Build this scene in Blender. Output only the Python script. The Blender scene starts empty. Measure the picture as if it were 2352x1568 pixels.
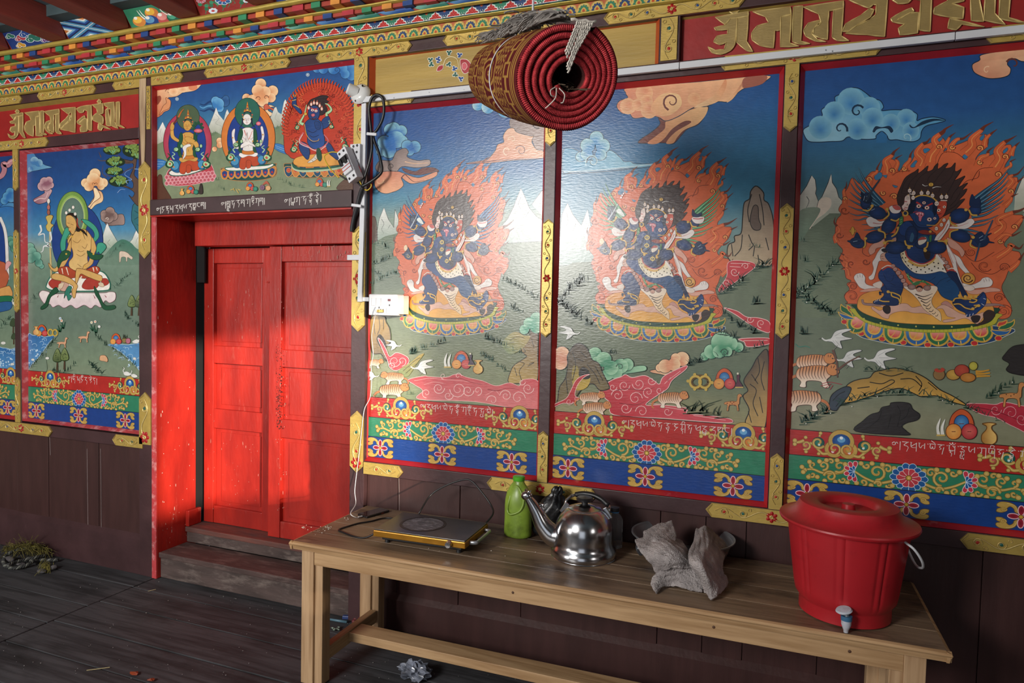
import bpy, math, random
from math import sin, cos, pi, radians, sqrt, atan2
from mathutils import Vector, Matrix
random.seed(7)
SC = bpy.context.scene
COL = SC.collection
V = Vector
# ---------------------------------------------------------------- camera
FPX, YAW, PITCH, ROLL = 1568.0, radians(21.228), radians(2.531), radians(1.259)
CAM = V((0.0, -3.31, 1.8))
def _axes():
    f = V((-sin(YAW), cos(YAW), 0)); r = V((cos(YAW), sin(YAW), 0)); u = V((0, 0, 1))
    f2 = f*cos(PITCH) - u*sin(PITCH); u2 = u*cos(PITCH) + f*sin(PITCH)
    return r*cos(ROLL) + u2*sin(ROLL), u2*cos(ROLL) - r*sin(ROLL), f2
RX, UY, FZ = _axes()
def ray(px, py):
    return RX*((px-1176)/FPX) - UY*((py-784)/FPX) + FZ
def at(px, py, ax, val):
    """point where the sight line of a photo point meets the plane coord[ax] == val"""
    d = ray(px, py); return CAM + d*((val-CAM[ax])/d[ax])
def wl(px, py, y=0.0):
    return at(px, py, 1, y)
def xw(px, py, y=0.0): return wl(px, py, y).x
def zw(px, py, y=0.0): return wl(px, py, y).z
cd = bpy.data.cameras.new('camera'); cam = bpy.data.objects.new('camera', cd); COL.objects.link(cam)
cd.sensor_width = 36.0; cd.lens = 36.0*FPX/2352.0; cd.clip_start = .02
M = Matrix((RX, UY, -FZ)).transposed().to_4x4(); M.translation = CAM
cam.matrix_world = M
SC.camera = cam
# ---------------------------------------------------------------- colour and materials
def lin(c):
    return c/12.92 if c <= .04045 else ((c+.055)/1.055)**2.4
def hx(h):
    if not isinstance(h, str): return tuple(h)
    return tuple(lin(int(h[i:i+2], 16)/255) for i in (0, 2, 4))
def mixc(a, b, t): return tuple(a[i]*(1-t)+b[i]*t for i in range(3))
MATS = {}
def nodes(name):
    m = bpy.data.materials.new(name); m.use_nodes = True
    nt = m.node_tree; b = nt.nodes['Principled BSDF']
    MATS[name] = m
    return m, nt, b, nt.nodes.new, nt.links.new
def mat(name, col, rough=.5, metal=0., var=.12, scale=6., bump=.0, bscale=40., spec=.5, stretch=None, col2=None, trans=0., dirt=None, dscale=9., dlo=.55, dhi=.7, coat=0.):
    """painted / plain surface: noise-varied base colour, optional dirt blotches and bump"""
    m, nt, b, N, L = nodes(name)
    c = hx(col); c2 = hx(col2) if col2 else tuple(x*(1-var*2) for x in c)
    tc = N('ShaderNodeTexCoord'); mp = N('ShaderNodeMapping'); L(tc.outputs['Object'], mp.inputs[0])
    if stretch: mp.inputs['Scale'].default_value = stretch
    n1 = N('ShaderNodeTexNoise'); n1.inputs['Scale'].default_value = scale; n1.inputs['Detail'].default_value = 6
    L(mp.outputs[0], n1.inputs['Vector'])
    r1 = N('ShaderNodeValToRGB'); r1.color_ramp.elements[0].position = .35; r1.color_ramp.elements[1].position = .68
    r1.color_ramp.elements[0].color = (*c2, 1); r1.color_ramp.elements[1].color = (*c, 1)
    L(n1.outputs['Fac'], r1.inputs[0]); out = r1.outputs[0]
    if dirt:
        n2 = N('ShaderNodeTexNoise'); n2.inputs['Scale'].default_value = dscale; n2.inputs['Detail'].default_value = 9; n2.inputs['Roughness'].default_value = .7
        L(mp.outputs[0], n2.inputs['Vector'])
        r2 = N('ShaderNodeMapRange'); r2.inputs[1].default_value = dlo; r2.inputs[2].default_value = dhi; L(n2.outputs['Fac'], r2.inputs[0])
        mx = N('ShaderNodeMix'); mx.data_type = 'RGBA'; L(r2.outputs[0], mx.inputs[0]); L(out, mx.inputs[6]); mx.inputs[7].default_value = (*hx(dirt), 1)
        out = mx.outputs[2]
    L(out, b.inputs['Base Color'])
    b.inputs['Roughness'].default_value = rough; b.inputs['Metallic'].default_value = metal
    b.inputs['Specular IOR Level'].default_value = spec; b.inputs['Coat Weight'].default_value = coat
    if trans: b.inputs['Transmission Weight'].default_value = trans
    if bump:
        n3 = N('ShaderNodeTexNoise'); n3.inputs['Scale'].default_value = bscale; n3.inputs['Detail'].default_value = 5
        L(mp.outputs[0], n3.inputs['Vector']); bp = N('ShaderNodeBump'); bp.inputs['Strength'].default_value = bump; bp.inputs['Distance'].default_value = .01
        L(n3.outputs['Fac'], bp.inputs['Height']); L(bp.outputs[0], b.inputs['Normal'])
    return m
def wood(name, c1, c2, axis=0, rough=.55, gscale=14., stain=None, slo=.5, shi=.7, knots=True):
    """sawn timber: stretched ring grain, darker streaks, optional stains"""
    m, nt, b, N, L = nodes(name)
    tc = N('ShaderNodeTexCoord'); mp = N('ShaderNodeMapping'); L(tc.outputs['Object'], mp.inputs[0])
    s = [1., 1., 1.]; s[axis] = .07; mp.inputs['Scale'].default_value = s
    n0 = N('ShaderNodeTexNoise'); n0.inputs['Scale'].default_value = gscale; n0.inputs['Detail'].default_value = 3; L(mp.outputs[0], n0.inputs['Vector'])
    ml = N('ShaderNodeMath'); ml.operation = 'MULTIPLY'; ml.inputs[1].default_value = 9.; L(n0.outputs['Fac'], ml.inputs[0])
    fr = N('ShaderNodeMath'); fr.operation = 'PINGPONG'; fr.inputs[1].default_value = 1.; L(ml.outputs[0], fr.inputs[0])
    n1 = N('ShaderNodeTexNoise'); n1.inputs['Scale'].default_value = gscale*9; n1.inputs['Detail'].default_value = 4; L(mp.outputs[0], n1.inputs['Vector'])
    ad = N('ShaderNodeMath'); ad.operation = 'MULTIPLY_ADD'; ad.inputs[1].default_value = .45; L(fr.outputs[0], ad.inputs[0])
    sb = N('ShaderNodeMath'); sb.operation = 'MULTIPLY'; sb.inputs[1].default_value = .75; L(n1.outputs['Fac'], sb.inputs[0]); L(sb.outputs[0], ad.inputs[2])
    r1 = N('ShaderNodeValToRGB'); r1.color_ramp.elements[0].position = .25; r1.color_ramp.elements[1].position = .8
    r1.color_ramp.elements[0].color = (*hx(c2), 1); r1.color_ramp.elements[1].color = (*hx(c1), 1); L(ad.outputs[0], r1.inputs[0]); out = r1.outputs[0]
    if stain:
        n2 = N('ShaderNodeTexNoise'); n2.inputs['Scale'].default_value = 3.2; n2.inputs['Detail'].default_value = 11; n2.inputs['Roughness'].default_value = .68
        mp2 = N('ShaderNodeMapping'); s2 = [1., 1., 1.]; s2[axis] = .45; mp2.inputs['Scale'].default_value = s2; L(tc.outputs['Object'], mp2.inputs[0]); L(mp2.outputs[0], n2.inputs['Vector'])
        r2 = N('ShaderNodeMapRange'); r2.inputs[1].default_value = slo; r2.inputs[2].default_value = shi; L(n2.outputs['Fac'], r2.inputs[0])
        mx = N('ShaderNodeMix'); mx.data_type = 'RGBA'; L(r2.outputs[0], mx.inputs[0]); L(out, mx.inputs[6]); mx.inputs[7].default_value = (*hx(stain), 1); out = mx.outputs[2]
    L(out, b.inputs['Base Color']); b.inputs['Roughness'].default_value = rough; b.inputs['Specular IOR Level'].default_value = .3
    bp = N('ShaderNodeBump'); bp.inputs['Strength'].default_value = .25; bp.inputs['Distance'].default_value = .004; L(ad.outputs[0], bp.inputs['Height']); L(bp.outputs[0], b.inputs['Normal'])
    return m
def paintmat(name, rough, metal=0., bump=.0, bscale=60., spec=.5, coat=0., mott=.1):
    """pigment laid on in many colours: each stroke's own colour is stored with the mesh"""
    m, nt, b, N, L = nodes(name)
    a = N('ShaderNodeVertexColor'); a.layer_name = 'Col'
    tc = N('ShaderNodeTexCoord'); n = N('ShaderNodeTexNoise'); n.inputs['Scale'].default_value = 22; n.inputs['Detail'].default_value = 8; L(tc.outputs['Object'], n.inputs['Vector'])
    r = N('ShaderNodeMapRange'); r.inputs[1].default_value = .3; r.inputs[2].default_value = .7; r.inputs[3].default_value = 1-mott; r.inputs[4].default_value = 1+mott; L(n.outputs['Fac'], r.inputs[0])
    mx = N('ShaderNodeVectorMath'); mx.operation = 'SCALE'; L(a.outputs[0], mx.inputs[0]); L(r.outputs[0], mx.inputs['Scale'])
    L(mx.outputs[0], b.inputs['Base Color'])
    b.inputs['Roughness'].default_value = rough; b.inputs['Metallic'].default_value = metal; b.inputs['Specular IOR Level'].default_value = spec
    if bump:
        mp = N('ShaderNodeMapping'); mp.inputs['Scale'].default_value = (.55, 1, 1.7); L(tc.outputs['Object'], mp.inputs[0])
        n3 = N('ShaderNodeTexNoise'); n3.inputs['Scale'].default_value = bscale; n3.inputs['Detail'].default_value = 4; L(mp.outputs[0], n3.inputs['Vector'])
        bp = N('ShaderNodeBump'); bp.inputs['Strength'].default_value = bump; bp.inputs['Distance'].default_value = .01; L(n3.outputs['Fac'], bp.inputs['Height']); L(bp.outputs[0], b.inputs['Normal'])
    return m
# ---------------------------------------------------------------- mesh builder
def cat(pts, n=6, closed=True):
    """Catmull-Rom curve through 2D or 3D points"""
    P = [V(p) for p in pts]; k = len(P); out = []
    rng = range(k) if closed else range(k-1)
    for i in rng:
        p1, p2 = P[i], P[(i+1) % k]
        p0 = P[i-1] if (closed or i > 0) else p1*2-p2
        p3 = P[(i+2) % k] if (closed or i+2 < k) else p2*2-p1
        for j in range(n):
            t = j/n; out.append(.5*((2*p1) + (p2-p0)*t + (2*p0-5*p1+4*p2-p3)*t*t + (3*p1-p0-3*p2+p3)*t**3))
    if not closed: out.append(P[-1].copy())
    return out
class MB:
    def __init__(s): s.v = []; s.f = []; s.c = []
    def add(s, vs, fs, col=None):
        o = len(s.v); s.v += [tuple(p) for p in vs]; s.f += [tuple(i+o for i in f) for f in fs]
        if col is not None:
            if isinstance(col, list): s.c += col
            else: s.c += [col]*len(vs)
        return s
    def box(s, x0, x1, y0, y1, z0, z1, M=None, col=None):
        P = [V((x, y, z)) for z in (z0, z1) for y in (y0, y1) for x in (x0, x1)]
        if M: P = [M @ p for p in P]
        return s.add(P, [(0, 2, 3, 1), (4, 5, 7, 6), (0, 1, 5, 4), (2, 6, 7, 3), (0, 4, 6, 2), (1, 3, 7, 5)], col)
    def hexa(s, a, b, col=None):
        """solid between two matching quads (4 points each)"""
        return s.add(list(a)+list(b), [(3, 2, 1, 0), (4, 5, 6, 7), (0, 1, 5, 4), (1, 2, 6, 5), (2, 3, 7, 6), (3, 0, 4, 7)], col)
    def prism(s, pts, off, col=None):
        """extrude a closed outline by a vector"""
        n = len(pts); P = [V(p) for p in pts]; Q = [p+V(off) for p in P]
        return s.add(P+Q, [tuple(range(n-1, -1, -1)), tuple(range(n, 2*n))] + [(i, (i+1) % n, n+(i+1) % n, n+i) for i in range(n)], col)
    def tube(s, path, r, n=8, col=None, closed=False, cap=True, flat=None):
        P = [V(p) for p in path]; k = len(P); vs = []; fs = []; ref = None
        for i in range(k):
            if closed: t = P[(i+1) % k]-P[i-1]
            else: t = P[min(i+1, k-1)]-P[max(i-1, 0)]
            t.normalize() if t.length > 1e-9 else None
            if ref is None: ref = V((0, 0, 1)) if abs(t.z) < .9 else V((1, 0, 0))
            a = (ref - t*ref.dot(t)); a = a.normalized() if a.length > 1e-6 else t.orthogonal().normalized(); ref = a; b = t.cross(a)
            rr = r[i] if isinstance(r, (list, tuple)) else r
            for j in range(n):
                q = 2*pi*j/n; vs.append(P[i] + a*(cos(q)*rr*(flat or 1)) + b*(sin(q)*rr))
        for i in range(k if closed else k-1):
            for j in range(n):
                fs.append((i*n+j, i*n+(j+1) % n, ((i+1) % k)*n+(j+1) % n, ((i+1) % k)*n+j))
        if cap and not closed: fs += [tuple(range(n-1, -1, -1)), tuple((k-1)*n+j for j in range(n))]
        return s.add(vs, fs, col)
    def lathe(s, prof, c=(0, 0, 0), n=40, M=None, col=None, sx=1., sy=1.):
        vs = []; fs = []; k = len(prof)
        for r, z in prof:
            for j in range(n):
                q = 2*pi*j/n; p = V((r*cos(q)*sx, r*sin(q)*sy, z)); p = M @ p if M else p; vs.append(p+V(c))
        for i in range(k-1):
            for j in range(n): fs.append((i*n+j, i*n+(j+1) % n, (i+1)*n+(j+1) % n, (i+1)*n+j))
        return s.add(vs, fs, col)
    def ball(s, c, r, n=10, sc=(1, 1, 1), col=None):
        return s.lathe([(max(1e-4, r*sin(pi*i/n)), -r*cos(pi*i/n)) for i in range(n+1)], c, 2*n, Matrix.Diagonal((*sc, 1)), col)
    def build(s, name, m, parent=None, smooth=False, bevel=0., kind=None, auto=None):
        me = bpy.data.meshes.new(name); me.from_pydata(s.v, [], s.f); me.validate(); me.update()
        if s.c and len(s.c) == len(me.vertices):
            ca = me.color_attributes.new('Col', 'FLOAT_COLOR', 'POINT')
            ca.data.foreach_set('color', [x for c in s.c for x in (c[0], c[1], c[2], 1.)])
        if smooth:
            me.polygons.foreach_set('use_smooth', [True]*len(me.polygons))
            if auto: me.set_sharp_from_angle(angle=radians(auto))
        o = bpy.data.objects.new(name, me); COL.objects.link(o)
        me.materials.append(MATS[m] if isinstance(m, str) else m)
        if parent is not None:
            o.parent = parent; o.matrix_parent_inverse = parent.matrix_basis.inverted()
        if bevel:
            b = o.modifiers.new('edge', 'BEVEL'); b.width = bevel; b.segments = 2; b.limit_method = 'ANGLE'; b.angle_limit = radians(40)
        if kind: o['kind'] = kind
        return o
def tag(o, label, cat_, group=None, kind=None):
    o['label'] = label; o['category'] = cat_
    if group: o['group'] = group
    if kind: o['kind'] = kind
    return o
def thing(name, label, cat_, loc=(0, 0, 0), group=None, rz=0.):
    o = bpy.data.objects.new(name, None); COL.objects.link(o); o.location = loc; o.rotation_euler = (0, 0, rz); o.empty_display_size = .05
    tag(o, label, cat_, group)
    bpy.context.view_layer.update()
    return o
def struct(name, mb, m, **k):
    return mb.build(name, m, kind='structure', **k)
# ---------------------------------------------------------------- materials used
paintmat('mural_paint', .29, bump=.09, bscale=75., spec=.7)
paintmat('wood_paint', .5, bump=.12, bscale=40., spec=.4)
paintmat('gilding', .42, metal=.35, bump=.1, bscale=90., spec=.5)
mat('frame_brown', '4a3234', .38, bump=.15, bscale=25., var=.15, dirt='6a4a4c', dlo=.66, dhi=.9)
mat('dado_brown', '452b29', .42, bump=.12, bscale=18., var=.12, stretch=(3, 3, .5), dirt='7a6060', dlo=.68, dhi=.86)
mat('red_bevel', 'b8262a', .42, bump=.1, var=.12, dirt='d58a88', dlo=.62, dhi=.8)
mat('door_red', 'ba2d21', .36, bump=.18, bscale=22., var=.13, scale=4., stretch=(2, 2, .6), dirt='b86a5c', dscale=7., dlo=.6, dhi=.86, col2='98221b')
mat('step_wood', '5a4a46', .8, bump=.5, bscale=24., var=.25, dirt='8a7c74', dlo=.5, dhi=.8, stretch=(.6, 2, 2))
wood('floor_boards', '47474a', '2a2a2c', 0, .7, 9., '1c1c1d', .52, .72)
wood('table_wood', 'bd9a72', '9a7752', 0, .5, 10.)
wood('table_wood_z', 'bd9c78', '9c7a58', 2, .5, 10.)
wood('table_wood_y', 'b5946e', '95734f', 1, .5, 10.)
wood('table_top', '8a735c', '63503f', 0, .45, 9., '352822', .50, .66)
wood('raw_wood', 'b59c7c', '8a7056', 2, .6, 16.)
# ================================================================ the room
FY = -.04                                   # front of the timber frame; the paintings lie at y = 0
ntrim = [0]
def trim(mb, m, **k):
    ntrim[0] += 1
    return struct('trim_%d' % ntrim[0], mb, m, **k)
# floor: boards along the wall, butted on a seam
seam = xw(250, 1370, -.36)
b = MB()
random.seed(3)
for x0, x1, ys in ((-7.2, seam-.006, [.35, .03, -.19, -.50, -.74, -1.08, -1.33, -1.62, -1.9, -2.2, -2.5, -2.8, -3.1, -3.4, -3.75]), (seam+.006, 2.6, [.35, .06, -.2, -.43, -.71, -.97, -1.24, -1.5, -1.78, -2.05, -2.3, -2.6, -2.9, -3.2, -3.5, -3.75])):
    for i in range(len(ys)-1):
        dz = random.uniform(-.004, .0); b.box(x0, x1, ys[i+1]+.005, ys[i]-.003, -.06, dz)
fl = struct('floor', b, 'floor_boards', bevel=.003)
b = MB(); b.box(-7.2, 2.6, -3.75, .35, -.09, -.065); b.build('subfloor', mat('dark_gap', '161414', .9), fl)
# back wall behind the frame
b = MB()
b.box(-7.2, -3.80, .004, .12, 0, 3.9); b.box(-2.16, 2.6, .004, .12, 0, 3.9); b.box(-3.80, -2.16, .004, .12, 2.46, 3.9)
struct('wall_back', b, 'dado_brown')
# plank dado, one row left of the door and one to the right
def dado(x0, x1, seams):
    b = MB(); xs = [x0]+seams+[x1]
    for i in range(len(xs)-1): b.box(xs[i]+.0015, xs[i+1]-.0015, -.008 - (i % 2)*.002, .004, 0, .90)
    return trim(b, 'dado_brown', bevel=.002)
dl = dado(-7.1, -3.885, [-6.3, -5.5, xw(44, 1150), xw(115, 1150), xw(200, 1150), xw(230, 1150)])
dr = dado(-2.152, 2.5, [xw(916, 1130), xw(1058, 1150), -1.2, xw(1518, 1190), xw(1622, 1200), -.1, xw(1885, 1300), .5, xw(2250, 1400), 1.4, 2.0])
for px, y0, y1, d in ((200, 1030, 1215, dl), (231, 1030, 1225, dl), (114, 1000, 1045, dl), (916, 1095, 1195, dr)):
    b = MB(); b.tube([wl(px, y0, -.0105), wl(px+2, y1, -.0105)], .0016, 4); b.build('bare_seam', mat('bare_paint', '9a8a88', .7), d)
# skirting boards
def skirt(name, x0, x1, h, mm):
    b = MB(); b.prism([(x0, -.008, 0), (x0, -.034, 0), (x0, -.034, h-.03), (x0, -.008, h)], (x1-x0, 0, 0)); return struct(name, b, mm)
skirt('baseboard_left', -7.1, -3.885, .262, 'frame_brown'); skirt('baseboard_right', -2.152, 2.5, .20, 'dado_brown')
# timber frame: posts and rails
POST = {'P0': (-5.10, -5.035), 'P1': (-3.885, -3.769), 'P2': (-2.248, -2.152), 'P3': (-1.117, -1.058), 'P4': (-.012, .050), 'P5': (1.10, 1.165)}
pz = {'P0': (.85, 2.93), 'P1': (0, 3.245), 'P2': (0, 3.245), 'P3': (.86, 2.95), 'P4': (.86, 2.95), 'P5': (.86, 2.95)}
for k, (x0, x1) in POST.items():
    b = MB(); b.box(x0, x1, FY, .0, *pz[k]); trim(b, 'frame_brown', bevel=.003)
def rail(x0, x1, z0, z1, y=FY+.001):
    b = MB(); b.box(x0, x1, y, .0, z0, z1); return trim(b, 'frame_brown', bevel=.003)
rail(-7.1, 2.5, 3.181, 3.245)
rail(-7.1, -3.885, 2.862, 2.932); rail(-2.152, 2.5, 2.905, 2.975)
rail(-7.1, -3.885, .845, .925); rail(-2.152, 2.5, .862, .935)
b = MB(); b.box(-3.7695, -3.7675, FY+.001, 0, 2.462, 3.181); trim(b, 'red_bevel')
# bared strip on the post left of the door where the plate has come off
b = MB(); b.prism([V((-3.872, FY-.006, 3.243)), V((-3.812, FY-.006, 3.243)), V((-3.822, FY-.006, 2.80)), V((-3.838, FY-.006, 2.55)), V((-3.852, FY-.006, 2.66)), V((-3.868, FY-.006, 2.95))], (0, .004, 0))
rw = trim(b, 'raw_wood')
# red bevelled beads round every opening, kept for the murals to own
def bead(x0, x1, z0, z1, w=.02, parent=None, m='red_bevel', y=FY+.002, bot=None):
    o = [(x0-w, z0-(bot or w)), (x1+w, z0-(bot or w)), (x1+w, z1+.018), (x0-w, z1+.018)]; i = [(x0, z0), (x1, z0), (x1, z1), (x0, z1)]
    for k in range(4):
        a, c = k, (k+1) % 4
        bb = MB(); P = [V((o[a][0], y, o[a][1])), V((o[c][0], y, o[c][1])), V((i[c][0], -.0005, i[c][1])), V((i[a][0], -.0005, i[a][1]))]
        Q = [V((p.x, .003, p.z)) for p in (P[0], P[1])]+[V((i[c][0], .003, i[c][1])), V((i[a][0], .003, i[a][1]))]
        bb.hexa(Q, P); bb.build('bead', m, parent)
# ---------------------------------------------------------------- doorway
XL, XR, YD = -3.729, -2.16, .322
b = MB(); b.box(XL-.04, XL, FY, .28, 0, 2.36)          # left jamb board
b.box(XL-.0405, XL-.02, FY-.001, FY+.01, 0, 2.36)
jl = trim(b, 'door_red', bevel=.003)
b = MB(); b.box(-3.769, XL-.002, FY-.004, FY+.006, .0, 2.36); b.build('edge_strip', mat('worn_pink', 'c4454a', .45, var=.15, dirt='e0a8a8', dscale=14, dlo=.5, dhi=.7, bump=.2), jl)
b = MB(); b.box(XR, XR+.04, 0, .32, 0, 2.36); trim(b, 'door_red')
b = MB(); b.prism([(-3.769, FY-.012, 2.36), (-3.769, FY-.012, 2.352), (-3.769, .30, 2.352), (-3.769, .30, 2.40), (-3.769, 0, 2.40)], (-2.248+3.769, 0, 0)); lint = trim(b, 'door_red')
b = MB(); b.box(-3.772, -2.245, FY-.016, 0, 2.362, 2.462); b.build('lettered_board', mat('board_dark', '463234', .5, var=.15, dirt='5a4648', dlo=.6, dhi=.8), lint, bevel=.006)
b = MB(); b.box(-3.66, XR, .20, .31, 2.19, 2.352); trim(b, 'door_red', bevel=.003)
b = MB(); b.box(XL, -3.66, .285, .30, 1.95, 2.352); trim(b, 'dark_gap')  # near-black board put where the notch is only shade
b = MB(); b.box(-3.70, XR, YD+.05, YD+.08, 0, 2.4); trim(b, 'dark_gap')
b = MB(); b.box(XL-.04, XL, .28, .40, 0, 2.4); trim(b, 'dark_gap')  # near-black box puts the shade into the gap behind the jamb
def leaf(name, x0, x1, y, z0, z1, stl, str_, rails, gaps=0):
    """a framed door leaf: stiles, rails, sunk panels"""
    b = MB(); b.box(x0, x0+stl, y, y+.05, z0, z1)
    root = b.build(name, 'door_red', kind='structure', bevel=.003)
    b = MB(); b.box(x1-str_, x1, y, y+.05, z0, z1); b.build('stile', 'door_red', root, bevel=.003)
    for a, c in rails:
        b = MB(); b.box(x0+stl+.001, x1-str_-.001, y+.004, y+.045, a, c); b.build('rail', 'door_red', root, bevel=.003)
    for i in range(len(rails)-1):
        a, c = rails[i][1], rails[i+1][0]
        b = MB(); b.box(x0+stl, x1-str_, y+.031, y+.042, a-.004, c+.004)
        b.box(x0+stl+.05, x1-str_-.03, y+.0265, y+.04, a+.03, c-.03)
        b.build('panel', 'door_red', root, bevel=.003)
    return root
zz = lambda py, px=560, y=YD: wl(px, py, y).z
dA = leaf('door_1', -3.70, -3.084, YD, .285, 2.185, .082, .11, [(.285, zz(1172)), (zz(990), zz(945)), (zz(838), zz(797)), (zz(604), 2.185)])
zr = lambda py, px=730, y=YD-.065: wl(px, py, y).z
dB = leaf('door_2', -3.084, XR, YD-.065, .285, 2.185, .095, .1, [(.285, zr(1212)), (zr(1014), zr(971)), (zr(848), zr(807)), (zr(600), 2.185)])
b = MB(); p = wl(626, 648, YD-.035); b.box(p.x-.05, p.x+.02, p.y-.004, p.y+.004, p.z-.008, p.z+.008); b.tube([p+V((-.03, -.004, 0)), p+V((-.03, -.02, 0)), p+V((-.01, -.02, 0)), p+V((-.01, -.004, 0))], .004, 6); b.build('latch', 'door_red', dA)
# chipped paint, dark scorch dots on the meeting stile, white drips
b = MB(); c = MB(); random.seed(11)
for i in range(330):
    px = random.gauss(641, 7); py = random.uniform(790, 985)
    if 634 < px < 660:
        q = wl(px, py, YD-.0662); r = random.uniform(.0012, .0042) if py > 850 else random.uniform(.0008, .003)
        b.add([q+V((r*cos(a)*random.uniform(.6, 1.3), 0, r*sin(a)*random.uniform(.6, 1.6))) for a in (0, 1, 2, 3.1, 4, 5.2)], [(5, 4, 3, 2, 1, 0)])
b.build('scorch_mark', mat('scorch', '2a1512', .7), dB)['kind'] = 'stuff'
def chips(mb, x0, x1, y0, y1, n, y, s=1.):
    for i in range(n):
        q = wl(random.uniform(x0, x1), random.uniform(y0, y1), y); r = random.uniform(.001, .0032)*s; l = random.choice((1, 1, 1, 4))
        mb.add([q+V((r*cos(a)*random.uniform(.6, 1.3), 0, l*r*sin(a)*random.uniform(.6, 1.6))) for a in (0, 1, 2, 3.1, 4, 5.2)], [(5, 4, 3, 2, 1, 0)])
mat('chip_white', 'd8c4ba', .7); mat('chip_pale', 'c98a7c', .6)
chips(c, 668, 800, 562, 600, 60, YD-.0665); chips(c, 633, 660, 562, 1180, 70, YD-.0665); chips(c, 700, 803, 600, 720, 60, YD-.0355, .8)
c.build('paint_chip', 'chip_pale', dB)['kind'] = 'stuff'
c = MB(); chips(c, 500, 595, 640, 780, 28, YD+.026); chips(c, 500, 595, 1010, 1160, 34, YD+.026); chips(c, 472, 492, 600, 1180, 26, YD-.0012)
c.build('paint_chip', 'chip_pale', dA)['kind'] = 'stuff'
c = MB()
for i in range(50):
    y = random.uniform(-.03, .26); z = random.choice((random.uniform(.2, 1.1), random.uniform(.2, 2.3))); r = random.uniform(.001, .003)*(1.4 if y < .03 else 1); l = random.choice((1, 1, 3, 5))
    c.add([V((XL+.0006, y+r*cos(a), z+l*r*sin(a)*random.uniform(.6, 1.4))) for a in (0, 1, 2, 3.1, 4, 5.2)], [tuple(range(6))])
c.build('paint_chip', 'chip_white', jl)['kind'] = 'stuff'
# two worn steps up to the sill
st1 = thing('wooden_step', 'lower worn dark step below the red door, level with the floor boards', 'step', (-3., .08, 0))
b = MB(); b.box(XL, -2.252, -.014, .20, 0, .135); b.build('riser', 'step_wood', st1, bevel=.006)
b = MB(); b.box(XL+.002, -2.25, -.03, .20, .136, .172); b.build('tread', mat('tread', '54403c', .75, bump=.4, bscale=20, stretch=(.5, 2, 2), dirt='7a6660', dlo=.5, dhi=.75, var=.2), st1, bevel=.006)
st2 = thing('wooden_step', 'upper worn step right under the red door leaves', 'step', (-3., .26, .17))
b = MB(); b.box(XL+.001, -2.165, .20, .36, .172, .245); b.build('riser', 'step_wood', st2, bevel=.006)
b = MB(); b.box(XL+.001, -2.165, .185, .36, .246, .281); b.build('tread', mat('tread_red', '7a4a40', .7, bump=.4, bscale=20, stretch=(.5, 2, 2), dirt='4c4240', dlo=.45, dhi=.7, var=.2), st2, bevel=.006)
b = MB(); b.box(XL+.0005, XL+.03, .19, .30, .282, .39); trim(b, 'door_red', bevel=.004)
# ---------------------------------------------------------------- cornice in rising tiers
cor = MB(); cor.box(-7.1, 2.5, -.07, 0, 3.245, 3.30); cor.box(-7.1, 2.5, -.10, 0, 3.298, 3.345); cor.box(-7.1, 2.5, -.145, 0, 3.343, 3.40); cor.box(-7.1, 2.5, -.179, 0, 3.359, 3.40); cor.box(-7.1, 2.5, -.237, 0, 3.396, 3.47)
CO = trim(cor, mat('cornice_red', 'a63c2e', .5, bump=.1))
def gbar(x0, x1, y, z0, z1, dy=.012):
    b = MB(); n = 160
    pr = [(y+.02, z0), (y, z0+.002), (y-dy*.35, (z0+z1)/2), (y, z1-.002), (y+.02, z1)]
    vs = []; fs = []
    for i in range(n+1):
        x = x0+(x1-x0)*i/n; w = sin(i*1.7)*.0008+sin(i*.43)*.001
        vs += [V((x, a, z+w)) for a, z in pr]
    k = len(pr)
    for i in range(n):
        for j in range(k-1): fs.append((i*k+j, (i+1)*k+j, (i+1)*k+j+1, i*k+j+1))
    b.add(vs, fs, hx('b8a24e')); return b
for y, z0, z1 in ((-.072, 3.236, 3.248), (-.102, 3.288, 3.298), (-.147, 3.331, 3.344), (-.20, 3.378, 3.392), (-.275, 3.418, 3.442)):
    gbar(-7.1, 2.5, y, z0, z1).build('gold_bar', 'gilding', CO, smooth=True)
BC = {'g': '2f7d58', 'o': 'cf8a3c', 'b': '22427c', 'r': 'a8323c'}
def blockrow(px0, py0, y1, yb, z0, z1, seq, x_end, step, w, off):
    i = 0; x = off
    while x < x_end:
        k = seq[i % 4]; ww = w*(1.25 if k == 'r' else 1); b = MB()
        b.box(x, x+ww, y1, yb, z0, z1, col=hx(BC[k])); b.build('corbel_block', 'wood_paint', CO, bevel=.0015)
        i += 1; x += step
x_g = xw(60/6.533, 900/6.533, -.25)
blockrow(0, 0, -.25, -.19, 3.39, 3.42, 'gobr', -.9, .1235, .058, x_g-.1235*4)
x_o = xw(65/6.533, 1050/6.533, -.19)
blockrow(0, 0, -.19, -.14, 3.354, 3.381, 'obrg', -.6, .1235, .058, x_o-.1235*4)
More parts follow.
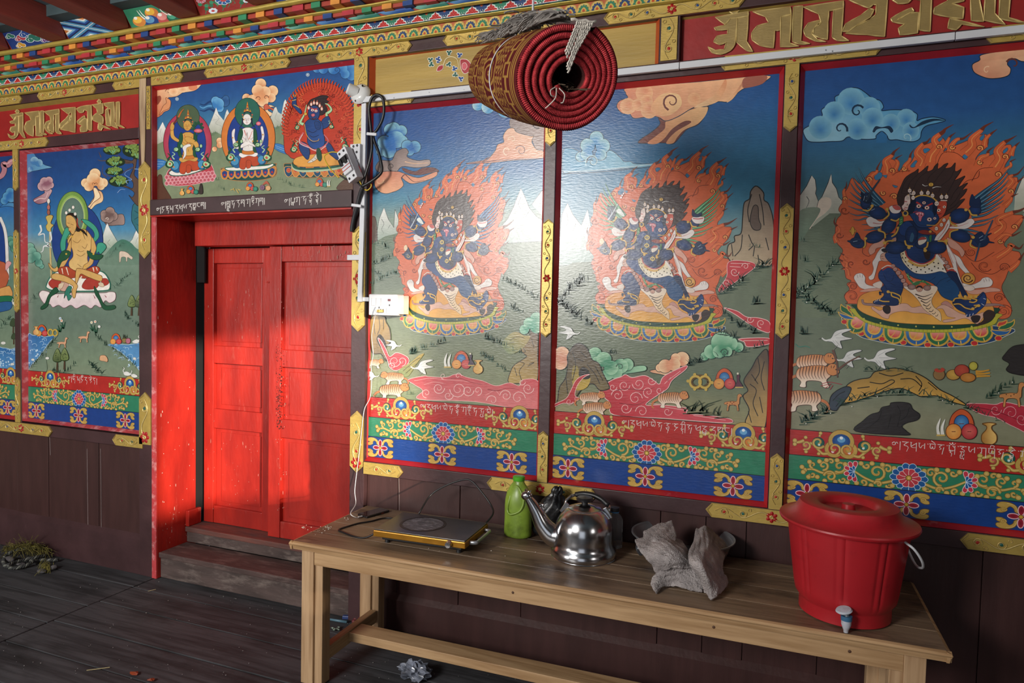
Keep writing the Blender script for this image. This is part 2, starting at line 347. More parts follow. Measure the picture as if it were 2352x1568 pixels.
# ceiling, sloping painted infill boards and beams
p0 = at(140, 59, 0, -4.22); YI, ZI = -.25, 3.44; YT, ZT = -.315, 3.53
b = MB(); b.box(-7.2, 2.6, -3.8, .12, 3.60, 3.72); ce = struct('ceiling', b, mat('ceiling_blue', '6c7c84', .7, var=.12, stretch=(1, .2, 1), bump=.1))
b = MB(); b.box(-7.2, 2.6, -.40, -.29, 3.532, 3.5995); b.build('ledge_board', mat('ledge_dark', '46585c', .7), ce)
b = MB(); b.prism([(-7.1, YI, ZI), (-7.1, YT, ZT), (-7.1, YT+.05, ZT), (-7.1, YI+.05, ZI)], (9.6, 0, 0)); trim(b, 'cornice_red')
for i, xr in enumerate((-5.84, -5.30, -4.76, -4.22, -3.68, -3.14, -2.60, -2.06, -1.52, -.98)):
    b = MB(); x0 = xr-.15
    b.prism([(x0, YI-.02, ZI+.004), (x0, YT-.02, 3.5995), (x0, -3.6, 3.5995), (x0, -3.6, ZI+.004)], (.15, 0, 0))
    struct('ceiling_beam', b, MATS.get('beam_red') or mat('beam_red', '8a3a30', .6, var=.12, bump=.15, stretch=(3, .4, 3), dirt='6e2e28'), bevel=.008)
# the rest of the hall, unseen: side walls, and a far wall with a window, plus a window and doorway added for fill light
mat('hall_wall', '6b5548', .8)
# ================================================================ table and what stands on it
TZ = .69
tb = lambda px, py, z=TZ: at(px, py, 2, z)
mat('black_plastic', '1c1c1e', .4, bump=.05); mat('white_plastic', 'd6d8dc', .35, var=.05, dirt='b8b8b4', dlo=.62, dhi=.85)
mat('steel', 'c9c9cc', .2, 1., var=.06, scale=14, bump=.03, bscale=12); mat('dull_steel', 'b4b8bd', .36, .75, var=.12, scale=10, bump=.04)
LF, RF = tb(664, 1242), tb(2188, 1500)
rzt = atan2(RF.y-LF.y, RF.x-LF.x); TL = (RF-LF).length; TD = .655
TM = Matrix.Translation((LF.x, LF.y, 0)) @ Matrix.Rotation(rzt, 4, 'Z')
table = thing('wooden_table', 'long pale pine table with a stained top standing against the painted wall', 'table', TM @ V((TL/2, TD/2, 0)))
vs = [0.012, .165, .335, .50, TD]
for i in range(4):
    b = MB(); b.box(.012, TL-.012, vs[i]+.0012, vs[i+1]-.0012, TZ-.032, TZ, M=TM); b.build('top_board', 'table_top', table, bevel=.002)
# moulded edge: fillet, round nose
def nosing(A, B, out, name):
    b = MB(); pr = [(0, 0), (.004, 0.0), (.014, -.004), (.019, -.011), (.015, -.0185), (.012, -.019), (.012, -.022), (.009, -.036), (0, -.036)]
    P = [V(A)+V(out)*(p-.004)+V((0, 0, TZ-.0005+z)) for p, z in pr]; Q = [V(B)+V(out)*(p-.004)+V((0, 0, TZ-.0005+z)) for p, z in pr]
    n = len(pr); b.add([TM @ p for p in P]+[TM @ q for q in Q], [tuple(range(n)), tuple(range(2*n-1, n-1, -1))]+[(i, n+i, n+(i+1) % n, (i+1) % n) for i in range(n)])
    return b.build(name, 'table_wood', table)
nosing((0.0, .012, 0), (TL, .012, 0), (0, -1, 0), 'front_moulding')
nosing((.012, TD, 0), (.012, 0, 0), (-1, 0, 0), 'end_moulding'); nosing((TL-.012, 0, 0), (TL-.012, TD, 0), (1, 0, 0), 'end_moulding')
for u in (.05, TL-.135):
    for v in (.03, TD-.125):
        b = MB(); lu = .068
        b.box(u, u+lu, v, v+.045, 0, TZ-.034, M=TM)
        q = u+lu-.012 if u < 1 else u-.043
        b.box(q, q+.055, v+.012, v+.075, 0, TZ-.112, M=TM); b.build('leg', 'table_wood_z', table, bevel=.003)
b = MB(); b.box(.118, TL-.135, .034, .056, TZ-.11, TZ-.036, M=TM); b.build('apron', 'table_wood', table, bevel=.002)
b = MB(); b.box(.118, TL-.135, TD-.075, TD-.053, TZ-.11, TZ-.036, M=TM); b.build('apron', 'table_wood', table, bevel=.002)
for u in (.07, TL-.1):
    b = MB(); b.box(u, u+.025, .08, TD-.13, TZ-.11, TZ-.036, M=TM); b.build('apron', 'table_wood_y', table, bevel=.002)
zs = .165
for u in (.118, TL-.17):
    b = MB(); b.box(u, u+.04, .105, TD-.125, zs-.065, zs, M=TM); b.build('end_stretcher', 'table_wood_y', table, bevel=.003)
b = MB(); b.box(.158, TL-.17, .27, .38, zs-.052, zs-.006, M=TM); b.build('long_stretcher', 'table_wood', table, bevel=.003)
b = MB(); random.seed(5)
for px, py in ((1078, 1466), (1952, 1498), (1640, 1436)): b.ball(TM @ V(((TM.inverted() @ tb(px, py, .62)).x, .0335, .615+random.uniform(-.01, .01))), .006, 5, (1, .3, 1))
b.build('knot', mat('knot_dark', '5a3c28', .6), table)['kind'] = 'stuff'
# ---- hot plate
zt = TZ+.072
c = [at(857, 1214, 2, zt), at(1068.6, 1243, 2, zt), at(1127, 1198.6, 2, zt), at(931, 1175.7, 2, zt)]
hp = thing('hot_plate', 'black and gold electric hot plate near the left end of the table', 'hot plate', (sum((p for p in c), V())/4)*1)
ux = (c[1]-c[0]); hw = ux.length; ux.normalize(); uy = V((-ux.y, ux.x, 0)); hd = min((c[3]-c[0]).dot(uy), (c[2]-c[1]).dot(uy))
HM = Matrix((ux, uy, V((0, 0, 1)))).transposed().to_4x4(); HM.translation = V((c[0].x, c[0].y, TZ))
mat('gold_case', 'b07a1e', .35, .5, var=.12, scale=18, bump=.05); mat('cook_top', '2a2523', .3, var=.2, dirt='4a4038', dscale=6, dlo=.5, dhi=.8)
b = MB(); b.box(0, hw, 0, hd, .036, .066, M=HM); b.build('case', 'gold_case', hp, bevel=.004)
b = MB(); b.box(.003, hw-.003, .003, hd-.003, .0662, .072, M=HM); cs_ = b.build('cooking_surface', 'cook_top', hp, bevel=.002)
b = MB(); b.box(.03, hw-.03, .03, hd-.03, .016, .0355, M=HM); hb_ = b.build('base', 'black_plastic', hp, bevel=.004)
rc = HM.inverted() @ at(972, 1203, 2, zt)
b = MB(); b.lathe([(1e-4, .0728), (.02, .0729), (.06, .0729), (.098, .0727)], (rc.x, rc.y, 0), 48); b.v = [tuple(HM @ V(p)) for p in b.v]
b.build('heating_zone', mat('burnt_ring', '55555c', .5, var=.3, scale=30, dirt='9a9aa2', dscale=25, dlo=.48, dhi=.7, stretch=(1, 3, 1)), cs_)
b = MB(); b.lathe([(.100, .0724), (.101, .0731), (.112, .0731), (.113, .0724)], (rc.x, rc.y, 0), 48); b.v = [tuple(HM @ V(p)) for p in b.v]; b.build('zone_ring', mat('ring_black', '15110f', .5), cs_)
for u, v in ((.05, .05), (hw-.05, .05), (.05, hd-.05), (hw-.05, hd-.05)):
    b = MB(); b.lathe([(.001, 0), (.013, 0), (.011, .017), (.001, .017)], (u, v, 0), 14); b.v = [tuple(HM @ V(p)) for p in b.v]; b.build('foot', 'black_plastic', hb_, smooth=True, auto=40)
b = MB(); u = (HM.inverted() @ at(1033, 1248, 2, TZ+.05)).x
b.lathe([(.001, 0), (.017, 0), (.016, .012), (.013, .02), (.001, .021)], (0, 0, 0), 20, Matrix.Translation((u, 0, .05)) @ Matrix.Rotation(radians(90), 4, 'X')); b.v = [tuple(HM @ V(p)) for p in b.v]; b.build('knob', 'steel', hp, smooth=True, auto=40)
b = MB(); b.tube([HM @ V(p) for p in cat([(hw, .05, .05), (hw+.03, .055, .052), (hw+.034, .08, .052), (hw+.034, hd-.09, .052), (hw+.03, hd-.06, .052), (hw, hd-.055, .05)], 4, False)], .006, 8, flat=1.6); b.build('handle', 'dull_steel', hp, smooth=True)
def cord(name, pts, r, m, parent=None, n=8):
    b = MB(); b.tube(cat(pts, 8, False), r, n); return b.build(name, m, parent, smooth=True)
q = lambda u, v, w: HM @ V((u, v, w))
cord('power_cord', [q(.0, .05, .045), tb(840, 1234, TZ+.012), tb(815, 1232, TZ+.006), tb(788, 1222, TZ+.005), tb(778, 1216, TZ+.005), tb(800, 1208, TZ+.005), tb(825, 1201, TZ+.005), tb(850, 1197, TZ+.005), tb(890, 1189, TZ+.006), q(.05, hd+.03, .02), q(.09, hd+.02, .08),
     wl(990, 1136, -.17), wl(1030, 1112, -.15), wl(1068, 1101, -.13), wl(1085, 1106, -.13), wl(1105, 1128, -.14), wl(1128, 1160, -.16), wl(1132, 1180, -.20), q(hw-.02, hd+.01, .06), q(hw-.03, hd-.002, .05)], .0045, 'black_plastic', hp)
# ---- phone with its charging lead
pc = [tb(821, 1179, TZ+.012), tb(850, 1188, TZ+.012), tb(910, 1167, TZ+.012), tb(879, 1159, TZ+.012)]
ph = thing('mobile_phone', 'black phone charging face up on the left end of the table', 'phone', (pc[0]+pc[2])/2)
b = MB(); a = pc[1]-pc[0]; d = (pc[2]-pc[1]); aw = .078; a.normalize(); d -= a*d.dot(a); dl_ = .158; d.normalize()
PM = Matrix((a, d, V((0, 0, 1)))).transposed().to_4x4(); PM.translation = V((pc[0].x, pc[0].y, TZ))
b.box(0, aw, 0, dl_, .001, .012, M=PM); pcs = b.build('phone_case', 'black_plastic', ph, bevel=.004)
b = MB(); b.box(.004, aw-.004, .006, dl_-.006, .0121, .0128, M=PM); b.build('screen', mat('screen_glass', '0c0a0c', .06, var=.0, spec=.8), pcs)
b = MB(); b.box(aw-.001, aw+.0008, .10, .115, .005, .008, M=PM); b.build('side_button', mat('button_red', 'a03020', .4), pcs)
pl = PM @ V((aw*.5, 0, .006))
cd_ = thing('charging_cable', 'thin white charging cable running from the wall switch box down to the phone', 'cable', wl(853, 800, -.05))
cord('cable_lead', [wl(867, 703, -.099), wl(863, 718, -.105), wl(860, 732, -.08), wl(854, 770, -.05), wl(857, 812, -.046), wl(852.6, 840, -.046), wl(854, 868, -.046), wl(850, 912, -.048), wl(837, 940, -.05), wl(831, 985, -.052), wl(826, 1032, -.056), wl(820, 1080, -.06), wl(815, 1126, -.08), wl(817, 1156, -.1), pl+V((-.025, -.07, .03)), pl+V((-.0, -.05, .006)), pl+V((.0, -.02, .001))], .0022, 'white_plastic', cd_, 6)
b = MB(); b.tube([pl-(d*.026), pl-(d*.001)], .0045, 8); b.build('plug', 'white_plastic', cd_, smooth=True, auto=40)
# ---- green bottle
P = tb(1189, 1229); sb = (P-CAM).dot(FZ)/FPX
gb = thing('plastic_bottle', 'green plastic jug-shaped bottle with a lighter green screw cap behind the kettle spout', 'bottle', P)
mat('green_plastic', '8fae3e', .35, var=.2, scale=9, dirt='3f4a1e', dscale=7, dlo=.52, dhi=.72, spec=.5, bump=.04); mat('green_cap', '57b02e', .35, bump=.05)
R0 = 33*sb; hh = wl(1198, 1093, P.y).z-TZ
pr = [(.001, 0), (.9, .0), (1., .02), (1.02, .06), (.99, .3), (1., .5), (.97, .6), (.86, .72), (.62, .83), (.42, .89), (.40, .93)]
BM = Matrix.Rotation(radians(-12), 4, 'Z')
b = MB(); b.lathe([(r*R0, z*hh) for r, z in pr], P, 36, BM, sx=1.0, sy=.8); b.build('bottle_body', 'green_plastic', gb, smooth=True, auto=60)
hb = MB(); hx_ = cat([(-.30*R0, -.72*R0, .60*hh), (-.36*R0, -.80*R0, .45*hh), (-.05*R0, -.86*R0, .40*hh), (.55*R0, -.66*R0, .47*hh), (.74*R0, -.5*R0, .62*hh), (.5*R0, -.45*R0, .76*hh), (.1*R0, -.38*R0, .85*hh), (-.22*R0, -.42*R0, .80*hh)], 6)
hb.tube([P+BM @ p for p in hx_], .006, 8, closed=True); hb.build('handle_ridge', 'green_plastic', gb, smooth=True)
b = MB(); n = 30
b.lathe([(.001, .925*hh), (.40*R0, .925*hh), (.42*R0, .935*hh), (.42*R0, .99*hh), (.36*R0, hh), (.001, hh)], P, n); b.build('cap', 'green_cap', gb, smooth=True, auto=40)
# ---- black bag
P = tb(1256, 1243)+V((-.012, .078, 0))
bg = MB(); n, m = 40, 22; random.seed(8); vv = []; ff = []
prof = [(0.01, 0), (.6, 0), (.95, .02), (1.0, .04), (.98, .09), (.9, .13), (.72, .17), (.45, .2), (.3, .215), (.34, .235), (.2, .25), (.01, .245)]
for i, (r, z) in enumerate(cat(prof, 2, False)):
    for j in range(n):
        t = 2*pi*j/n; w = 1+.09*sin(5*t+z*40)+.06*sin(9*t-z*63)+.05*sin(3*t+1)
        vv.append(P+V((.088*r*w*cos(t)+max(0, z-.1)*.25, .055*r*w*sin(t), max(0, z+.006*sin(7*t)*(1 if z > .03 else 0)))))
k = len(vv)//n
for i in range(k-1):
    for j in range(n): ff.append((i*n+j, i*n+(j+1) % n, (i+1)*n+(j+1) % n, (i+1)*n+j))
bg.add(vv, ff); bb = thing('plastic_bag', 'crumpled black plastic bag of things behind the kettle', 'bag', P); bg.build('bag_film', mat('bag_black', '17181b', .32, bump=.5, bscale=24), bb, smooth=True)
# ---- kettle
P = tb(1340, 1274); sk = (P-CAM).dot(FZ)/FPX; R0 = 75*sk
kt = thing('kettle', 'shiny steel kettle with an ornate spout and black grip', 'kettle', P)
pr = [(.001, 0), (.9, .0), (.98, .03), (1.0, .09), (1.0, .16), (.975, .25), (.92, .36), (.895, .48), (.89, .66), (.88, .84), (.84, 1.02), (.74, 1.22), (.58, 1.39), (.47, 1.455), (.44, 1.46)]
b = MB(); b.lathe([(r*R0, z*R0) for r, z in [tuple(p) for p in cat(pr, 4, False)]], P, 64); b.build('kettle_body', 'steel', kt, smooth=True, auto=50)
b = MB(); b.lathe([(r*R0, z*R0) for r, z in ((.5, 1.44), (.50, 1.462), (.46, 1.475), (.34, 1.50), (.30, 1.53), (.12, 1.57), (.001, 1.575))], P, 48); ld = b.build('lid', 'steel', kt, smooth=True, auto=30)
b = MB(); b.lathe([(r*R0, z*R0) for r, z in ((.001, 1.56), (.10, 1.57), (.09, 1.66), (.24, 1.69), (.27, 1.73), (.22, 1.79), (.001, 1.82))], P, 24); b.build('lid_knob', 'black_plastic', ld, smooth=True, auto=40)
s = cat([(-.80, -.2, .55), (-1.0, -.26, .62), (-1.22, -.33, .88), (-1.40, -.38, 1.24), (-1.58, -.43, 1.54), (-1.72, -.47, 1.74)], 5, False); k = len(s)
b = MB(); b.tube([P+p*R0 for p in s], [R0*(.30*(1-i/(k-1))**1.1+.10) for i in range(k)], 16); sp_ = b.build('spout', 'steel', kt, smooth=True)
tip = P+s[-1]*R0; b = MB(); b.ball(tip, R0*.15, 8, (1.2, .8, 1.)); random.seed(2)
for i in range(12):
    t = i/12*2*pi; b.tube([tip, tip+V((-.02*cos(t)+.006, .016*sin(t), .02*sin(t*2)+.012))], [.007, .003], 6)
b.tube([P+V(v)*R0 for v in ((-1.36, -.37, 1.30), (-1.30, -.35, 1.52), (-1.22, -.34, 1.50), (-1.20, -.33, 1.38))], [.004, .007, .006, .003], 6); b.build('spout_dragon', 'steel', sp_, smooth=True)
for sx in (-1, 1):
    b = MB(); x = sx*.69; b.box(-.011, .011, -.004, .004, -.026, .03, M=Matrix.Translation(P+V((x*R0, .14*R0, 1.33*R0))) @ Matrix.Rotation(sx*radians(-32), 4, 'Y')); b.build('handle_bracket', 'steel', kt, bevel=.003)
b = MB(); b.tube([P+V(v)*R0 for v in ((-.70, .16, 1.36), (-.66, .28, 1.55), (-.55, .36, 1.66), (-.40, .42, 1.72))], .007, 8); b.build('handle_wire', 'steel', kt, smooth=True); b = MB(); b.tube([P+V(v)*R0 for v in ((.70, .16, 1.36), (.72, .24, 1.46), (.66, .32, 1.55))], .007, 8); b.build('handle_wire', 'steel', kt, smooth=True)
b = MB(); b.tube([P+p*R0 for p in cat([(-.42, .42, 1.71), (-.2, .46, 1.76), (.1, .46, 1.76), (.4, .42, 1.68), (.66, .32, 1.54)], 5, False)], .0125, 12); b.build('handle_grip', 'black_plastic', kt, smooth=True)
# ---- clear bottle behind the kettle
P = tb(1410, 1256); wb = thing('water_bottle', 'clear plastic water bottle with a dark cap right behind the kettle', 'bottle', P)
mw, nt, bs, N, L = nodes('clear_pet'); bs.inputs['Transmission Weight'].default_value = .9; bs.inputs['Base Color'].default_value = (.75, .8, .82, 1); bs.inputs['Roughness'].default_value = .12; bs.inputs['IOR'].default_value = 1.2
hh = wl(1407, 1163, P.y).z-TZ
b = MB(); b.lathe([(r, z*hh) for r, z in ((.001, .01), (.036, .01), (.04, .04), (.04, .35), (.037, .38), (.04, .41), (.04, .70), (.03, .80), (.016, .87), (.015, .9))], P, 6); b.build('bottle_body', 'clear_pet', wb, smooth=True, auto=30)
b = MB(); b.lathe([(.001, .895*hh), (.02, .895*hh), (.021, .99*hh), (.001, hh)], P, 18); b.build('cap', 'black_plastic', wb, smooth=True, auto=40)
b = MB(); b.lathe([(.017, .87*hh), (.0205, .87*hh), (.0205, .893*hh), (.017, .893*hh)], P, 18); b.build('cap_ring', mat('ring_blue', '3c7fb4', .4), wb)
# ---- steel basin with a ring boss and the grey towel over it
P = tb(1566, 1279); sk = (P-CAM).dot(FZ)/FPX; R0 = 112*sk
ba = thing('steel_basin', 'round dented steel basin under the grey towel', 'basin', P)
ZB = .105; b = MB(); pr = [(.001, .003), (.72, .003), (.82, .012), (.90, .05), (.97, ZB-.012), (1.0, ZB), (1.035, ZB+.002), (1.035, ZB-.004), (.99, ZB-.006), (.96, ZB-.012), (.885, .052), (.80, .016), (.001, .008)]
BT = Matrix.Rotation(radians(0), 4, 'X')
b.lathe([(r*R0, z) for r, z in pr], P, 56, BT, sy=.92); b.build('bowl', 'dull_steel', ba, smooth=True, auto=40)
f = V((-.78, -.62, 0)).normalized(); bp_ = P+V((f.x*R0*.955, f.y*R0*.955*.92, .058)); Q = Matrix((V((f.y, -f.x, 0)), V((0, 0, 1)), f)).transposed().to_4x4(); Q.translation = bp_
b = MB(); b.lathe([(.034, -.004), (.034, .006), (.029, .010), (.027, .006), (.022, .006), (.019, .011), (.012, .011), (.008, .006), (.001, .006)], (0, 0, 0), 28); b.v = [tuple(Q @ V(p)) for p in b.v]; b.build('ring_boss', mat('boss_grey', '6a6c70', .4, .8), ba, smooth=True, auto=30)
def cloth(name, rows, m, parent, amp=.004, n=10, seed=1):
    """a thick crumpled flap through a net of points"""
    R = [cat(r, n, False) for r in rows]; cols = list(zip(*R)); G = [cat(list(c), n, False) for c in cols]; random.seed(seed)
    h = len(G[0]); w = len(G); vs = []; ph = [random.uniform(0, 6) for _ in range(6)]
    for i in range(w):
        for j in range(h):
            p = G[i][j]; u, v = i/w, j/h
            vs.append(p+V((sin(u*19+ph[0]+v*7), sin(v*23+ph[1]+u*5), sin(u*15+v*17+ph[2])+.6*sin(u*41+ph[3]-v*29)))*amp*.55)
    b = MB(); b.add(vs, [(i*h+j, (i+1)*h+j, (i+1)*h+j+1, i*h+j+1) for i in range(w-1) for j in range(h-1)])
    o = b.build(name, m, parent, smooth=True); s = o.modifiers.new('thick', 'SOLIDIFY'); s.thickness = .012; s.offset = 0
    ss = o.modifiers.new('soft', 'SUBSURF'); ss.levels = 1; ss.render_levels = 1
    tx = bpy.data.textures.get('terry') or bpy.data.textures.new('terry', 'CLOUDS'); tx.noise_scale = .008
    dd = o.modifiers.new('nap', 'DISPLACE'); dd.texture = tx; dd.strength = .0035; dd.texture_coords = 'LOCAL'; dd.mid_level = .5
    return o
mat('terry_grey', 'bdb4b2', .95, var=.2, scale=16, bump=1., bscale=150, dirt='8a8483', dscale=10, dlo=.5, dhi=.75, spec=.1)
tw = thing('towel', 'crumpled grey terry towel draped over the steel basin', 'towel', P)
t = lambda px, py, z: at(px, py, 2, TZ+z)
# three big folds: the raised back corner, the middle hump falling forward, the right-hand hanging flap
cloth('towel_fold', [[t(1478, 1222, .13), t(1510, 1205, .16), t(1545, 1196, .17)], [t(1476, 1250, .12), t(1512, 1236, .16), t(1552, 1230, .15)], [t(1492, 1262, .10), t(1515, 1262, .13), t(1548, 1260, .12)]], 'terry_grey', tw, .005, seed=2)
cloth('towel_fold', [[t(1456, 1240, .11), t(1490, 1232, .13), t(1528, 1236, .14), t(1565, 1240, .11)], [t(1468, 1262, .12), t(1508, 1252, .15), t(1545, 1254, .16), t(1580, 1268, .12)], [t(1492, 1290, .09), t(1520, 1280, .13), t(1552, 1282, .13), t(1590, 1292, .10)], [t(1508, 1318, .03), t(1530, 1308, .08), t(1556, 1304, .09), t(1588, 1306, .08)]], 'terry_grey', tw, .005, seed=3)
cloth('towel_fold', [[t(1508, 1312, .05), t(1545, 1300, .09), t(1580, 1294, .10), t(1612, 1300, .08)], [t(1496, 1340, .02), t(1530, 1322, .05), t(1572, 1318, .06), t(1618, 1330, .05)], [t(1505, 1362, .008), t(1535, 1344, .012), t(1572, 1352, .012), t(1612, 1362, .01)]], 'terry_grey', tw, .005, seed=4)
cloth('towel_fold', [[t(1600, 1214, .14), t(1622, 1210, .15), t(1650, 1232, .10), t(1676, 1262, .06)], [t(1592, 1246, .15), t(1618, 1246, .15), t(1636, 1266, .13), t(1662, 1290, .08)], [t(1578, 1278, .14), t(1606, 1284, .15), t(1632, 1292, .12), t(1660, 1312, .07)], [t(1596, 1310, .10), t(1618, 1316, .11), t(1640, 1318, .08), t(1668, 1330, .03)], [t(1616, 1340, .05), t(1632, 1348, .05), t(1650, 1344, .04), t(1668, 1342, .02)], [t(1620, 1362, .012), t(1636, 1376, .01), t(1648, 1364, .012), t(1656, 1352, .01)]], 'terry_grey', tw, .006, seed=6)
# ---- red bucket with tap
P = tb(1938, 1404); sk = (P-CAM).dot(FZ)/FPX; zb = wl(1950, 1190, P.y).z-TZ
bk = thing('water_bucket', 'tall red plastic bucket with a lid and a small white tap', 'bucket', P)
mat('red_plastic', 'b3222a', .38, var=.07, scale=5, bump=.02, dirt='8a1c22', dlo=.55, dhi=.8)
Rb = 96*sk; Rt = 128*sk; Rl = 146*sk; n = 72; vs = []; fs = []
pr = [(.001, .002), (Rb*.96, .002), (Rb, .006), (Rb, .05), (Rb*1.02, .058), (Rb*1.10, .075), (Rb*1.13, .10)]
pr = [(r, z) for r, z in pr]+[(Rb*1.13+(Rt-Rb*1.13)*i/12, .10+(zb-.012-.10)*i/12) for i in range(1, 13)]
nr = 9
for i, (r, z) in enumerate(pr):
    for j in range(n*3):
        t_ = 2*pi*j/(n*3)+.12; g = 0
        if i >= 6:
            d0 = ((t_*nr/(2*pi)) % 1.); g = -.0045*(math.exp(-((d0-.40)/.028)**2)+math.exp(-((d0-.60)/.028)**2))
        vs.append(P+V(((r+g)*cos(t_), (r+g)*sin(t_), z)))
for i in range(len(pr)-1):
    for j in range(n*3): fs.append((i*n*3+j, i*n*3+(j+1) % (n*3), (i+1)*n*3+(j+1) % (n*3), (i+1)*n*3+j))
b = MB(); b.add(vs, fs); b.build('bucket_body', 'red_plastic', bk, smooth=True, auto=50)
b = MB(); b.lathe([(Rt-.002, zb-.02), (Rl*.985, zb-.012), (Rl, zb-.004), (Rl*.99, zb+.002), (Rl*.90, zb+.006), (Rl*.78, zb+.024), (Rl*.72, zb+.048), (Rl*.70, zb+.058), (Rl*.66, zb+.061), (Rl*.46, zb+.06), (Rl*.42, zb+.055), (Rl*.38, zb+.036), (Rl*.1, zb+.034), (Rl*.09, zb+.055), (.001, zb+.056)], P, 72); b.build('lid', 'red_plastic', bk, smooth=True, auto=40)
b = MB(); a = [P+V((Rt*.62, -Rt*.80, zb-.022)), P+V((Rt*.80, -Rt*.86, zb-.05)), P+V((Rt*1.12, -Rt*.55, zb-.10)), P+V((Rt*1.18, -Rt*.25, zb-.145)), P+V((Rt*1.08, Rt*.1, zb-.165)), P+V((Rt*.9, Rt*.45, zb-.15)), P+V((Rt*.62, Rt*.79, zb-.03))]
b.tube(cat([P+V((Rt*.80, -Rt*.56, zb-.028)), P+V((Rt*.95, -Rt*.60, zb-.05)), P+V((Rt*1.10, -Rt*.45, zb-.10)), P+V((Rt*1.16, -.02, zb-.145)), P+V((Rt*1.10, Rt*.3, zb-.15)), P+V((Rt*.86, Rt*.56, zb-.03))], 6, False), .0045, 8); b.build('bail', 'white_plastic', bk, smooth=True)
f = (V((CAM.x, CAM.y, 0))-V((P.x, P.y, 0))).normalized(); s_ = V((-f.y, f.x, 0))
tp = V((P.x, P.y, TZ))+f*(Rb*1.03)+s_*(Rb*.06)
mat('tap_white', 'c4c8d2', .4, dirt='9a8a90', dscale=20, dlo=.55, dhi=.75)
e = tp+f*.028
b = MB(); b.tube([tp-f*.004+V((0, 0, .05)), e+V((0, 0, .052))], .010, 12); b.lathe([(.001, .002), (.008, .002), (.0085, .010), (.012, .018), (.0165, .032), (.017, .046), (.001, .046)], e, 20); tp_ = b.build('tap_body', 'tap_white', bk, smooth=True, auto=40)
b = MB(); b.lathe([(.001, .0462), (.0185, .0462), (.019, .062), (.001, .062)], e, 20); b.build('tap_collar', mat('tap_blue', '3f6f92', .4), tp_, smooth=True, auto=40)
b = MB(); b.lathe([(.001, .062), (.008, .062), (.008, .074), (.001, .074)], e, 12); b.build('tap_stem', 'dull_steel', tp_)
b = MB(); b.lathe([(.001, 0), (.024, .001), (.028, .006), (.024, .012), (.001, .013)], (0, 0, 0), 24, Matrix.Translation(e-s_*.008+V((0, 0, .074))) @ Matrix.Rotation(radians(18), 4, s_) @ Matrix.Rotation(radians(10), 4, f), sx=1.0, sy=.8); b.build('tap_lever', 'tap_white', tp_, smooth=True, auto=40)
# ---- crumbs on the table
b = MB(); random.seed(21)
for px, py, n_, sp in ((700, 1212, 10, 9), (752, 1212, 14, 4), (795, 1194, 6, 5), (728, 1222, 7, 14), (1010, 1270, 5, 30), (1200, 1290, 6, 60)):
    for i in range(n_):
        p = tb(px+random.gauss(0, sp), py+random.gauss(0, sp*.5)); b.ball(p+V((0, 0, .0035)), random.uniform(.0012, .0035), 4, (1, 1, .6))
cr = b.build('crumbs', mat('crumb', 'd6cfc4', .9)); tag(cr, 'pale crumbs scattered over the table top', 'crumbs', kind='stuff')
# ================================================================ things fixed to the wall
def cbox(px0, py0, px1, py1, yf, yb):
    """box whose front face spans the given photo corners at depth yf"""
    a, c = wl(px0, py0, yf), wl(px1, py1, yf); return (a.x, c.x, yf, yb, c.z, a.z)
# trunking
ct = thing('cable_trunking', 'long white plastic cable trunking running level above the big murals', 'trunking', (-.8, -.05, 2.94))
b = MB()
for x0, x1 in ((-2.165, -.465), (-.462, .62), (.623, 2.4)): b.box(x0, x1, -.076, -.0545, 2.927, 2.957)
b.build('trunking_cover', 'white_plastic', ct, bevel=.002)
b = MB()
for px, py in ((905, 226), (986, 212), (1066, 206), (1897, 115), (1912, 121)):
    q = wl(px, py, -.0765); q.z = min(max(q.z, 2.932), 2.952); b.lathe([(.0001, 0), (.003, .0), (.003, .0012)], (0, 0, 0), 8, Matrix.Translation(q) @ Matrix.Rotation(radians(90), 4, 'X'))
b.build('screw', 'dull_steel', ct)['kind'] = 'stuff'
cv = thing('cable_trunking', 'white plastic cable trunking running upright beside the red door', 'trunking', (-2.17, -.05, 2.4))
b = MB(); x0, x1 = -2.196, -2.166; zt_, zb_ = 2.926, wl(829, 693, -.06).z
b.prism([(x0+.012, -.062, zt_), (x1+.012, -.062, zt_), (x1+.01, -.062, zb_+.5), (x1, -.062, zb_), (x0, -.062, zb_), (x0+.01, -.062, zb_+.5)], (0, .0215, 0)); b.build('trunking_cover', 'white_plastic', cv, bevel=.002)
b = MB(); b.box(*cbox(797, 585, 826, 597, -.06, -.0415)); b.build('branch_stub', 'white_plastic', cv, bevel=.002)
b = MB(); b.box(*cbox(831, 682, 847, 692, -.056, -.0415)); b.build('branch_stub', 'white_plastic', cv, bevel=.002)
# switch and socket box
sx = cbox(847, 675, 912, 725, -.085, -.012)
sw = thing('switch_box', 'white switch and socket box at the lower left of the first blue-winged deity mural', 'switch box', ((sx[0]+sx[1])/2, -.04, sx[4]))
b = MB(); b.box(*sx); bc = b.build('box_case', 'white_plastic', sw, bevel=.005)
b = MB(); b.box(sx[1]-.004, sx[1]+.03, -.07, -.012, sx[4]+.008, sx[5]-.006); b.build('back_box', mat('ivory', 'd8d2c8', .5), sw, bevel=.002)
mat('switch_grey', 'c2c6cc', .35); W_ = sx[1]-sx[0]; H_ = sx[5]-sx[4]
for i in range(3):
    b = MB(); b.box(sx[0]+W_*(.11+.17*i), sx[0]+W_*(.26+.17*i), -.0885, -.084, sx[4]+H_*.45, sx[4]+H_*.82); b.build('rocker_switch', 'white_plastic', bc, bevel=.0015)
b = MB(); b.box(sx[0]+W_*.68, sx[0]+W_*.77, -.0875, -.084, sx[4]+H_*.68, sx[4]+H_*.78); b.build('indicator', mat('neon_red', '6a1420', .3), bc)
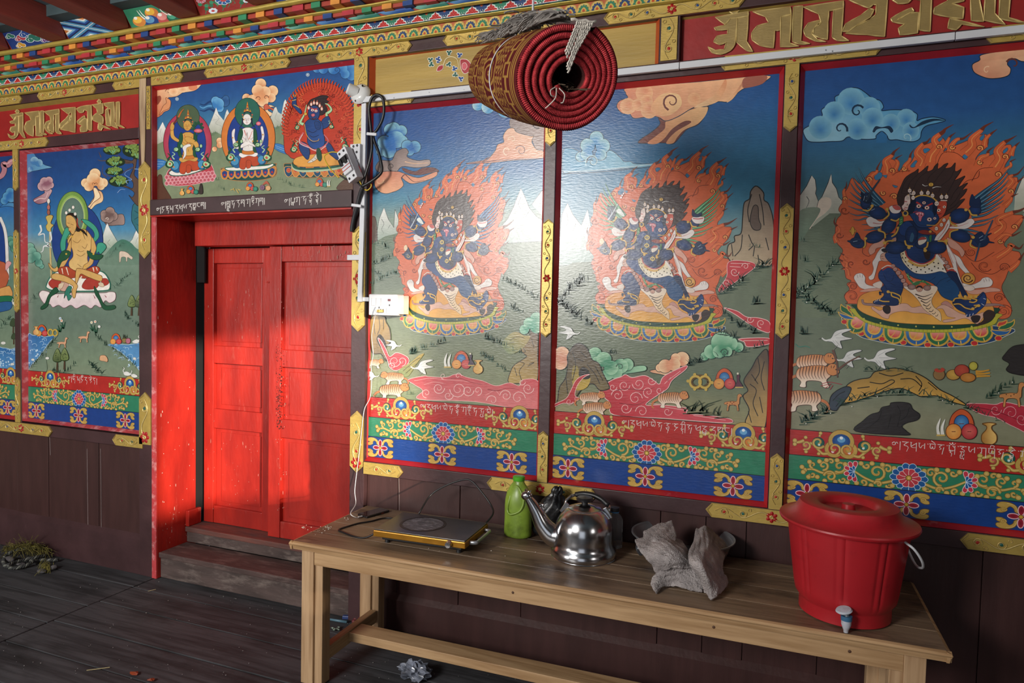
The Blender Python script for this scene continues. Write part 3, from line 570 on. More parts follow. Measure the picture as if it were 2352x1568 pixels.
b = MB(); b.box(sx[0]+W_*.11, sx[0]+W_*.56, -.0862, -.084, sx[4]+H_*.08, sx[4]+H_*.40); b.build('socket_face', 'switch_grey', bc)
b = MB(); b.box(sx[0]+W_*.64, sx[0]+W_*.88, -.088, -.084, sx[4]+H_*.10, sx[4]+H_*.36); b.build('rocker_switch', 'white_plastic', bc, bevel=.0015)
b = MB()
for u, v in ((.36, .33), (.42, .22), (.5, .22), (.72, .45)): b.box(sx[0]+W_*u, sx[0]+W_*(u+.03), -.0868, -.085, sx[4]+H_*v, sx[4]+H_*(v+.08))
b.build('pin_hole', 'black_plastic', bc)['kind'] = 'stuff'
b = MB(); b.box(sx[0]+W_*.32, sx[0]+W_*.54, -.095, -.086, sx[4]+H_*.14, sx[4]+H_*.27); b.build('charger_pins', mat('brass', 'b09a5a', .35, .8), sw, bevel=.001)
# lamp holder
q = wl(829, 217, -.053); lh = thing('lamp_holder', 'empty white ceramic lamp holder on the gilded post above the breaker', 'lamp holder', q)
D = V((-.62, -.62, .28)).normalized(); LM = D.to_track_quat('Z', 'Y').to_matrix().to_4x4(); LM.translation = q+V((0, -.002, 0))
mat('ceramic', 'd9dad8', .22, var=.04, dirt='c2beb6', dlo=.6, dhi=.9)
b = MB(); b.lathe([(.001, -.006), (.052, -.006), (.06, .0), (.055, .018), (.036, .032), (.001, .034)], (0, 0, 0), 32, Matrix.Translation(q) @ Matrix.Rotation(radians(72), 4, 'X')); b.build('base', 'ceramic', lh, smooth=True, auto=40)
b = MB(); b.lathe([(.032, .02), (.031, .072), (.027, .076), (.023, .072), (.023, .03), (.001, .03)], (0, 0, 0), 28, LM); b.build('socket_collar', 'ceramic', lh, smooth=True, auto=40)
b = MB(); b.lathe([(.0225, .032), (.0225, .068), (.0205, .068), (.0205, .034), (.001, .034)], (0, 0, 0), 24, LM); b.tube([LM @ V((.012, 0, .034)), LM @ V((.004, 0, .05))], .003, 6); b.build('brass_liner', 'brass', lh, smooth=True, auto=40)
b = MB(); b.ball(q+V((-.012, -.032, -.042)), .006, 5); b.ball(q+V((.03, -.03, .036)), .006, 5); b.build('screw', 'black_plastic', lh)
# circuit breakers
mx_ = cbox(804, 331, 826, 401, -.085, -.0405); mb_ = thing('breaker_mount', 'white breaker block screwed to the post beside the upright trunking', 'breaker', ((mx_[0]+mx_[1])/2, -.05, mx_[4]))
b = MB(); b.box(*mx_); b.build('block_case', 'white_plastic', mb_, bevel=.003)
b = MB(); w = mx_[1]-mx_[0]; h = mx_[5]-mx_[4]
b.box(mx_[0]+w*.45, mx_[0]+w*.85, -.092, -.084, mx_[4]+h*.25, mx_[4]+h*.5); b.build('lever_slot', 'switch_grey', mb_)
b = MB()
for u, v in ((.35, .92), (.72, .94), (.68, .73), (.62, .2)): b.ball(V((mx_[0]+w*u, -.086, mx_[4]+h*v)), .007, 5, (1, .4, 1))
b.build('screw', 'black_plastic', mb_)['kind'] = 'stuff'
q = wl(803, 379, -.12); mc = thing('circuit_breaker', 'loose white two-pole circuit breaker dangling on wires beside the trunking', 'breaker', q)
QM = Matrix.Translation(q) @ Matrix.Rotation(radians(-26), 4, 'Y') @ Matrix.Rotation(radians(-12), 4, 'Z')
b = MB(); b.box(-.035, .035, -.022, .03, -.094, .094, M=QM); b.build('breaker_case', 'white_plastic', mc, bevel=.003)
b = MB(); b.box(-.033, .033, -.036, -.02, -.05, .05, M=QM); bf = b.build('breaker_front', 'white_plastic', mc, bevel=.003)
b = MB(); b.box(-.0335, .0335, -.0375, -.035, .012, .044, M=QM); b.build('toggle_recess', 'black_plastic', bf)
for x in (-.019, .017):
    b = MB(); b.box(x-.008, x+.010, -.048, -.036, .0, .038, M=QM); b.build('toggle', 'black_plastic', bf, bevel=.002)
b = MB()
for z in (-.012, -.03): b.box(-.0332, .0332, -.0368, -.0355, z, z+.004, M=QM)
b.build('red_stripe', mat('stripe_red', 'b0303c', .5), bf)
b = MB()
for x in (-.018, .018):
    for z in (.076, -.076): b.lathe([(.001, 0), (.007, 0), (.007, .002)], (0, 0, 0), 10, QM @ Matrix.Translation((x, -.0225, z)) @ Matrix.Rotation(radians(90), 4, 'X'))
b.build('terminal_hole', 'black_plastic', mc)['kind'] = 'stuff'
mat('wire_yellow', 'd9b92c', .45); mat('wire_red', '8e1f28', .45)
yw = MB()
for pts in ([(784, 364), (778, 352), (763, 349), (748, 355), (745, 362), (752, 378), (765, 395), (778, 408)], ):
    yw.tube(cat([wl(x, y, -.10) for x, y in pts], 6, False), .0035, 6)
yw.tube(cat([wl(x, y, -.09) for x, y in ((819, 400), (824, 412), (830, 424))], 4, False), .0035, 6)
yw.tube(cat([wl(x, y, -.09) for x, y in ((806, 413), (815, 413), (822, 411), (828, 403))], 4, False), .0035, 6)
yw.tube(cat([wl(x, y, -.075) for x, y in ((832, 430), (842, 437), (850, 432), (853, 425), (849, 420))], 6, False), .0035, 6)
yw.build('yellow_wire', 'wire_yellow', mc, smooth=True)
b = MB(); b.tube(cat([wl(x, y, -.10) for x, y in ((799, 357), (803, 346), (810, 352), (820, 375), (828, 390), (830, 402))], 6, False), .0035, 6); b.ball(wl(800, 350, -.1), .012, 6); b.build('red_wire', 'wire_red', mc, smooth=True)
# black cable coil
ck = thing('power_cable', 'thick black power cable hung in a loop over the corner of the white trunking', 'cable', wl(850, 330, -.06))
cord('cable_loop', [wl(x, y, d) for x, y, d in ((831, 428, -.08), (840, 400, -.08), (849, 370, -.08), (854, 340, -.08), (853, 305, -.08), (849, 270, -.085), (848, 245, -.09), (855, 224, -.095), (867, 218, -.095), (879, 226, -.09), (882, 250, -.085), (878, 275, -.08), (866, 298, -.075), (857, 308, -.075), (860, 325, -.07), (868, 345, -.07), (875, 372, -.07), (877, 392, -.07), (868, 405, -.075), (850, 418, -.085), (832, 428, -.09))], .0085, 'black_plastic', ck)
cord('cable_tail', [wl(x, y, d) for x, y, d in ((833, 430, -.085), (826, 450, -.075), (820, 475, -.068), (813, 500, -.06), (809, 520, -.06), (808, 532, -.06))], .0115, mat('tape_grey', '26262a', .6), ck)
cord('cable_tail', [wl(x, y, d) for x, y, d in ((780, 402, -.09), (795, 411, -.085), (808, 413, -.085), (820, 418, -.085), (831, 429, -.085))], .005, 'black_plastic', ck)
for px, py in ((854, 308), (819, 472)):
    q = wl(px, py, -.085); b = MB(); b.box(-.032, .032, -.006, .006, -.008, .008, M=Matrix.Translation(q) @ Matrix.Rotation(radians(8), 4, 'Y')); b.build('cable_clip', 'white_plastic', ck, bevel=.003)
# ---------------------------------------------------------------- gilded plates with scrolls, flowers and jewels
gp_n = 0
GOLD, GOLDL, GOLDD = hx('bfa355'), hx('e2cb86'), hx('7d6528')  # pale crests and dark edges put relief shading into the gold
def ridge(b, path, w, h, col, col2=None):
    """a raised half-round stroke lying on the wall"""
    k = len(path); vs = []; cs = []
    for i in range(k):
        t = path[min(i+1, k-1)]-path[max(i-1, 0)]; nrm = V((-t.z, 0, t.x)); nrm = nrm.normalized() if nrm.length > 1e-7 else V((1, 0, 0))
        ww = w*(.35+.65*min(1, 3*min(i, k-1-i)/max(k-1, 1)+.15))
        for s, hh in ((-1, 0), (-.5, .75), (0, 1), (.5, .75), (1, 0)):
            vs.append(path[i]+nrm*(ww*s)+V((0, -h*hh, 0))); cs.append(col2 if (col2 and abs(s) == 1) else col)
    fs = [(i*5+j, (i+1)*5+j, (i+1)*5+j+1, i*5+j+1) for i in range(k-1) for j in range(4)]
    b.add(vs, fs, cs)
def spiral2(cx, cz, r0, r1, a0, turns, n=14):
    out = []
    for i in range(int(n*abs(turns))+1):
        t = i/(n*abs(turns)); a = a0+turns*2*pi*t; r = r0*(1-t)+r1*t; out.append((cx+r*cos(a), cz+r*sin(a)))
    return out
JEW = [hx('a8241e'), hx('1f5a50'), hx('22447e')]
def plate(label, x0, x1, z0, z1, ends, flower=None, y=FY):
    """gilded plate; ends = (pointed start, pointed end) along its long side; flower = place along it"""
    L_, horiz = max(x1-x0, z1-z0), (x1-x0) > (z1-z0); hw_ = min(x1-x0, z1-z0)/2; tipl = hw_*.85
    C0 = (x0, (z0+z1)/2) if horiz else ((x0+x1)/2, z0)
    def W3(u, v, d=0.): return V((C0[0]+u, y+.002-d, C0[1]+v)) if horiz else V((C0[0]-v, y+.002-d, C0[1]+u))
    o = thing('gilded_plate', label, 'ornament', W3(L_/2, 0), 'gilded plates nailed to the timber frame')
    s0, s1 = ends; out = [(0, 0), (tipl, -hw_)] if s0 else [(0, hw_), (0, -hw_)]
    out += [(L_-tipl, -hw_), (L_, 0), (L_-tipl, hw_)] if s1 else [(L_, -hw_), (L_, hw_)]
    if s0: out += [(tipl, hw_)]
    b = MB(); P = [W3(u, v, .009) for u, v in out]; n = len(P)
    b.add(P+[p+V((0, .0088, 0)) for p in P], [tuple(range(n)) if not horiz else tuple(range(n))]+[(i, n+i, n+(i+1) % n, (i+1) % n) for i in range(n)], GOLD)
    # raised border at pointed ends and scroll vine
    for s, e in ((s0, 0), (s1, L_)):
        if s:
            d = 1 if e == 0 else -1
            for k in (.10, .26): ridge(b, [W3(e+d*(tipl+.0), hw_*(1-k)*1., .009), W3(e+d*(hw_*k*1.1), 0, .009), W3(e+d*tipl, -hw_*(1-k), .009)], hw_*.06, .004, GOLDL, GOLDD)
    per = hw_*2.5; k = max(2, int((L_-2*tipl*.6)/per)); st = (L_-per*k)/2
    path = []; jl = []
    for i in range(k*10+1):
        u = st+i*per/10; path.append(W3(u, hw_*.52*sin(i/10*pi), .009))
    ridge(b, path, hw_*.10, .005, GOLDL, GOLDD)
    for i in range(k):
        u = st+(i+.5)*per; sgn = 1 if i % 2 == 0 else -1
        if flower is not None and abs(u-flower*L_) < hw_*1.3: continue
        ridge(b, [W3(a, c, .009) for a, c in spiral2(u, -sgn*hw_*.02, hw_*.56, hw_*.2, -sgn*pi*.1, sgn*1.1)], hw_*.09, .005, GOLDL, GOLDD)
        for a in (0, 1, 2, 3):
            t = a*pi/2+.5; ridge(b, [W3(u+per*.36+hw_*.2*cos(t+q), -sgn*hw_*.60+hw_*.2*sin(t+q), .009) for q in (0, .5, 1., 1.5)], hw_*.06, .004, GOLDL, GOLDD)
        t = [(u+hw_*.26*cos(a)*(1.15 if cos(a) > 0 else .7), -sgn*hw_*.02+hw_*.2*sin(a)) for a in [j*pi/5 for j in range(10)]]
        jb = MB(); pts = [W3(a, c, .0098) for a, c in t]; mid = W3(u, -sgn*hw_*.02, .0125); oo = len(jb.v)
        jb.add(pts+[mid], [(j, (j+1) % 10, 10) for j in range(10)], JEW[i % 3]); jl.append(jb)
    pb = b.build('plate_body', 'gilding', o)
    for jb in jl: jb.build('jewel', 'wood_paint', pb)
    if flower is not None:
        f = MB(); u = flower*L_
        for j in range(6):
            a = j*pi/3+pi/6; cx, cz = u+hw_*.50*cos(a), hw_*.50*sin(a)
            t = [W3(cx+hw_*(.30*cos(q)*cos(a)-.25*sin(q)*sin(a)), cz+hw_*(.30*cos(q)*sin(a)+.25*sin(q)*cos(a)), .010) for q in [w*pi/5 for w in range(10)]]
            f.add(t+[W3(cx, cz, .015)], [(w, (w+1) % 10, 10) for w in range(10)], hx('a81c1c'))
        fw = f.build('flower', 'wood_paint', o)
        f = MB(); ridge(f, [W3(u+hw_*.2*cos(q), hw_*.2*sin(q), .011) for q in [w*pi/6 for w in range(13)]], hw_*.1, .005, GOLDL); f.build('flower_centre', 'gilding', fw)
    return o
X = lambda px, py: wl(px, py, FY).x
Z = lambda px, py: wl(px, py, FY).z
zr0, zr1 = 3.183, 3.244
TR = 'on the top rail under the cornice'
plate('gilded plate at the far left end of the top rail', X(-60, 250), X(52, 232), zr0, zr1, (0, 1))
plate('gilded plate with a red flower above the left red board of gold letters', X(88, 232), X(222, 207), zr0, zr1, (1, 1), .48)
plate('short gilded plate pressed against the bared wooden strip, on the letter-board side', X(260, 205), X(322, 195), zr0, zr1, (1, 0))
plate('short gilded plate at the top left corner of the three-deity mural', X(349, 190), X(423, 180), zr0, zr1, (0, 1))
plate('gilded plate with a red flower centred above the three-deity mural', X(470, 175), X(669, 145), zr0, zr1, (1, 1), .48)
plate('flowered gilded plate where the top rail meets the post right of the door', X(727, 135), X(947, 105), zr0, zr1, (1, 1), .47)
plate('gilded plate partly behind the left end of the hanging rolled carpet', X(1018, 90), X(1276, 60), zr0, zr1, (1, 1), .5)
plate('gilded plate with a red flower above the short post between yellow and red boards', X(1387, 45), X(1712, 10), zr0, zr1, (1, 1), .5)
p2x = (-2.243, -2.157)
plate('tall gilded plate on the door-side post above the lamp holder', *p2x, 2.985, zr0-.001, (0, 0))
plate('gilded plate on the door-side post between the lamp holder and the breaker', *p2x, Z(826, 335), 2.984, (0, 0), .86)
plate('gilded plate with a red flower crossed by the trunking stub, beside the door top', *p2x, Z(820, 761), Z(826, 519), (1, 1), .5)
plate('gilded plate low on the post just right of the red door', *p2x, Z(818, 1084), Z(820, 943), (1, 1), .16)
p1x = (-3.878, -3.776)
plate('sliver of gilded plate beside the bared wooden strip on the post left of the door', -3.808, -3.776, Z(343, 297), zr0-.001, (0, 0))
plate('gilded plate with a red flower halfway up the post left of the door', *p1x, Z(338, 594), Z(338, 370), (1, 1), .5)
plate('gilded plate low on the post left of the door', *p1x, Z(342, 1021), Z(342, 901), (0, 1), .14)
p0x = (-5.095, -5.04)
plate('gilded plate hanging down at the top of the post left of the yellow dancer', *p0x, Z(45, 438), 2.865, (1, 0))
plate('long gilded plate halfway up the post left of the yellow dancer', *p0x, Z(50, 718), Z(46, 527), (1, 1), .5)
plate('gilded plate at the foot of the post left of the yellow dancer', *p0x, .925, Z(50, 866), (0, 1))
plate('gilded plate with a red flower crossing the rail below the left gold letters', X(-80, 345), X(113, 330), 2.866, 2.930, (1, 1), .70)
plate('gilded plate with a red flower on the bottom rail at the far left edge', X(-40, 965), X(121, 988), .849, .922, (1, 1), .58)
plate('short gilded plate on the bottom rail next to the post left of the door', X(260, 1000), X(329, 1010), .849, .922, (1, 0))
r2 = (2.908, 2.972)
plate('gilded plate under the white trunking corner, above the first large mural', -2.151, X(955, 240), *r2, (0, 1))
plate('gilded plate behind the rolled carpet atop the post between first and middle murals', X(1160, 210), X(1400, 195), *r2, (1, 1), .5)
plate('flowered gilded plate under the white trunking, above the middle and right murals', X(1651, 160), X(2028, 130), *r2, (1, 1), .48)
plate('gilded plate end at the far upper right under the trunking', X(2258, 100), 1.1, *r2, (1, 0))
p3x, p4x = (-1.114, -1.061), (-.009, .047)
plate('gilded plate whose point hangs just below the rolled carpet', *p3x, Z(1266, 336), 2.907, (1, 0))
plate('flowered gilded plate halfway up the post between first and middle murals', *p3x, Z(1250, 774), Z(1262, 503), (1, 1), .5)
plate('gilded plate at the foot of the post between the first two large murals', *p3x, .936, Z(1248, 989), (0, 1))
plate('gilded plate at the top of the post between the second and third large murals', *p4x, Z(1818, 303), 2.907, (1, 0))
plate('flowered gilded plate halfway up the post between middle and right murals', *p4x, Z(1804, 778), Z(1808, 467), (1, 1), .5)
plate('gilded plate at the foot of the post left of the red bucket', *p4x, .936, Z(1780, 1040), (0, 1))
br = (.866, .932)
plate('short gilded plate on the bottom rail under the left corner of the first large mural', -2.151, X(926, 1085), *br, (0, 1))
plate('gilded plate with a red flower on the bottom rail behind the green bottle', X(1119, 1105), X(1372, 1135), *br, (1, 1), .5)
plate('gilded plate with a red flower on the bottom rail just left of the red bucket', X(1621, 1165), X(1935, 1200), *br, (1, 1), .5)
plate('gilded plate on the bottom rail right of the red bucket', X(2205, 1225), 1.1, *br, (1, 0))
# ================================================================ rolled carpet hung from the ceiling
D0 = 1.5; fc = CAM+ray(1299, 176)*D0
ax = ray(896, 170).normalized()                         # runs away from the viewer
RL = 1.0; Rr = .1135
e1 = ax.cross(V((0, 0, 1))).normalized(); e2 = e1.cross(ax).normalized()   # right, up
RMt = Matrix((e1, e2, ax)).transposed().to_4x4(); RMt.translation = fc
rg = thing('rolled_carpet', 'rolled red and gold patterned carpet hanging from a cord in front of the murals', 'carpet', fc)
turns, r_in = 5.6, .034; pit = (Rr-r_in)/turns
def spr(t):                                              # t in 0..1 from the outside inwards
    a = radians(62)-t*turns*2*pi; r = Rr-t*(Rr-r_in)
    sq = 1+.035*sin(2*a+.6)*(.4+t) ; ox = .012*t; oy = -.004*t
    return V((r*sq*cos(a)+ox, r*(1-.03*cos(a)*t)*sin(a)+oy, 0))
b = MB(); n = 620; vs = []; fs = []
for i in range(n+1):
    t = i/n; p = spr(t); c_ = V((.012*t, -.004*t, 0)); d = (p-c_).normalized(); th = pit*.5
    for s, z in ((1, .0), (1, RL), (-1, RL), (-1, .0)): vs.append(RMt @ (p-d*th*.5+d*(th*.72*s)+V((0, 0, z))))
for i in range(n):
    for j in range(4): fs.append((i*4+j, i*4+(j+1) % 4, (i+1)*4+(j+1) % 4, (i+1)*4+j))
b.add(vs, fs); b.build('carpet_roll', mat('pile_dark', '5a2018', .95, var=.25, scale=30, bump=.8, bscale=200), rg)
# woven outer face: brocade in gold and maroon
def weave(u, a):
    """u 0..1 along the roll (0 near), a arc position in repeats"""
    g, m = hx('977238'), hx('54191b'); d = hx('6e2a20')
    if u < .035: return m
    if u < .10: return g if (u*100 % 2.6) > 1.15 else m
    bands = [(.10, .215), (.345, .60), (.73, .85)]
    for k, (s, e) in enumerate(bands):
        if s <= u < e:
            v = (u-s)/(e-s); f = (a*(1 if k == 1 else 1.6)) % 1.
            if k != 1:
                x, y = abs(f-.5)*2, v
                if y < .12 or y > .88: return m
                if x < .40: return m if .30 < y < .70 else g
                if x < .55: return g
                return m if (y < .38 or y > .62) else g
            x, y = (f-.5)*2.2, (v-.5)*2
            r = sqrt(x*x+y*y*.8)
            if r < .2: return g if abs(x) > .05 else m
            if r < .44: return m
            if r < .56: return g
            if r < .66: return m
            if abs(y) > .86: return g
            return g if sin(14*r+3*atan2(y, x)) > .45 else m
    w = (u*100) % 4.2
    f = (a*1.3) % 1.
    if w < .9: return m
    if w < 1.25: return g
    if w < 2.2: return m if (f*6 % 1) > .4 else g
    if w < 3.0: return g if sin(f*44+u*30) > .35 else m
    return m if (f*3 % 1) > .5 else g
b = MB(); nu, na = 300, 300; vs = []; cs = []
for i in range(nu+1):
    u = i/nu
    for j in range(na):
        a = 2*pi*j/na; k = (radians(62)-a) % (2*pi)/(2*pi)/turns; p = spr(k*1.0); d = V((cos(a), sin(a), 0))
        if k*turns > .93: p = p.lerp(spr(0), (k*turns-.93)/.07)
        sag = -.010*sin(pi*u) if sin(a) < 0 else .006*sin(pi*u)
        belt = -.006*math.exp(-((u-.47)/.03)**2)
        vs.append(RMt @ (p*(1+pit*.42/Rr+belt/Rr)+V((0, sag*abs(sin(a)), u*RL)))); cs.append(weave(u, a/(2*pi)*7))
b.add(vs, [(i*na+j, (i+1)*na+j, (i+1)*na+(j+1) % na, i*na+(j+1) % na) for i in range(nu) for j in range(na)], cs)
b.build('woven_face', 'wool_paint' if 'wool_paint' in MATS else paintmat('wool_paint', .9, bump=.3, bscale=220., spec=.1), rg, smooth=True)
# oversewn red edge at the near end, two rows of stitches
mat('wool_red', 'cc4a4e', .85, var=.22, scale=60, bump=.4, bscale=300, col2='ac343a', spec=.15)
b = MB(); n = 3600; path = []; rad = []
for i in range(n):
    t = i/n; p = spr(t); c_ = V((.012*t, -.004*t, 0)); d = (p-c_).normalized()
    path.append(RMt @ (p-d*pit*.16+V((0, 0, .001)))); rad.append(pit*.43*(1+.2*sin(i*1.45)))
b.tube(path, rad, 7); b.build('oversewn_edge', 'wool_red', rg, smooth=True)
b = MB(); path = []; rad = []
for i in range(n):
    t = i/n; p = spr(t); c_ = V((.012*t, -.004*t, 0)); d = (p-c_).normalized()
    path.append(RMt @ (p+d*pit*.20+V((0, 0, .003)))); rad.append(pit*.26*(1+.28*sin(i*1.45+1)))
b.tube(path, rad, 6); b.build('oversewn_edge', mat('wool_red_deep', '8e2a32', .9, var=.25, scale=60, bump=.4, bscale=300, col2='4c141a', spec=.1), rg, smooth=True)
# strap, cord, fringe
b = MB(); vs = []; n = 90
for i in range(n):
    a = 2*pi*i/n; k = (radians(62)-a) % (2*pi)/(2*pi)/turns; p = spr(k)*(1+pit*.5/Rr-.0035/Rr)
    for w in (-.006, .006): vs.append(RMt @ (p+V((0, -.010*abs(sin(a)) if sin(a) < 0 else .006*abs(sin(a)), .47*RL+w+.022*sin(a*1.+.5)))))
b.add(vs, [(2*i, 2*i+1, 2*((i+1) % n)+1, 2*((i+1) % n)) for i in range(n)]); o = b.build('strap', mat('strap_white', 'd8d6da', .6), rg, smooth=True); s = o.modifiers.new('t', 'SOLIDIFY'); s.thickness = .002; s.offset = 0
top = RMt @ V((.012, Rr+.022, .50)); anchor = V((top.x, top.y, 3.44))
cord('hanging_cord', [top, top.lerp(anchor, .3), anchor+V((0, 0, .2))], .0035, mat('cord_white', 'c9c8cc', .6), rg)
random.seed(14); mat('fringe_grey', '9c9690', .95, var=.25, scale=40); mat('fringe_white', 'd8d0c4', .95, var=.15, scale=50)
b = MB()
def strand(s, p0, d, l, r, droop):
    pts = [p0]; q = p0.copy(); dd = d.copy()
    for i in range(5):
        q = q+dd*(l/5); dd = (dd+V((random.gauss(0, .12), random.gauss(0, .12)-droop, random.gauss(0, .12)))).normalized(); pts.append(q.copy())
        rr = sqrt(q.x**2+q.y**2)
        if rr < Rr+.008 and 0 < q.z < RL: s_ = (Rr+.008)/rr; q.x *= s_; q.y *= s_; pts[-1] = q.copy()
    s.tube([RMt @ x for x in pts], r, 4)
for i in range(620):
    z = random.uniform(.02, .98)*RL; a = radians(92+random.gauss(0, 7)); p0 = V(((Rr+.008)*cos(a), (Rr+.008+random.uniform(0, .012))*sin(a), z))
    strand(b, p0, V((-1*random.uniform(.5, 1)+.35*sin(z*37), random.uniform(-.05, .22), .5*sin(z*23)+random.gauss(0, .15))).normalized(), random.uniform(.04, .08), random.uniform(.0014, .0024), .22)
for i in range(140):
    p0 = V((random.gauss(0, .02), Rr+.02+random.uniform(0, .03), RL*.50+random.gauss(0, .05)))
    strand(b, p0, V((random.gauss(-.5, .5), random.uniform(-.3, .1), random.gauss(.3, .7))).normalized(), random.uniform(.03, .07), random.uniform(.0014, .0026), .25)
b.build('grey_fringe', 'fringe_grey', rg)['kind'] = 'stuff'
b = MB()
for i in range(9):
    x0 = .012+.0042*i; tilt = -.003*i; y0 = Rr*.985
    pts = []
    for j in range(26):
        t = j/25; x = x0*(1-t)+(.012+.0035*(i-4)*.6)*t-.012*t; y = y0-(.062+.006*((i*7) % 3)+(.03 if i in (3, 4, 5) else 0))*t
        pts.append(RMt @ V((x+.0011*cos(j*2.2+i), y, -.011-.002*sin(t*3)+.0011*sin(j*2.2+i))))
    b.tube(pts, .0024, 5)
b.tube([RMt @ V((-.002+.008*i, Rr+.000+.002*sin(i*2), -.006)) for i in range(8)], .0035, 6)
b.build('white_tassel', 'fringe_white', rg, smooth=True)
b = MB()
for i in range(46):
    a = random.uniform(-2.6, -.5); p0 = V((.012+.03*cos(a), -.004+.028*sin(a), random.uniform(.02, .25))); b.tube([RMt @ x for x in cat([p0, p0+V((random.gauss(0, .008), random.uniform(.002, .014), random.gauss(-.01, .03))), p0+V((random.gauss(0, .02), random.uniform(0, .02), random.gauss(-.02, .03)))], 4, False)], .0009, 4)
b.build('inner_fringe', mat('fringe_brown', '7a6650', .9, var=.3, scale=40), rg)['kind'] = 'stuff'
b = MB(); p = spr(.995)
b.tube([RMt @ x for x in cat([p+V((.004, 0, -.006)), p+V((.016, -.012, -.012)), p+V((.015, -.028, -.010)), p+V((.010, -.03, -.008))], 5, False)], .0014, 5)
b.tube([RMt @ x for x in cat([p+V((-.002, 0, -.006)), p+V((-.004, -.02, -.014)), p+V((-.016, -.036, -.012)), p+V((-.024, -.044, -.010))], 5, False)], .0014, 5)
b.tube([RMt @ x for x in cat([p+V((-.004, .002, -.006)), p+V((-.016, -.006, -.012)), p+V((-.014, -.016, -.014)), p+V((-.004, -.018, -.010))], 5, False)], .0012, 5)
b.build('loose_thread', 'fringe_white', rg, smooth=True)
# ================================================================ on the floor
def fl_(px, py, z=0.):
    p = at(px, py, 2, z); p.y = min(p.y, -.075); return p
P = fl_(66, 1282); rp = thing('rope_coil', 'coil of dark twisted rope with frayed yellow straw by the left wall', 'rope', P)
b = MB(); random.seed(4)
mat('rope_dark', '3c3d3c', .85, var=.2, scale=30, bump=.4, bscale=120); mat('rope_pale', '77786f', .85, var=.2, scale=30); mat('straw', '7d7432', .9, var=.35, scale=20, col2='4a4420'); mat('rag_grey', '6d686a', .95, var=.25, scale=15, bump=.5, bscale=60)
def rope(pts, r):
    C = cat(pts, 14, False); a_ = MB(); c_ = MB()
    for k in range(3):
        path = []
        for i, p in enumerate(C):
            t = (C[min(i+1, len(C)-1)]-C[max(i-1, 0)]).normalized(); s = t.cross(V((0, 0, 1))).normalized(); u = s.cross(t); q = i*.75+k*2*pi/3
            path.append(p+(s*cos(q)+u*sin(q))*r*.55)
        (c_ if k == 2 else a_).tube(path, r*.62, 6)
    return a_, c_
f = lambda px, py, z: fl_(px, py, z)
for pts in ([(75, 1258, .05), (40, 1262, .05), (12, 1278, .03), (10, 1296, .02), (30, 1304, .015), (60, 1298, .02), (75, 1288, .03), (62, 1284, .04)], [(18, 1297, .05), (45, 1288, .045), (80, 1280, .045), (105, 1276, .03), (92, 1284, .02), (112, 1286, .02), (134, 1285, .016)]):
    A, c_ = rope([f(*p) for p in pts], .011); A.build('rope_strand', 'rope_dark', rp, smooth=True); c_.build('rope_strand', 'rope_pale', rp, smooth=True)
b = MB()
for i in range(420):
    t = random.random(); px = 8+115*t; py = 1262-16*sin(t*2.6)+random.gauss(0, 5)+10*t; p = f(px, py, max(.006, .06*sin(t*3)+random.gauss(.01, .015)))
    d = V((random.gauss(.8, .5), -abs(random.gauss(-.1, .4)), random.gauss(.0, .35))).normalized()*random.uniform(.03, .11); b.tube([p, p+d*.5+V((0, 0, .006)), V((p.x+d.x, p.y+d.y, max(.003, p.z+d.z)))], random.uniform(.0008, .002), 4)
for i in range(60):
    p = f(random.gauss(108, 5), random.gauss(1302, 5), .012); d = V((random.gauss(0, .5), -abs(random.gauss(0, .5)), .2))*.05; b.tube([p, p+d*.5+V((0, 0, .02)), V((p.x+d.x, p.y+d.y, .004))], .0014, 4)
b.build('straw_fray', 'straw', rp)['kind'] = 'stuff'
b = MB(); b.ball(f(96, 1311, .013), .028, 8, (1.3, .8, .45)); b.ball(f(124, 1302, .015), .026, 8, (.8, .9, .6)); b.ball(f(22, 1284, .02), .035, 8, (1.2, .8, .6)); b.ball(f(48, 1293, .015), .03, 8, (1.2, .8, .5)); b.build('rag', 'rag_grey', rp, smooth=True)
# crumpled clear wrapper under the table
P = fl_(952, 1556); b = MB(); random.seed(9); n = 26; vv = []; ff = []
for i in range(n):
    for j in range(n):
        t, q = pi*i/(n-1), 2*pi*j/n; r = .062*(1+.22*sin(5*q+3*t)+.15*sin(9*q-7*t)+.1*random.uniform(-1, 1)); vv.append(P+V((r*1.2*sin(t)*cos(q), r*.8*sin(t)*sin(q), max(.001, .035+r*.6*cos(t)))))
for i in range(n-1):
    for j in range(n): ff.append((i*n+j, (i+1)*n+j, (i+1)*n+(j+1) % n, i*n+(j+1) % n))
b.add(vv, ff); wr = b.build('plastic_wrapper', mat('film_grey', '9aa0b0', .25, var=.35, scale=18, spec=.7, col2='4a4e58'), smooth=False); tag(wr, 'crumpled grey see-through plastic wrapper on the floor under the table', 'wrapper')
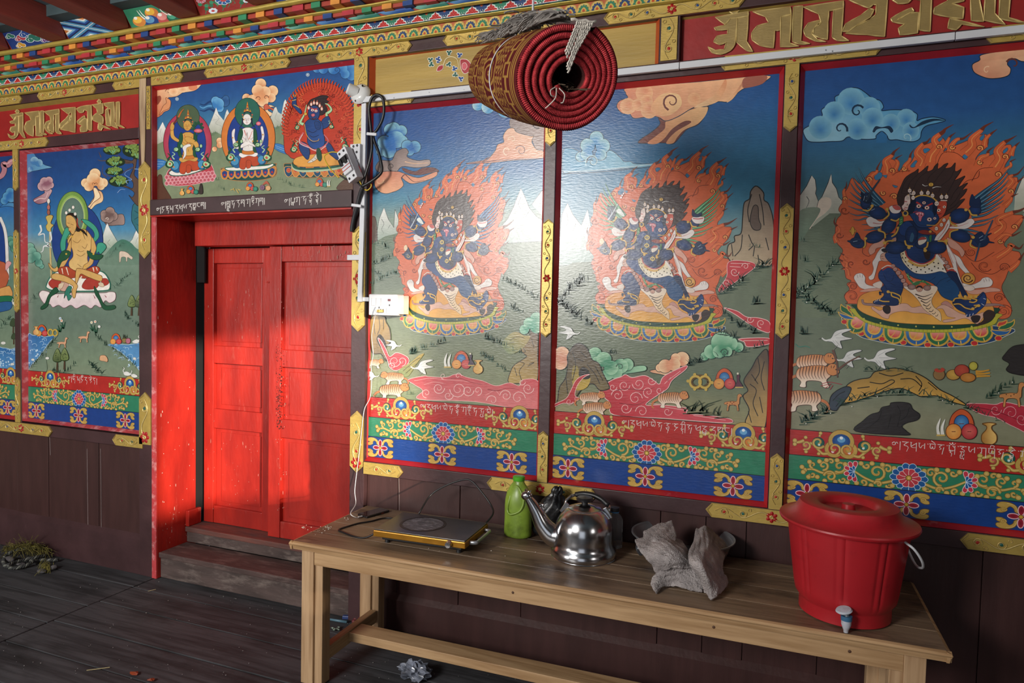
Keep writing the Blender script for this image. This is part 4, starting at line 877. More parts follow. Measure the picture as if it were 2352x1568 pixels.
# odds and ends behind the left table leg
P = fl_(775, 1440, .0); a, c_ = fl_(752, 1424), fl_(800, 1429)
b = MB(); b.tube([a+V((0, 0, .008)), c_+V((0, 0, .008))], [.006, .008], 8); br_ = b.build('paint_brush', mat('handle_blue', '5b7f90', .4), smooth=True); tag(br_, 'slim pale blue stick lying on the floor by the lower step', 'stick')
p = fl_(790, 1424); b = MB(); b.box(-.03, .03, -.012, .012, .0, .02, M=Matrix.Translation(p+V((0.01, .05, 0))) @ Matrix.Rotation(.3, 4, 'Z')); tag(b.build('lighter', mat('lighter_blue', '3c4c7e', .35), bevel=.003), 'small blue plastic lighter-like piece on the floor by the step end', 'litter')
p = fl_(806, 1424); b = MB(); b.ball(p+V((.02, .06, .022)), .024, 7, (1, .7, .9)); tag(b.build('black_wad', 'black_plastic', smooth=True), 'small black wad on the floor at the foot of the brown post', 'litter')
p = fl_(815, 1420); b = MB()
for i in range(5): b.ball(p+V((.04+.02*cos(i*2.2), .03+.02*sin(i*2.2), .014+.01*(i % 2))), .014, 5, (1, .8, .8))
tag(b.build('red_scrap', mat('scrap_red', '6e2a2c', .6), smooth=True), 'small dull red scrap on the floor against the brown post', 'litter')
p = fl_(772, 1446); b = MB(); random.seed(31)
for i in range(7): q = p+V((random.gauss(0, .02), random.gauss(0, .012), .008)); b.ball(q, random.uniform(.006, .012), 5, (1.5, .8, .7))
tag(b.build('foil_scrap', mat('foil', '7a8a7e', .35, .6), smooth=True), 'small crumpled shiny scrap on the floor behind the left table leg', 'litter')
for nm, pts, r, m, lab in (('straw_stalk', ((199, 1539), (252, 1532)), .0022, 'straw_pale', 'dry pale straw stalk lying on the floorboards near the lower edge'), ('straw_stalk', ((340, 1357), (358, 1353)), .0016, 'straw_pale', 'tiny pale straw on the floor in front of the steps')):
    MATS.get('straw_pale') or mat('straw_pale', 'a89a72', .8)
    b = MB(); b.tube([fl_(*p, .004) for p in pts], r, 5); tag(b.build(nm, m), lab, 'straw')
for (px, py), sz, lab in (((310, 1547), .022, 'dull orange scrap of wrapper on the floor near the bottom edge'), ((346, 1562), .02, 'bright orange-red scrap on the floor at the very bottom')):
    p = fl_(px, py, .004); b = MB(); v = [p+V((sz*cos(a)*random.uniform(.6, 1.5), sz*.6*sin(a)*random.uniform(.6, 1.4), .006*random.random())) for a in [i*pi/4 for i in range(8)]]
    b.add(v+[p+V((0, 0, .010))], [(i, (i+1) % 8, 8) for i in range(8)]); tag(b.build('orange_scrap', MATS.get('scrap_orange') or mat('scrap_orange', '8a3a1c', .5)), lab, 'litter')
b = MB(); random.seed(41)
for i in range(240):
    px, py = random.uniform(0, 1400), random.uniform(1330, 1560); p = fl_(px, py, .002)
    if p.y < -.06: b.ball(p, random.uniform(.001, .0032), 3, (1, 1, .5))
tag(b.build('floor_dirt', mat('speck_grey', '9c9a98', .9)), 'pale specks of dirt scattered over the dark floorboards', 'dirt', kind='stuff')
# ================================================================ painting kit: flat pigment shapes laid one over the other on the boards
RECT = {}
class Art:
    """collects painted shapes; f maps drawing coordinates to (x, z) on the board; y0 is the board face"""
    def __init__(s, f, y0=0., eps=6e-6, lv=None): s.f = f; s.y0 = y0; s.eps = eps; s.lv = lv if lv is not None else [1]; s.b = MB(); s.rect = RECT.get(id(lv))
    def nums(s, t):
        if isinstance(t, str): t = [float(x) for x in t.split()]; return list(zip(t[::2], t[1::2]))
        return list(t)
    def put(s, P, faces, cols):
        y = s.y0-s.eps*s.lv[0]; vs = []
        for p in P:
            q = s.f(p[0], p[1])
            if s.rect and len(q) == 2: r = s.rect; q = (min(max(q[0], r[0]), r[1]), min(max(q[1], r[2]), r[3]))
            vs.append((q[0], y, q[1]) if len(q) == 2 else V(q)+s.n*(s.eps*s.lv[0]))
        s.b.add(vs, faces, cols)
    def F(s, col, pts, sm=5, line=None, lw=2., g=None):
        """filled outline; g=(colour, x0,y0,x1,y1) fades col into that colour; line = contour colour"""
        P = s.nums(pts)
        if sm: P = [(q.x, q.y) for q in cat([(a, b, 0) for a, b in P], sm)]
        s.lv[0] += 1; c = hx(col)
        if g:
            c2 = hx(g[0]); dx, dy = g[3]-g[1], g[4]-g[2]; d2 = dx*dx+dy*dy
            cs = [mixc(c, c2, min(1, max(0, ((x-g[1])*dx+(y-g[2])*dy)/d2))) for x, y in P]
        else: cs = [c]*len(P)
        a2 = sum(P[i-1][0]*P[i][1]-P[i][0]*P[i-1][1] for i in range(len(P)))
        idx = tuple(range(len(P))) if a2 < 0 else tuple(range(len(P)-1, -1, -1))
        s.put(P, [idx], cs)
        if line: s.S(line, lw, P+[P[0]], sm=0)
        return s
    def S(s, col, w, pts, w1=None, sm=5, up=True):
        """brush stroke, tapering from w to w1"""
        P = s.nums(pts)
        if sm and len(P) > 2: P = [(q.x, q.y) for q in cat([(a, b, 0) for a, b in P], sm, False)]
        if up: s.lv[0] += 1
        k = len(P); w1 = w if w1 is None else w1; vs = []
        for i in range(k):
            ax, ay = P[max(i-1, 0)]; bx, by = P[min(i+1, k-1)]; dx, dy = bx-ax, by-ay; l = sqrt(dx*dx+dy*dy) or 1
            ww = .5*(w+(w1-w)*i/max(1, k-1)); vs += [(P[i][0]-dy/l*ww, P[i][1]+dx/l*ww), (P[i][0]+dy/l*ww, P[i][1]-dx/l*ww)]
        s.put(vs, [(2*i, 2*i+2, 2*i+3, 2*i+1) for i in range(k-1)], [hx(col)]*len(vs)); return s
    def M(s, col, w, *strokes, w1=None, sm=5):
        s.lv[0] += 1
        for p in strokes: s.S(col, w, p, w1, sm, up=False)
        return s
    def O(s, col, x, y, rx, ry=None, rot=0, c2=None, line=None, lw=2., n=20, up=True, off=(0, 0)):
        """oval; c2 = colour of its middle"""
        ry = ry or rx; r = radians(rot); P = []
        for i in range(n):
            a = 2*pi*i/n; u, v = rx*cos(a), ry*sin(a); P.append((x+u*cos(r)-v*sin(r), y+u*sin(r)+v*cos(r)))
        if up: s.lv[0] += 1
        c = hx(col)
        if c2: s.put(P+[(x+off[0], y+off[1])], [(i, (i+1) % n, n) for i in range(n)], [c]*n+[hx(c2)])
        else: s.put(P, [tuple(range(n))], [c]*n)
        if line: s.S(line, lw, P+[P[0]], sm=0)
        return s
    def D(s, col, r, *xy):
        """dots"""
        s.lv[0] += 1
        for x, y in zip(xy[::2], xy[1::2]): s.O(col, x, y, r, up=False, n=10)
        return s
    def curl(s, x, y, r, a0, turns, col, w, w1=None):
        P = []; n = int(abs(turns)*12)+2
        for i in range(n):
            t = i/(n-1); a = radians(a0)+turns*2*pi*t; q = r*(1-.86*t); P.append((x+q*cos(a), y+q*sin(a)))
        return s.S(col, w, P, w1 if w1 is not None else w*.5, sm=0)
    def cloud(s, lobes, edge, mid, dark='1b3550', lw=3., curls=(), tail=None):
        """thangka cloud: puffs with pale rims and deep hearts; tail = ribbon outlines drawn first"""
        for t in (tail or []):
            s.F(mid, t, line=dark, lw=lw, g=(edge,)+tuple((s.nums(t)[0]+s.nums(t)[len(s.nums(t))//2])))
        s.lv[0] += 1
        for x, y, r in lobes: s.O(dark, x, y, r+lw, up=False, n=24)
        cx = sum(l[0] for l in lobes)/len(lobes); cy = sum(l[1] for l in lobes)/len(lobes); e_, m_ = hx(edge), hx(mid)
        for x, y, r in sorted(lobes, key=lambda l: -((l[0]-cx)**2+(l[1]-cy)**2)):
            s.lv[0] += 1; n = 28; d = sqrt((x-cx)**2+(y-cy)**2) or 1; ux_, uy_ = (x-cx)/d, (y-cy)/d-.35; P = []; cs = []
            for i in range(n):
                a = 2*pi*i/n; P.append((x+r*cos(a), y+r*sin(a))); t = min(1, max(0, .5+(cos(a)*ux_+sin(a)*uy_)*1.3)); cs.append(mixc(m_, e_, t))
            s.put(P+[(x-ux_*r*.25, y-uy_*r*.25)], [(i, (i+1) % n, n) for i in range(n)], cs+[m_])
        for c in curls: s.curl(*c)
        return s
    def mount(s, pts, top, low, y0, y1, crack=None, line='3a3f40', lw=2.):
        s.F(top, pts, sm=0, g=(low, 0, y0, 0, y1)); P = s.nums(pts); s.S(line, lw, P, sm=0)
        if crack: s.M('30363a', lw*.9, *crack, w1=lw*.3)
        return s
    def tufts(s, col, pts, n, h, seed=1, lean=.3):
        """grass and shrub strokes along a ridge line"""
        R = random.Random(seed); P = [(q.x, q.y) for q in cat([(a, b, 0) for a, b in s.nums(pts)], 10, False)]; s.lv[0] += 1
        for i in range(n):
            x, y = P[int(R.random()*(len(P)-1))]; x += R.uniform(-h*.5, h*.5); a = R.uniform(-1, 1)*lean; l = h*R.uniform(.4, 1.2)
            s.S(col, h*.16, [(x, y), (x+a*l*.5, y-l*.6), (x+a*l*1.4, y-l)], h*.03, sm=0, up=False)
            if R.random() < .6: s.S(col, h*.12, [(x-h*.3, y+h*.25), (x+h*1.1, y+h*(.1+.2*R.random()))], h*.02, sm=0, up=False)
        return s
    def tongue(s, pts, w, body='d8653a', tip='6e3020', line='5a2418', lw=3., hi='ee9c58'):
        s.S(line, w+2*lw, pts, lw*1.5); s.S(body, w, pts, lw*.6)
        P = s.nums(pts); q = [(v.x, v.y) for v in cat([(a, b, 0) for a, b in P], 6, False)]; k = int(len(q)*.62); ww = w*(1-k/len(q))
        s.S(tip, ww*.95, q[k:], lw*.5, sm=0); s.S(hi, w*.12, q[1:k], w*.04, sm=0)
        return s
    def done(s, name, m='mural_paint', parent=None):
        o = s.b.build(name, m, parent); s.b = MB(); return o
def zoomf(ox, oy, sc, y=0.):
    def f(x, z_):
        p = wl(ox+x/sc, oy+z_/sc, y); return p.x, p.z
    return f
def affine(src, dst):
    """least-squares map of drawing points onto board points (x, z)"""
    def solve(k):
        A = [[0.]*4 for _ in range(3)]
        for (x, y), d in zip(src, dst):
            r = (x, y, 1.)
            for i in range(3):
                for j in range(3): A[i][j] += r[i]*r[j]
                A[i][3] += r[i]*d[k]
        m = Matrix([a[:3] for a in A]); return m.inverted() @ V([a[3] for a in A])
    a, b = solve(0), solve(1)
    return lambda x, y: (a[0]*x+a[1]*y+a[2], b[0]*x+b[1]*y+b[2])
# ---------------------------------------------------------------- the dark blue winged deity, drawn once for all three large panels
FL, FD, FT, FH = 'd8683e', '6a2a1c', '7a3422', 'f0b060'
B1, B2, GO, SK, WH = '1f3f78', '14294f', 'd6a94a', 'd9a08c', 'e6dcd6'
LO = lambda t: ' '.join(str(float(v)+(1300 if i % 2 else 0)) for i, v in enumerate(t.split()))   # lower half of the drawing
def deity_flames(A):
    A.F(FL, '300 2300 190 2280 150 2190 210 2110 180 2040 230 2000 170 1960 150 1850 110 1770 90 1700 130 1600 60 1500 40 1350 60 1200 110 1130 80 1070 110 1000 170 960 150 860 190 780 240 660 330 740 400 660 470 590 560 590 600 480 680 440 740 480 770 600 820 540 900 500 960 380 1020 300 1150 250 1240 200 1290 300 1260 380 1340 330 1440 290 1560 240 1640 200 1720 210 1720 340 1640 420 1600 500 1690 470 1780 440 1860 360 1960 340 1960 470 1900 600 1960 720 2030 740 2010 880 1960 1020 1900 1150 2000 1180 2090 1200 2050 1340 1960 1440 1900 1540 1980 1610 2060 1640 2060 1760 1960 1840 1920 1950 1880 2060 1920 2180 1980 2300 1960 2420 1840 2440 1700 2300', line=FD, lw=7)
    # holes where the sky shows through
    for p in ('1040 340 1100 330 1150 400 1110 360 1060 390', '1190 230 1230 200 1250 215 1210 260', '1110 440 1160 430 1180 450 1160 520 1130 490', '500 640 560 600 590 650 540 700 500 690', '1640 240 1680 190 1690 230 1660 270', '1460 450 1510 410 1530 440 1490 490', '900 540 960 470 980 520 930 560', '1880 410 1920 370 1930 400 1890 440', '590 640 640 620 630 680', '700 770 760 790 730 810'):
        A.F('3a78a0', p, line=FD, lw=4)
    T = A.tongue
    for p, w in (('430 760 470 640 520 600 530 540 575 450', 70), ('640 640 640 540 620 460 690 400 720 350 785 295', 110), ('720 600 760 500 740 440 810 395', 60), ('850 620 840 540 890 470 900 400 945 320', 70), ('1000 560 1030 470 970 380 1030 280 1080 250 1120 195', 110), ('1110 520 1130 420 1190 320 1160 220 1250 140 1280 100 1365 50', 130), ('1270 330 1300 260 1330 200 1388 152', 60), ('1330 400 1340 320 1400 240 1470 230 1570 150', 80), ('1480 420 1560 330 1560 240 1650 150 1690 100 1780 48', 120), ('1690 350 1700 260 1760 190 1820 140', 66), ('1620 580 1650 480 1720 450 1730 400 1790 350', 80), ('1790 620 1850 500 1820 400 1890 310 1940 280 2020 228', 120), ('1960 470 1980 400 2010 350 2050 308', 60), ('1900 640 1960 590 1960 540 2012 510', 46), ('1920 860 1980 780 1950 720 2030 690 2095 602', 66), ('1960 900 2000 840 2040 780 2112 716', 52), ('1900 1080 1960 1010 1980 960 2040 928', 60), ('1780 1420 1880 1320 1840 1230 1970 1160 2060 1130 2165 1062', 110), ('2000 1340 2060 1260 2090 1220 2170 1180', 60), ('1820 1500 1900 1420 1990 1430 2078 1378', 60), ('150 1000 150 900 140 830 170 770 172 705', 60), ('60 1500 40 1420 90 1330 30 1240 40 1165', 66)): T(p, w)
    for p, w in (('1800 420 1950 300 1960 240 2050 290 2096 232', 80), ('1950 560 2030 480 2060 420 2112 322', 70), ('160 560 180 470 120 440 78 400', 56), ('200 640 190 560 150 530 105 552', 44), ('180 420 150 390 140 360 92 330', 44)): T(LO(p), w)
    for x, y, r, a, t in ((430, 690, 44, 0, -1.3), (690, 590, 42, 30, -1.3), (830, 570, 40, 0, 1.3), (1210, 320, 42, 20, -1.3), (1350, 330, 40, 0, 1.3), (1640, 360, 44, 20, -1.4), (1900, 480, 42, 20, -1.3), (1640, 530, 38, 0, 1.3), (1830, 690, 44, 20, -1.3), (720, 920, 50, 180, 1.5), (1960, 900, 36, 20, -1.3), (2000, 1330, 40, 20, -1.3), (1860, 1500, 36, 0, 1.2), (150, 930, 34, 0, -1.2), (600, 870, 40, 200, -1.2)):
        A.curl(x, y, r, a, t, FD, 9, 4); A.curl(x, y, r*.72, a+20, t*.8, FH, 13, 5)
    for x, y, r, a, t in ((250, 2070, 60, 200, 1.7), (240, 2200, 90, 180, 1.2), (1850, 2190, 62, 0, -1.6), (1900, 2350, 90, 0, -1.3), (1560, 1630, 60, 200, -1.2), (1700, 1800, 80, 30, 1.3), (1900, 1820, 60, 0, -1.3), (400, 1750, 50, 0, 1.2), (230, 1780, 46, 90, 1.2), (90, 1400, 50, 0, 1.2), (150, 1080, 60, 20, 1.2)):
        A.curl(x, y, r, a, t, FD, 8, 4); A.curl(x, y, r*.7, a+40, t*.8, 'b8502e', 12, 5)
    A.M(FD, 6, '1180 560 1250 400 1380 400 1480 480', '1560 760 1640 620 1780 600', '1400 900 1500 760 1620 720 1640 640', '700 650 760 610 900 600', LO('1450 300 1550 420 1640 440 1800 330'), LO('1560 460 1640 560 1780 600 1900 520'), LO('380 230 360 330 430 380 470 330'))
    return A
def deity_wings(A, wing, wl_, side):
    for t, w in (lambda L: L[:11] if side == 0 else L[11:])((('600 1010 480 850 380 690 308 525', 64), ('570 1020 430 860 330 720 268 588', 54), ('560 1030 400 880 300 770 238 648', 50), ('540 1050 380 930 280 830 214 722', 48), ('520 1080 370 980 270 900 212 842', 46), ('500 1110 360 1030 270 980 196 932', 44), ('480 1140 370 1090 290 1070 190 1024', 42), ('460 1160 380 1140 300 1150 205 1118', 38), ('460 1200 390 1190 320 1210 250 1200', 36), ('560 1320 480 1290 420 1270 350 1270', 40), ('560 1330 480 1330 440 1340 370 1340', 34),
                 ('1570 1000 1700 880 1850 750 1955 602', 62), ('1590 1030 1740 900 1860 800 1950 668', 54), ('1600 1060 1750 950 1860 860 1940 760', 50), ('1610 1100 1760 1000 1860 920 1925 850', 46), ('1610 1130 1750 1060 1850 990 1905 930', 44), ('1600 1160 1740 1110 1830 1050 1890 1004', 42), ('1560 1200 1690 1180 1790 1120 1856 1080', 40), ('1500 1290 1620 1260 1740 1230 1836 1182', 40), ('1480 1310 1600 1310 1700 1290 1760 1250', 36), ('1430 1340 1540 1360 1620 1380 1700 1400', 44), ('1430 1350 1540 1400 1600 1430 1640 1440', 36))):
        A.S('10261e', w, t, 6); A.S(wing, w*.82, t, 3); A.S(wl_, w*.14, t, 2)
    return A
def deity_hair(A):
    A.F('3c2a28', '770 1040 752 920 800 780 840 690 900 640 950 612 988 580 986 636 1040 596 1094 546 1082 616 1140 600 1164 556 1200 522 1196 590 1236 570 1266 540 1310 528 1278 586 1336 580 1362 552 1386 526 1380 620 1410 630 1452 602 1416 680 1380 740 1436 716 1490 692 1452 760 1420 826 1460 806 1520 778 1460 866 1512 850 1480 920 1430 986 1490 972 1450 1030 1390 1100 1290 1170 1200 1200 1000 1200 820 1120', sm=3, line='140c0c', lw=6)
    A.M('191010', 6, '1080 620 1010 680 960 760 930 860', '1190 600 1110 680 1080 760', '1276 590 1210 680 1160 760', '1372 620 1330 720 1240 800 1210 880', '1400 690 1350 800 1300 900', '1420 830 1370 900 1340 980', '1440 900 1390 990 1330 1060', '1430 1000 1370 1070 1290 1120', '900 660 830 760 800 880', '990 640 900 740 860 840')
    return A
def skull(A, x, y, r=21):
    A.F('d8a040', '%g %g %g %g %g %g' % (x-r*.4, y-r*.9, x, y-r*2.1, x+r*.4, y-r*.9), sm=0)
    A.O('e8d8cc', x, y, r, r*1.25, line='4a2a24', lw=3); A.D('4a2a28', r*.24, x-r*.35, y-r*.1, x+r*.35, y-r*.1); A.S('7a3a34', r*.2, [(x-r*.4, y+r*.6), (x+r*.4, y+r*.6)], sm=0)
def eye(A, x, y, r=22):
    A.O('c8683a', x, y, r*1.25, r*1.15); A.O('efe6dc', x, y, r, r*.92); A.O('6a3a20', x, y, r*.52); A.D('0c0a0c', r*.3, x, y)
def band(A, pts, w=16): A.S('6a4a1a', w+6, pts); A.S(GO, w, pts)
def arm(A, x, y, rx, ry, rot): A.O('0b1a36', x, y, rx+5, ry+5, rot, n=28); A.O(B2, x, y, rx, ry, rot, c2=B1, n=28)
def deity_body(A, v=0):
    # elephant hide and scarves behind the arms
    A.F(WH, '400 1215 440 1170 500 1190 560 1232 640 1208 684 1165 690 1210 620 1275 520 1302 440 1292', line='6a5048', lw=4); A.S('c88078', 12, '480 1250 560 1262 640 1230 680 1195', 4)
    A.F(WH, '1320 1330 1400 1340 1490 1345 1545 1320 1592 1262 1562 1218 1515 1232 1450 1272 1370 1292', line='6a5048', lw=4); A.S('c88078', 12, '1340 1312 1430 1308 1530 1270', 4)
    A.F(SK, LO('610 160 600 250 520 280 500 330 450 360 430 300 470 230 540 190'), line='7a4438', lw=4); A.F(SK, LO('1300 150 1380 190 1440 250 1490 330 1460 390 1420 320 1330 260'), line='7a4438', lw=4)
    A.F(WH, LO('600 262 540 320 505 400 475 460 488 540 468 612 432 646 448 684 490 670 510 600 540 480 560 440 640 430 660 330'), line='6a5a50', lw=4)
    A.F('cfa08c', LO('640 330 580 350 565 400 590 440 660 440 690 380'), line='5a3a34', lw=4); A.F('2a2224', LO('640 330 590 320 580 290 630 280'), line='2a2224', lw=2); A.M('5a3a34', 5, LO('570 385 600 380'), LO('580 410 610 412'))
    A.F(WH, LO('1290 190 1360 330 1440 400 1490 500 1560 610 1530 620 1440 520 1400 440 1420 560 1460 700 1500 760 1470 770 1420 700 1360 480 1310 330'), line='6a5a50', lw=4); A.M('c89088', 8, LO('1310 240 1390 400 1420 520'), LO('1320 330 1370 470'))
    A.O('d6963c', 1530, 1960, 74, 74, c2='e0b060', line=FD, lw=5); A.curl(1525, 1955, 56, 20, 1.6, '5a2a18', 16, 5)
    A.F(WH, LO('262 664 286 612 350 600 392 650 392 716 430 752 552 782 545 806 420 812 340 790 300 740'), line='6a5048', lw=4); A.F(SK, LO('330 830 420 800 560 790 560 815 440 836 360 842'), line='7a4438', lw=3); A.M('7a6058', 4, LO('300 620 310 660'), LO('330 610 335 650'), LO('360 615 360 655'))
    A.F(WH, LO('1470 715 1560 735 1650 690 1680 652 1740 640 1785 690 1760 752 1650 772 1540 790 1500 770'), line='6a5048', lw=4); A.F(SK, LO('1520 800 1650 790 1760 765 1850 780 1860 810 1760 820 1620 850 1540 840'), line='7a4438', lw=3); A.M('7a6058', 4, LO('1710 650 1725 690'), LO('1745 650 1750 690'), LO('1690 665 1700 700'))
    A.F('e4d2c4', LO('480 740 560 700 590 730 570 790 510 780'), line='6a5048', lw=3); A.F('e4d2c4', LO('1480 760 1560 740 1600 780 1560 810 1500 800'), line='6a5048', lw=3)
    # throne pad seen between the legs, tiger skin tail
    # torso and thighs
    A.F(B2, '760 1290 840 1240 960 1240 1100 1330 1180 1420 1190 1540 1150 1700 1000 1780 860 1720 780 1560 740 1420', line='0b1a36', lw=6, g=(B1, 800, 1300, 1050, 1700))
    A.F(B1, LO('650 330 620 372 660 440 770 530 880 610 960 660 1080 690 1160 730 1200 790 1250 880 1330 925 1400 935 1430 870 1440 760 1420 640 1390 575 1240 560 1000 560 880 500 800 400 790 320'), line='0b1a36', lw=6, g=('1a4a78', 700, 1700, 1250, 2100))
    A.F(B2, LO('1300 565 1395 585 1440 680 1490 790 1525 870 1480 890 1440 800 1400 720 1330 640'), line='0b1a36', lw=4); A.M('0b1a36', 5, LO('1180 760 1240 680 1330 640'), LO('1300 700 1360 660'), LO('1350 620 1420 720 1480 850'), LO('1380 610 1450 730 1505 860'), LO('1180 640 1120 690 1080 690'))
    A.F(B1, LO('560 572 640 525 704 545 764 640 812 704 822 792 792 900 782 985 720 1012 600 1004 500 994 492 958 570 925 610 870 574 800 606 740 548 660'), line='0b1a36', lw=6, g=(B2, 560, 1850, 820, 2300)); A.M('0b1a36', 5, LO('600 600 640 690 700 690 720 620'), LO('610 740 640 800'), LO('680 720 740 760'))
    A.S('12244a', 26, LO('570 880 560 840 590 850 580 800'), 8); A.M('e0d8d0', 7, LO('500 975 520 940'), LO('525 960 545 925'), LO('550 950 570 922'), w1=2)
    A.F(B2, LO('1366 962 1410 905 1500 925 1590 905 1640 870 1690 822 1722 900 1704 985 1650 1050 1600 1100 1520 1132 1500 1084 1420 1040'), line='0b1a36', lw=6, g=(B1, 1400, 2250, 1650, 2350)); A.M('0b1a36', 7, LO('1560 940 1640 900 1690 830'), LO('1500 1000 1600 1000 1700 960'), LO('1520 1060 1600 1040 1660 1000')); A.M('d8d4d4', 6, LO('1510 1130 1520 1100'), LO('1545 1128 1552 1096'), LO('1580 1112 1586 1084'), LO('1700 985 1670 965'), LO('1716 910 1690 900'))
    # garland of heads
    for x, y, r in ((710, 505, 26), (735, 545, 26), (770, 590, 30), (800, 640, 28), (825, 690, 28), (850, 740, 28), (1220, 380, 24), (1260, 420, 26), (1290, 460, 26), (1310, 510, 26)): A.O('b08078', x, y+1300, r, c2='d0a090', line='4a302c', lw=4); A.S('4a302c', 4, [(x-12, y+1304), (x+12, y+1300)], sm=0)
    A.S('3a7a4a', 26, LO('870 600 900 680 960 740 1040 690 1100 740'), 20); A.M('c8d8a0', 5, LO('860 610 890 640'), LO('880 650 920 680'), LO('930 720 960 700'), LO('1010 715 1050 690')); A.S('c86a4a', 16, LO('830 560 880 680 930 740'), 10)
    # leopard skirt
    A.F('e8d8b0', LO('788 308 830 288 862 335 872 384 925 432 1012 470 1082 460 1152 410 1182 350 1235 440 1302 582 1232 570 1150 592 1050 606 950 590 872 522 812 432'), line='4a3420', lw=5, g=('f0e8dc', 1000, 1720, 1010, 1900))
    A.S('d8a850', 34, LO('880 430 960 490 1060 500 1140 450 1180 400'), 12); A.S('b83a3a', 16, LO('846 312 868 384 925 436 1012 474 1082 464 1156 412 1186 350'), 12)
    A.D('3a2c20', 9, *[v+(1300 if i % 2 else 0) for i, v in enumerate((820, 350, 815, 400, 850, 400, 850, 450, 880, 500, 930, 490, 980, 520, 1060, 520, 1020, 550, 1110, 540, 1170, 510, 1160, 460, 1210, 470, 1210, 530, 1140, 560, 1070, 580, 970, 575, 915, 540, 1260, 540, 1090, 490))])
    A.M('4a3420', 4, LO('780 300 830 420 900 530'), LO('1190 370 1250 470 1300 580'))
    A.S('e8e0d8', 22, LO('1188 360 1270 480'), 30); A.F(B1, LO('868 300 930 250 1130 260 1160 340 1120 420 1060 452 960 430 890 380'), line='0b1a36', lw=5, g=(B2, 880, 1560, 1100, 1740)); A.F('2c1c1c', LO('1050 320 1120 330 1110 420 1070 410'), line='1a1010', lw=2)
    A.M('b83a3a', 12, LO('590 560 650 520 700 530'), LO('1300 570 1350 550 1400 575')); A.M('e8dcd0', 12, LO('580 540 640 500 690 505'), LO('1310 545 1360 530 1400 550'))
    # tiger skin
    A.F('ecdccc', LO('828 770 930 862 1000 950 1050 1042 1130 1112 1205 1172 1245 1192 1232 1082 1160 1012 1142 922 1205 790 1150 750 1000 800 900 770'), line='5a4438', lw=4, g=('e8c8a0', 1000, 2100, 1080, 2260))
    for i, p in enumerate(('960 860 1050 890 1150 850', '990 900 1070 930 1140 890', '1020 940 1080 970 1130 930', '1045 990 1090 1010 1125 975', '1075 1030 1110 1045 1135 1015', '1110 1070 1140 1078 1160 1050', '1145 1100 1170 1105 1185 1080', '1180 1130 1200 1130 1210 1105')): A.S('3c2a24', 15-i, LO(p), 5)
    for x, y, r in ((920, 770, 36), (1090, 780, 34)): A.O('8a6a64', x, y+1300, r*1.2, r, c2='b08a80', line='4a302c', lw=4)
    A.O('cf9c88', 1005, 2095, 34, 36, line='4a302c', lw=4); A.F('2a1c1c', LO('970 790 985 755 1025 755 1040 790 1005 772'), line='2a1c1c', lw=2); A.M('4a302c', 4, LO('990 795 1000 795'), LO('1012 795 1022 795'), LO('994 815 1018 815')); A.S('3f7a4c', 18, LO('930 740 1000 700 1090 720 1130 750'), 12)
    # hind arms
    for a in ((660, 1290, 105, 72, -62), (530, 1122, 102, 76, 28), (400, 965, 60, 106, 10), (500, 1432, 112, 74, -18), (300, 1505, 86, 62, 25), (1432, 1182, 104, 88, -20), (1595, 1120, 62, 60, 0), (1440, 1430, 112, 72, 22), (1648, 1490, 92, 80, 0), (720, 1150, 84, 76, 10), (690, 1450, 70, 60, 0)): arm(A, *a)
    A.F(B2, LO('1590 180 1600 120 1660 80 1700 120 1770 100 1700 170 1800 220 1720 220 1660 270'), line='0b1a36', lw=5); A.F(B2, LO('180 180 250 160 290 70 330 130 340 200 290 230'), line='0b1a36', lw=5)
    A.F('10203c', '340 850 400 900 440 860 470 960 420 1000 360 960', line='0b1a36', lw=4)
    A.M('9ab0c8', 6, '385 900 370 960', '410 900 400 970', LO('1640 160 1680 130'), LO('1650 190 1700 170'), '460 1090 500 1070', LO('250 190 300 180'))
    if v == 2:
        A.O('d8a040', 245, 1350, 40, 26, line='5a3a10', lw=4); A.O('d8a040', 245, 1350, 22, 56, line='5a3a10', lw=4); A.S('2c3a4c', 34, '400 960 470 830 560 690', 16); A.S('2c4a66', 22, '1690 1480 1740 1350 1780 1240', 14); A.S('2c4a66', 18, '1650 1520 1600 1740', 14); A.F(B2, '1540 1060 1560 920 1600 980 1640 960 1650 1080', line='0b1a36', lw=4)
    else:
        A.S('b8c0c8', 20, '350 1060 420 960 500 830', 10)
        for x, y in ((545, 740), (560, 710), (580, 685)): A.O('e8d0d0', x, y, 15, line='8a4a4a', lw=3)
        A.F('e0e6e0', '470 930 520 900 560 940 600 1010 560 1010 500 970', line='3a5a50', lw=3)
        A.F('e8dcd8', '1550 1070 1580 1040 1700 1040 1725 1070 1690 1130 1600 1130', line='5a3030', lw=4); A.M('c86a6a', 16, '1570 1062 1640 1070 1710 1060'); A.F(B2, '1560 1030 1565 930 1610 1000 1690 980 1660 1040', line='0b1a36', lw=4)
        A.F('e8c8a0', '240 1430 220 1360 270 1330 290 1390', line='8a5a3a', lw=3); A.curl(300, 1510, 34, 0, 1.3, 'd8c070', 8)
    A.F('e6dcd8', '662 1070 680 1040 760 1030 800 1080 770 1130 700 1130', line='5a3030', lw=4); A.F('c85a54', '700 1040 760 1036 796 1082 740 1090', line='8a3030', lw=3)
    for p in ('640 1080 660 1150 600 1210', '480 1030 430 1090 360 1080', '620 1450 610 1380 540 1350', '390 1470 390 1540 370 1570', '770 1320 740 1390 690 1430', '1330 1190 1340 1270 1410 1310', '1530 1110 1560 1170 1620 1180', '1330 1450 1340 1380 1420 1350', '1560 1480 1550 1550 1610 1585', '680 1210 740 1230 780 1200'): band(A, p)
    A.D(GO, 18, 640, 1080, 470, 1030, 550, 1340, 395, 1450, 765, 1320, 1500, 1110, 1578, 1450, 1290, 1490, 620, 1510)
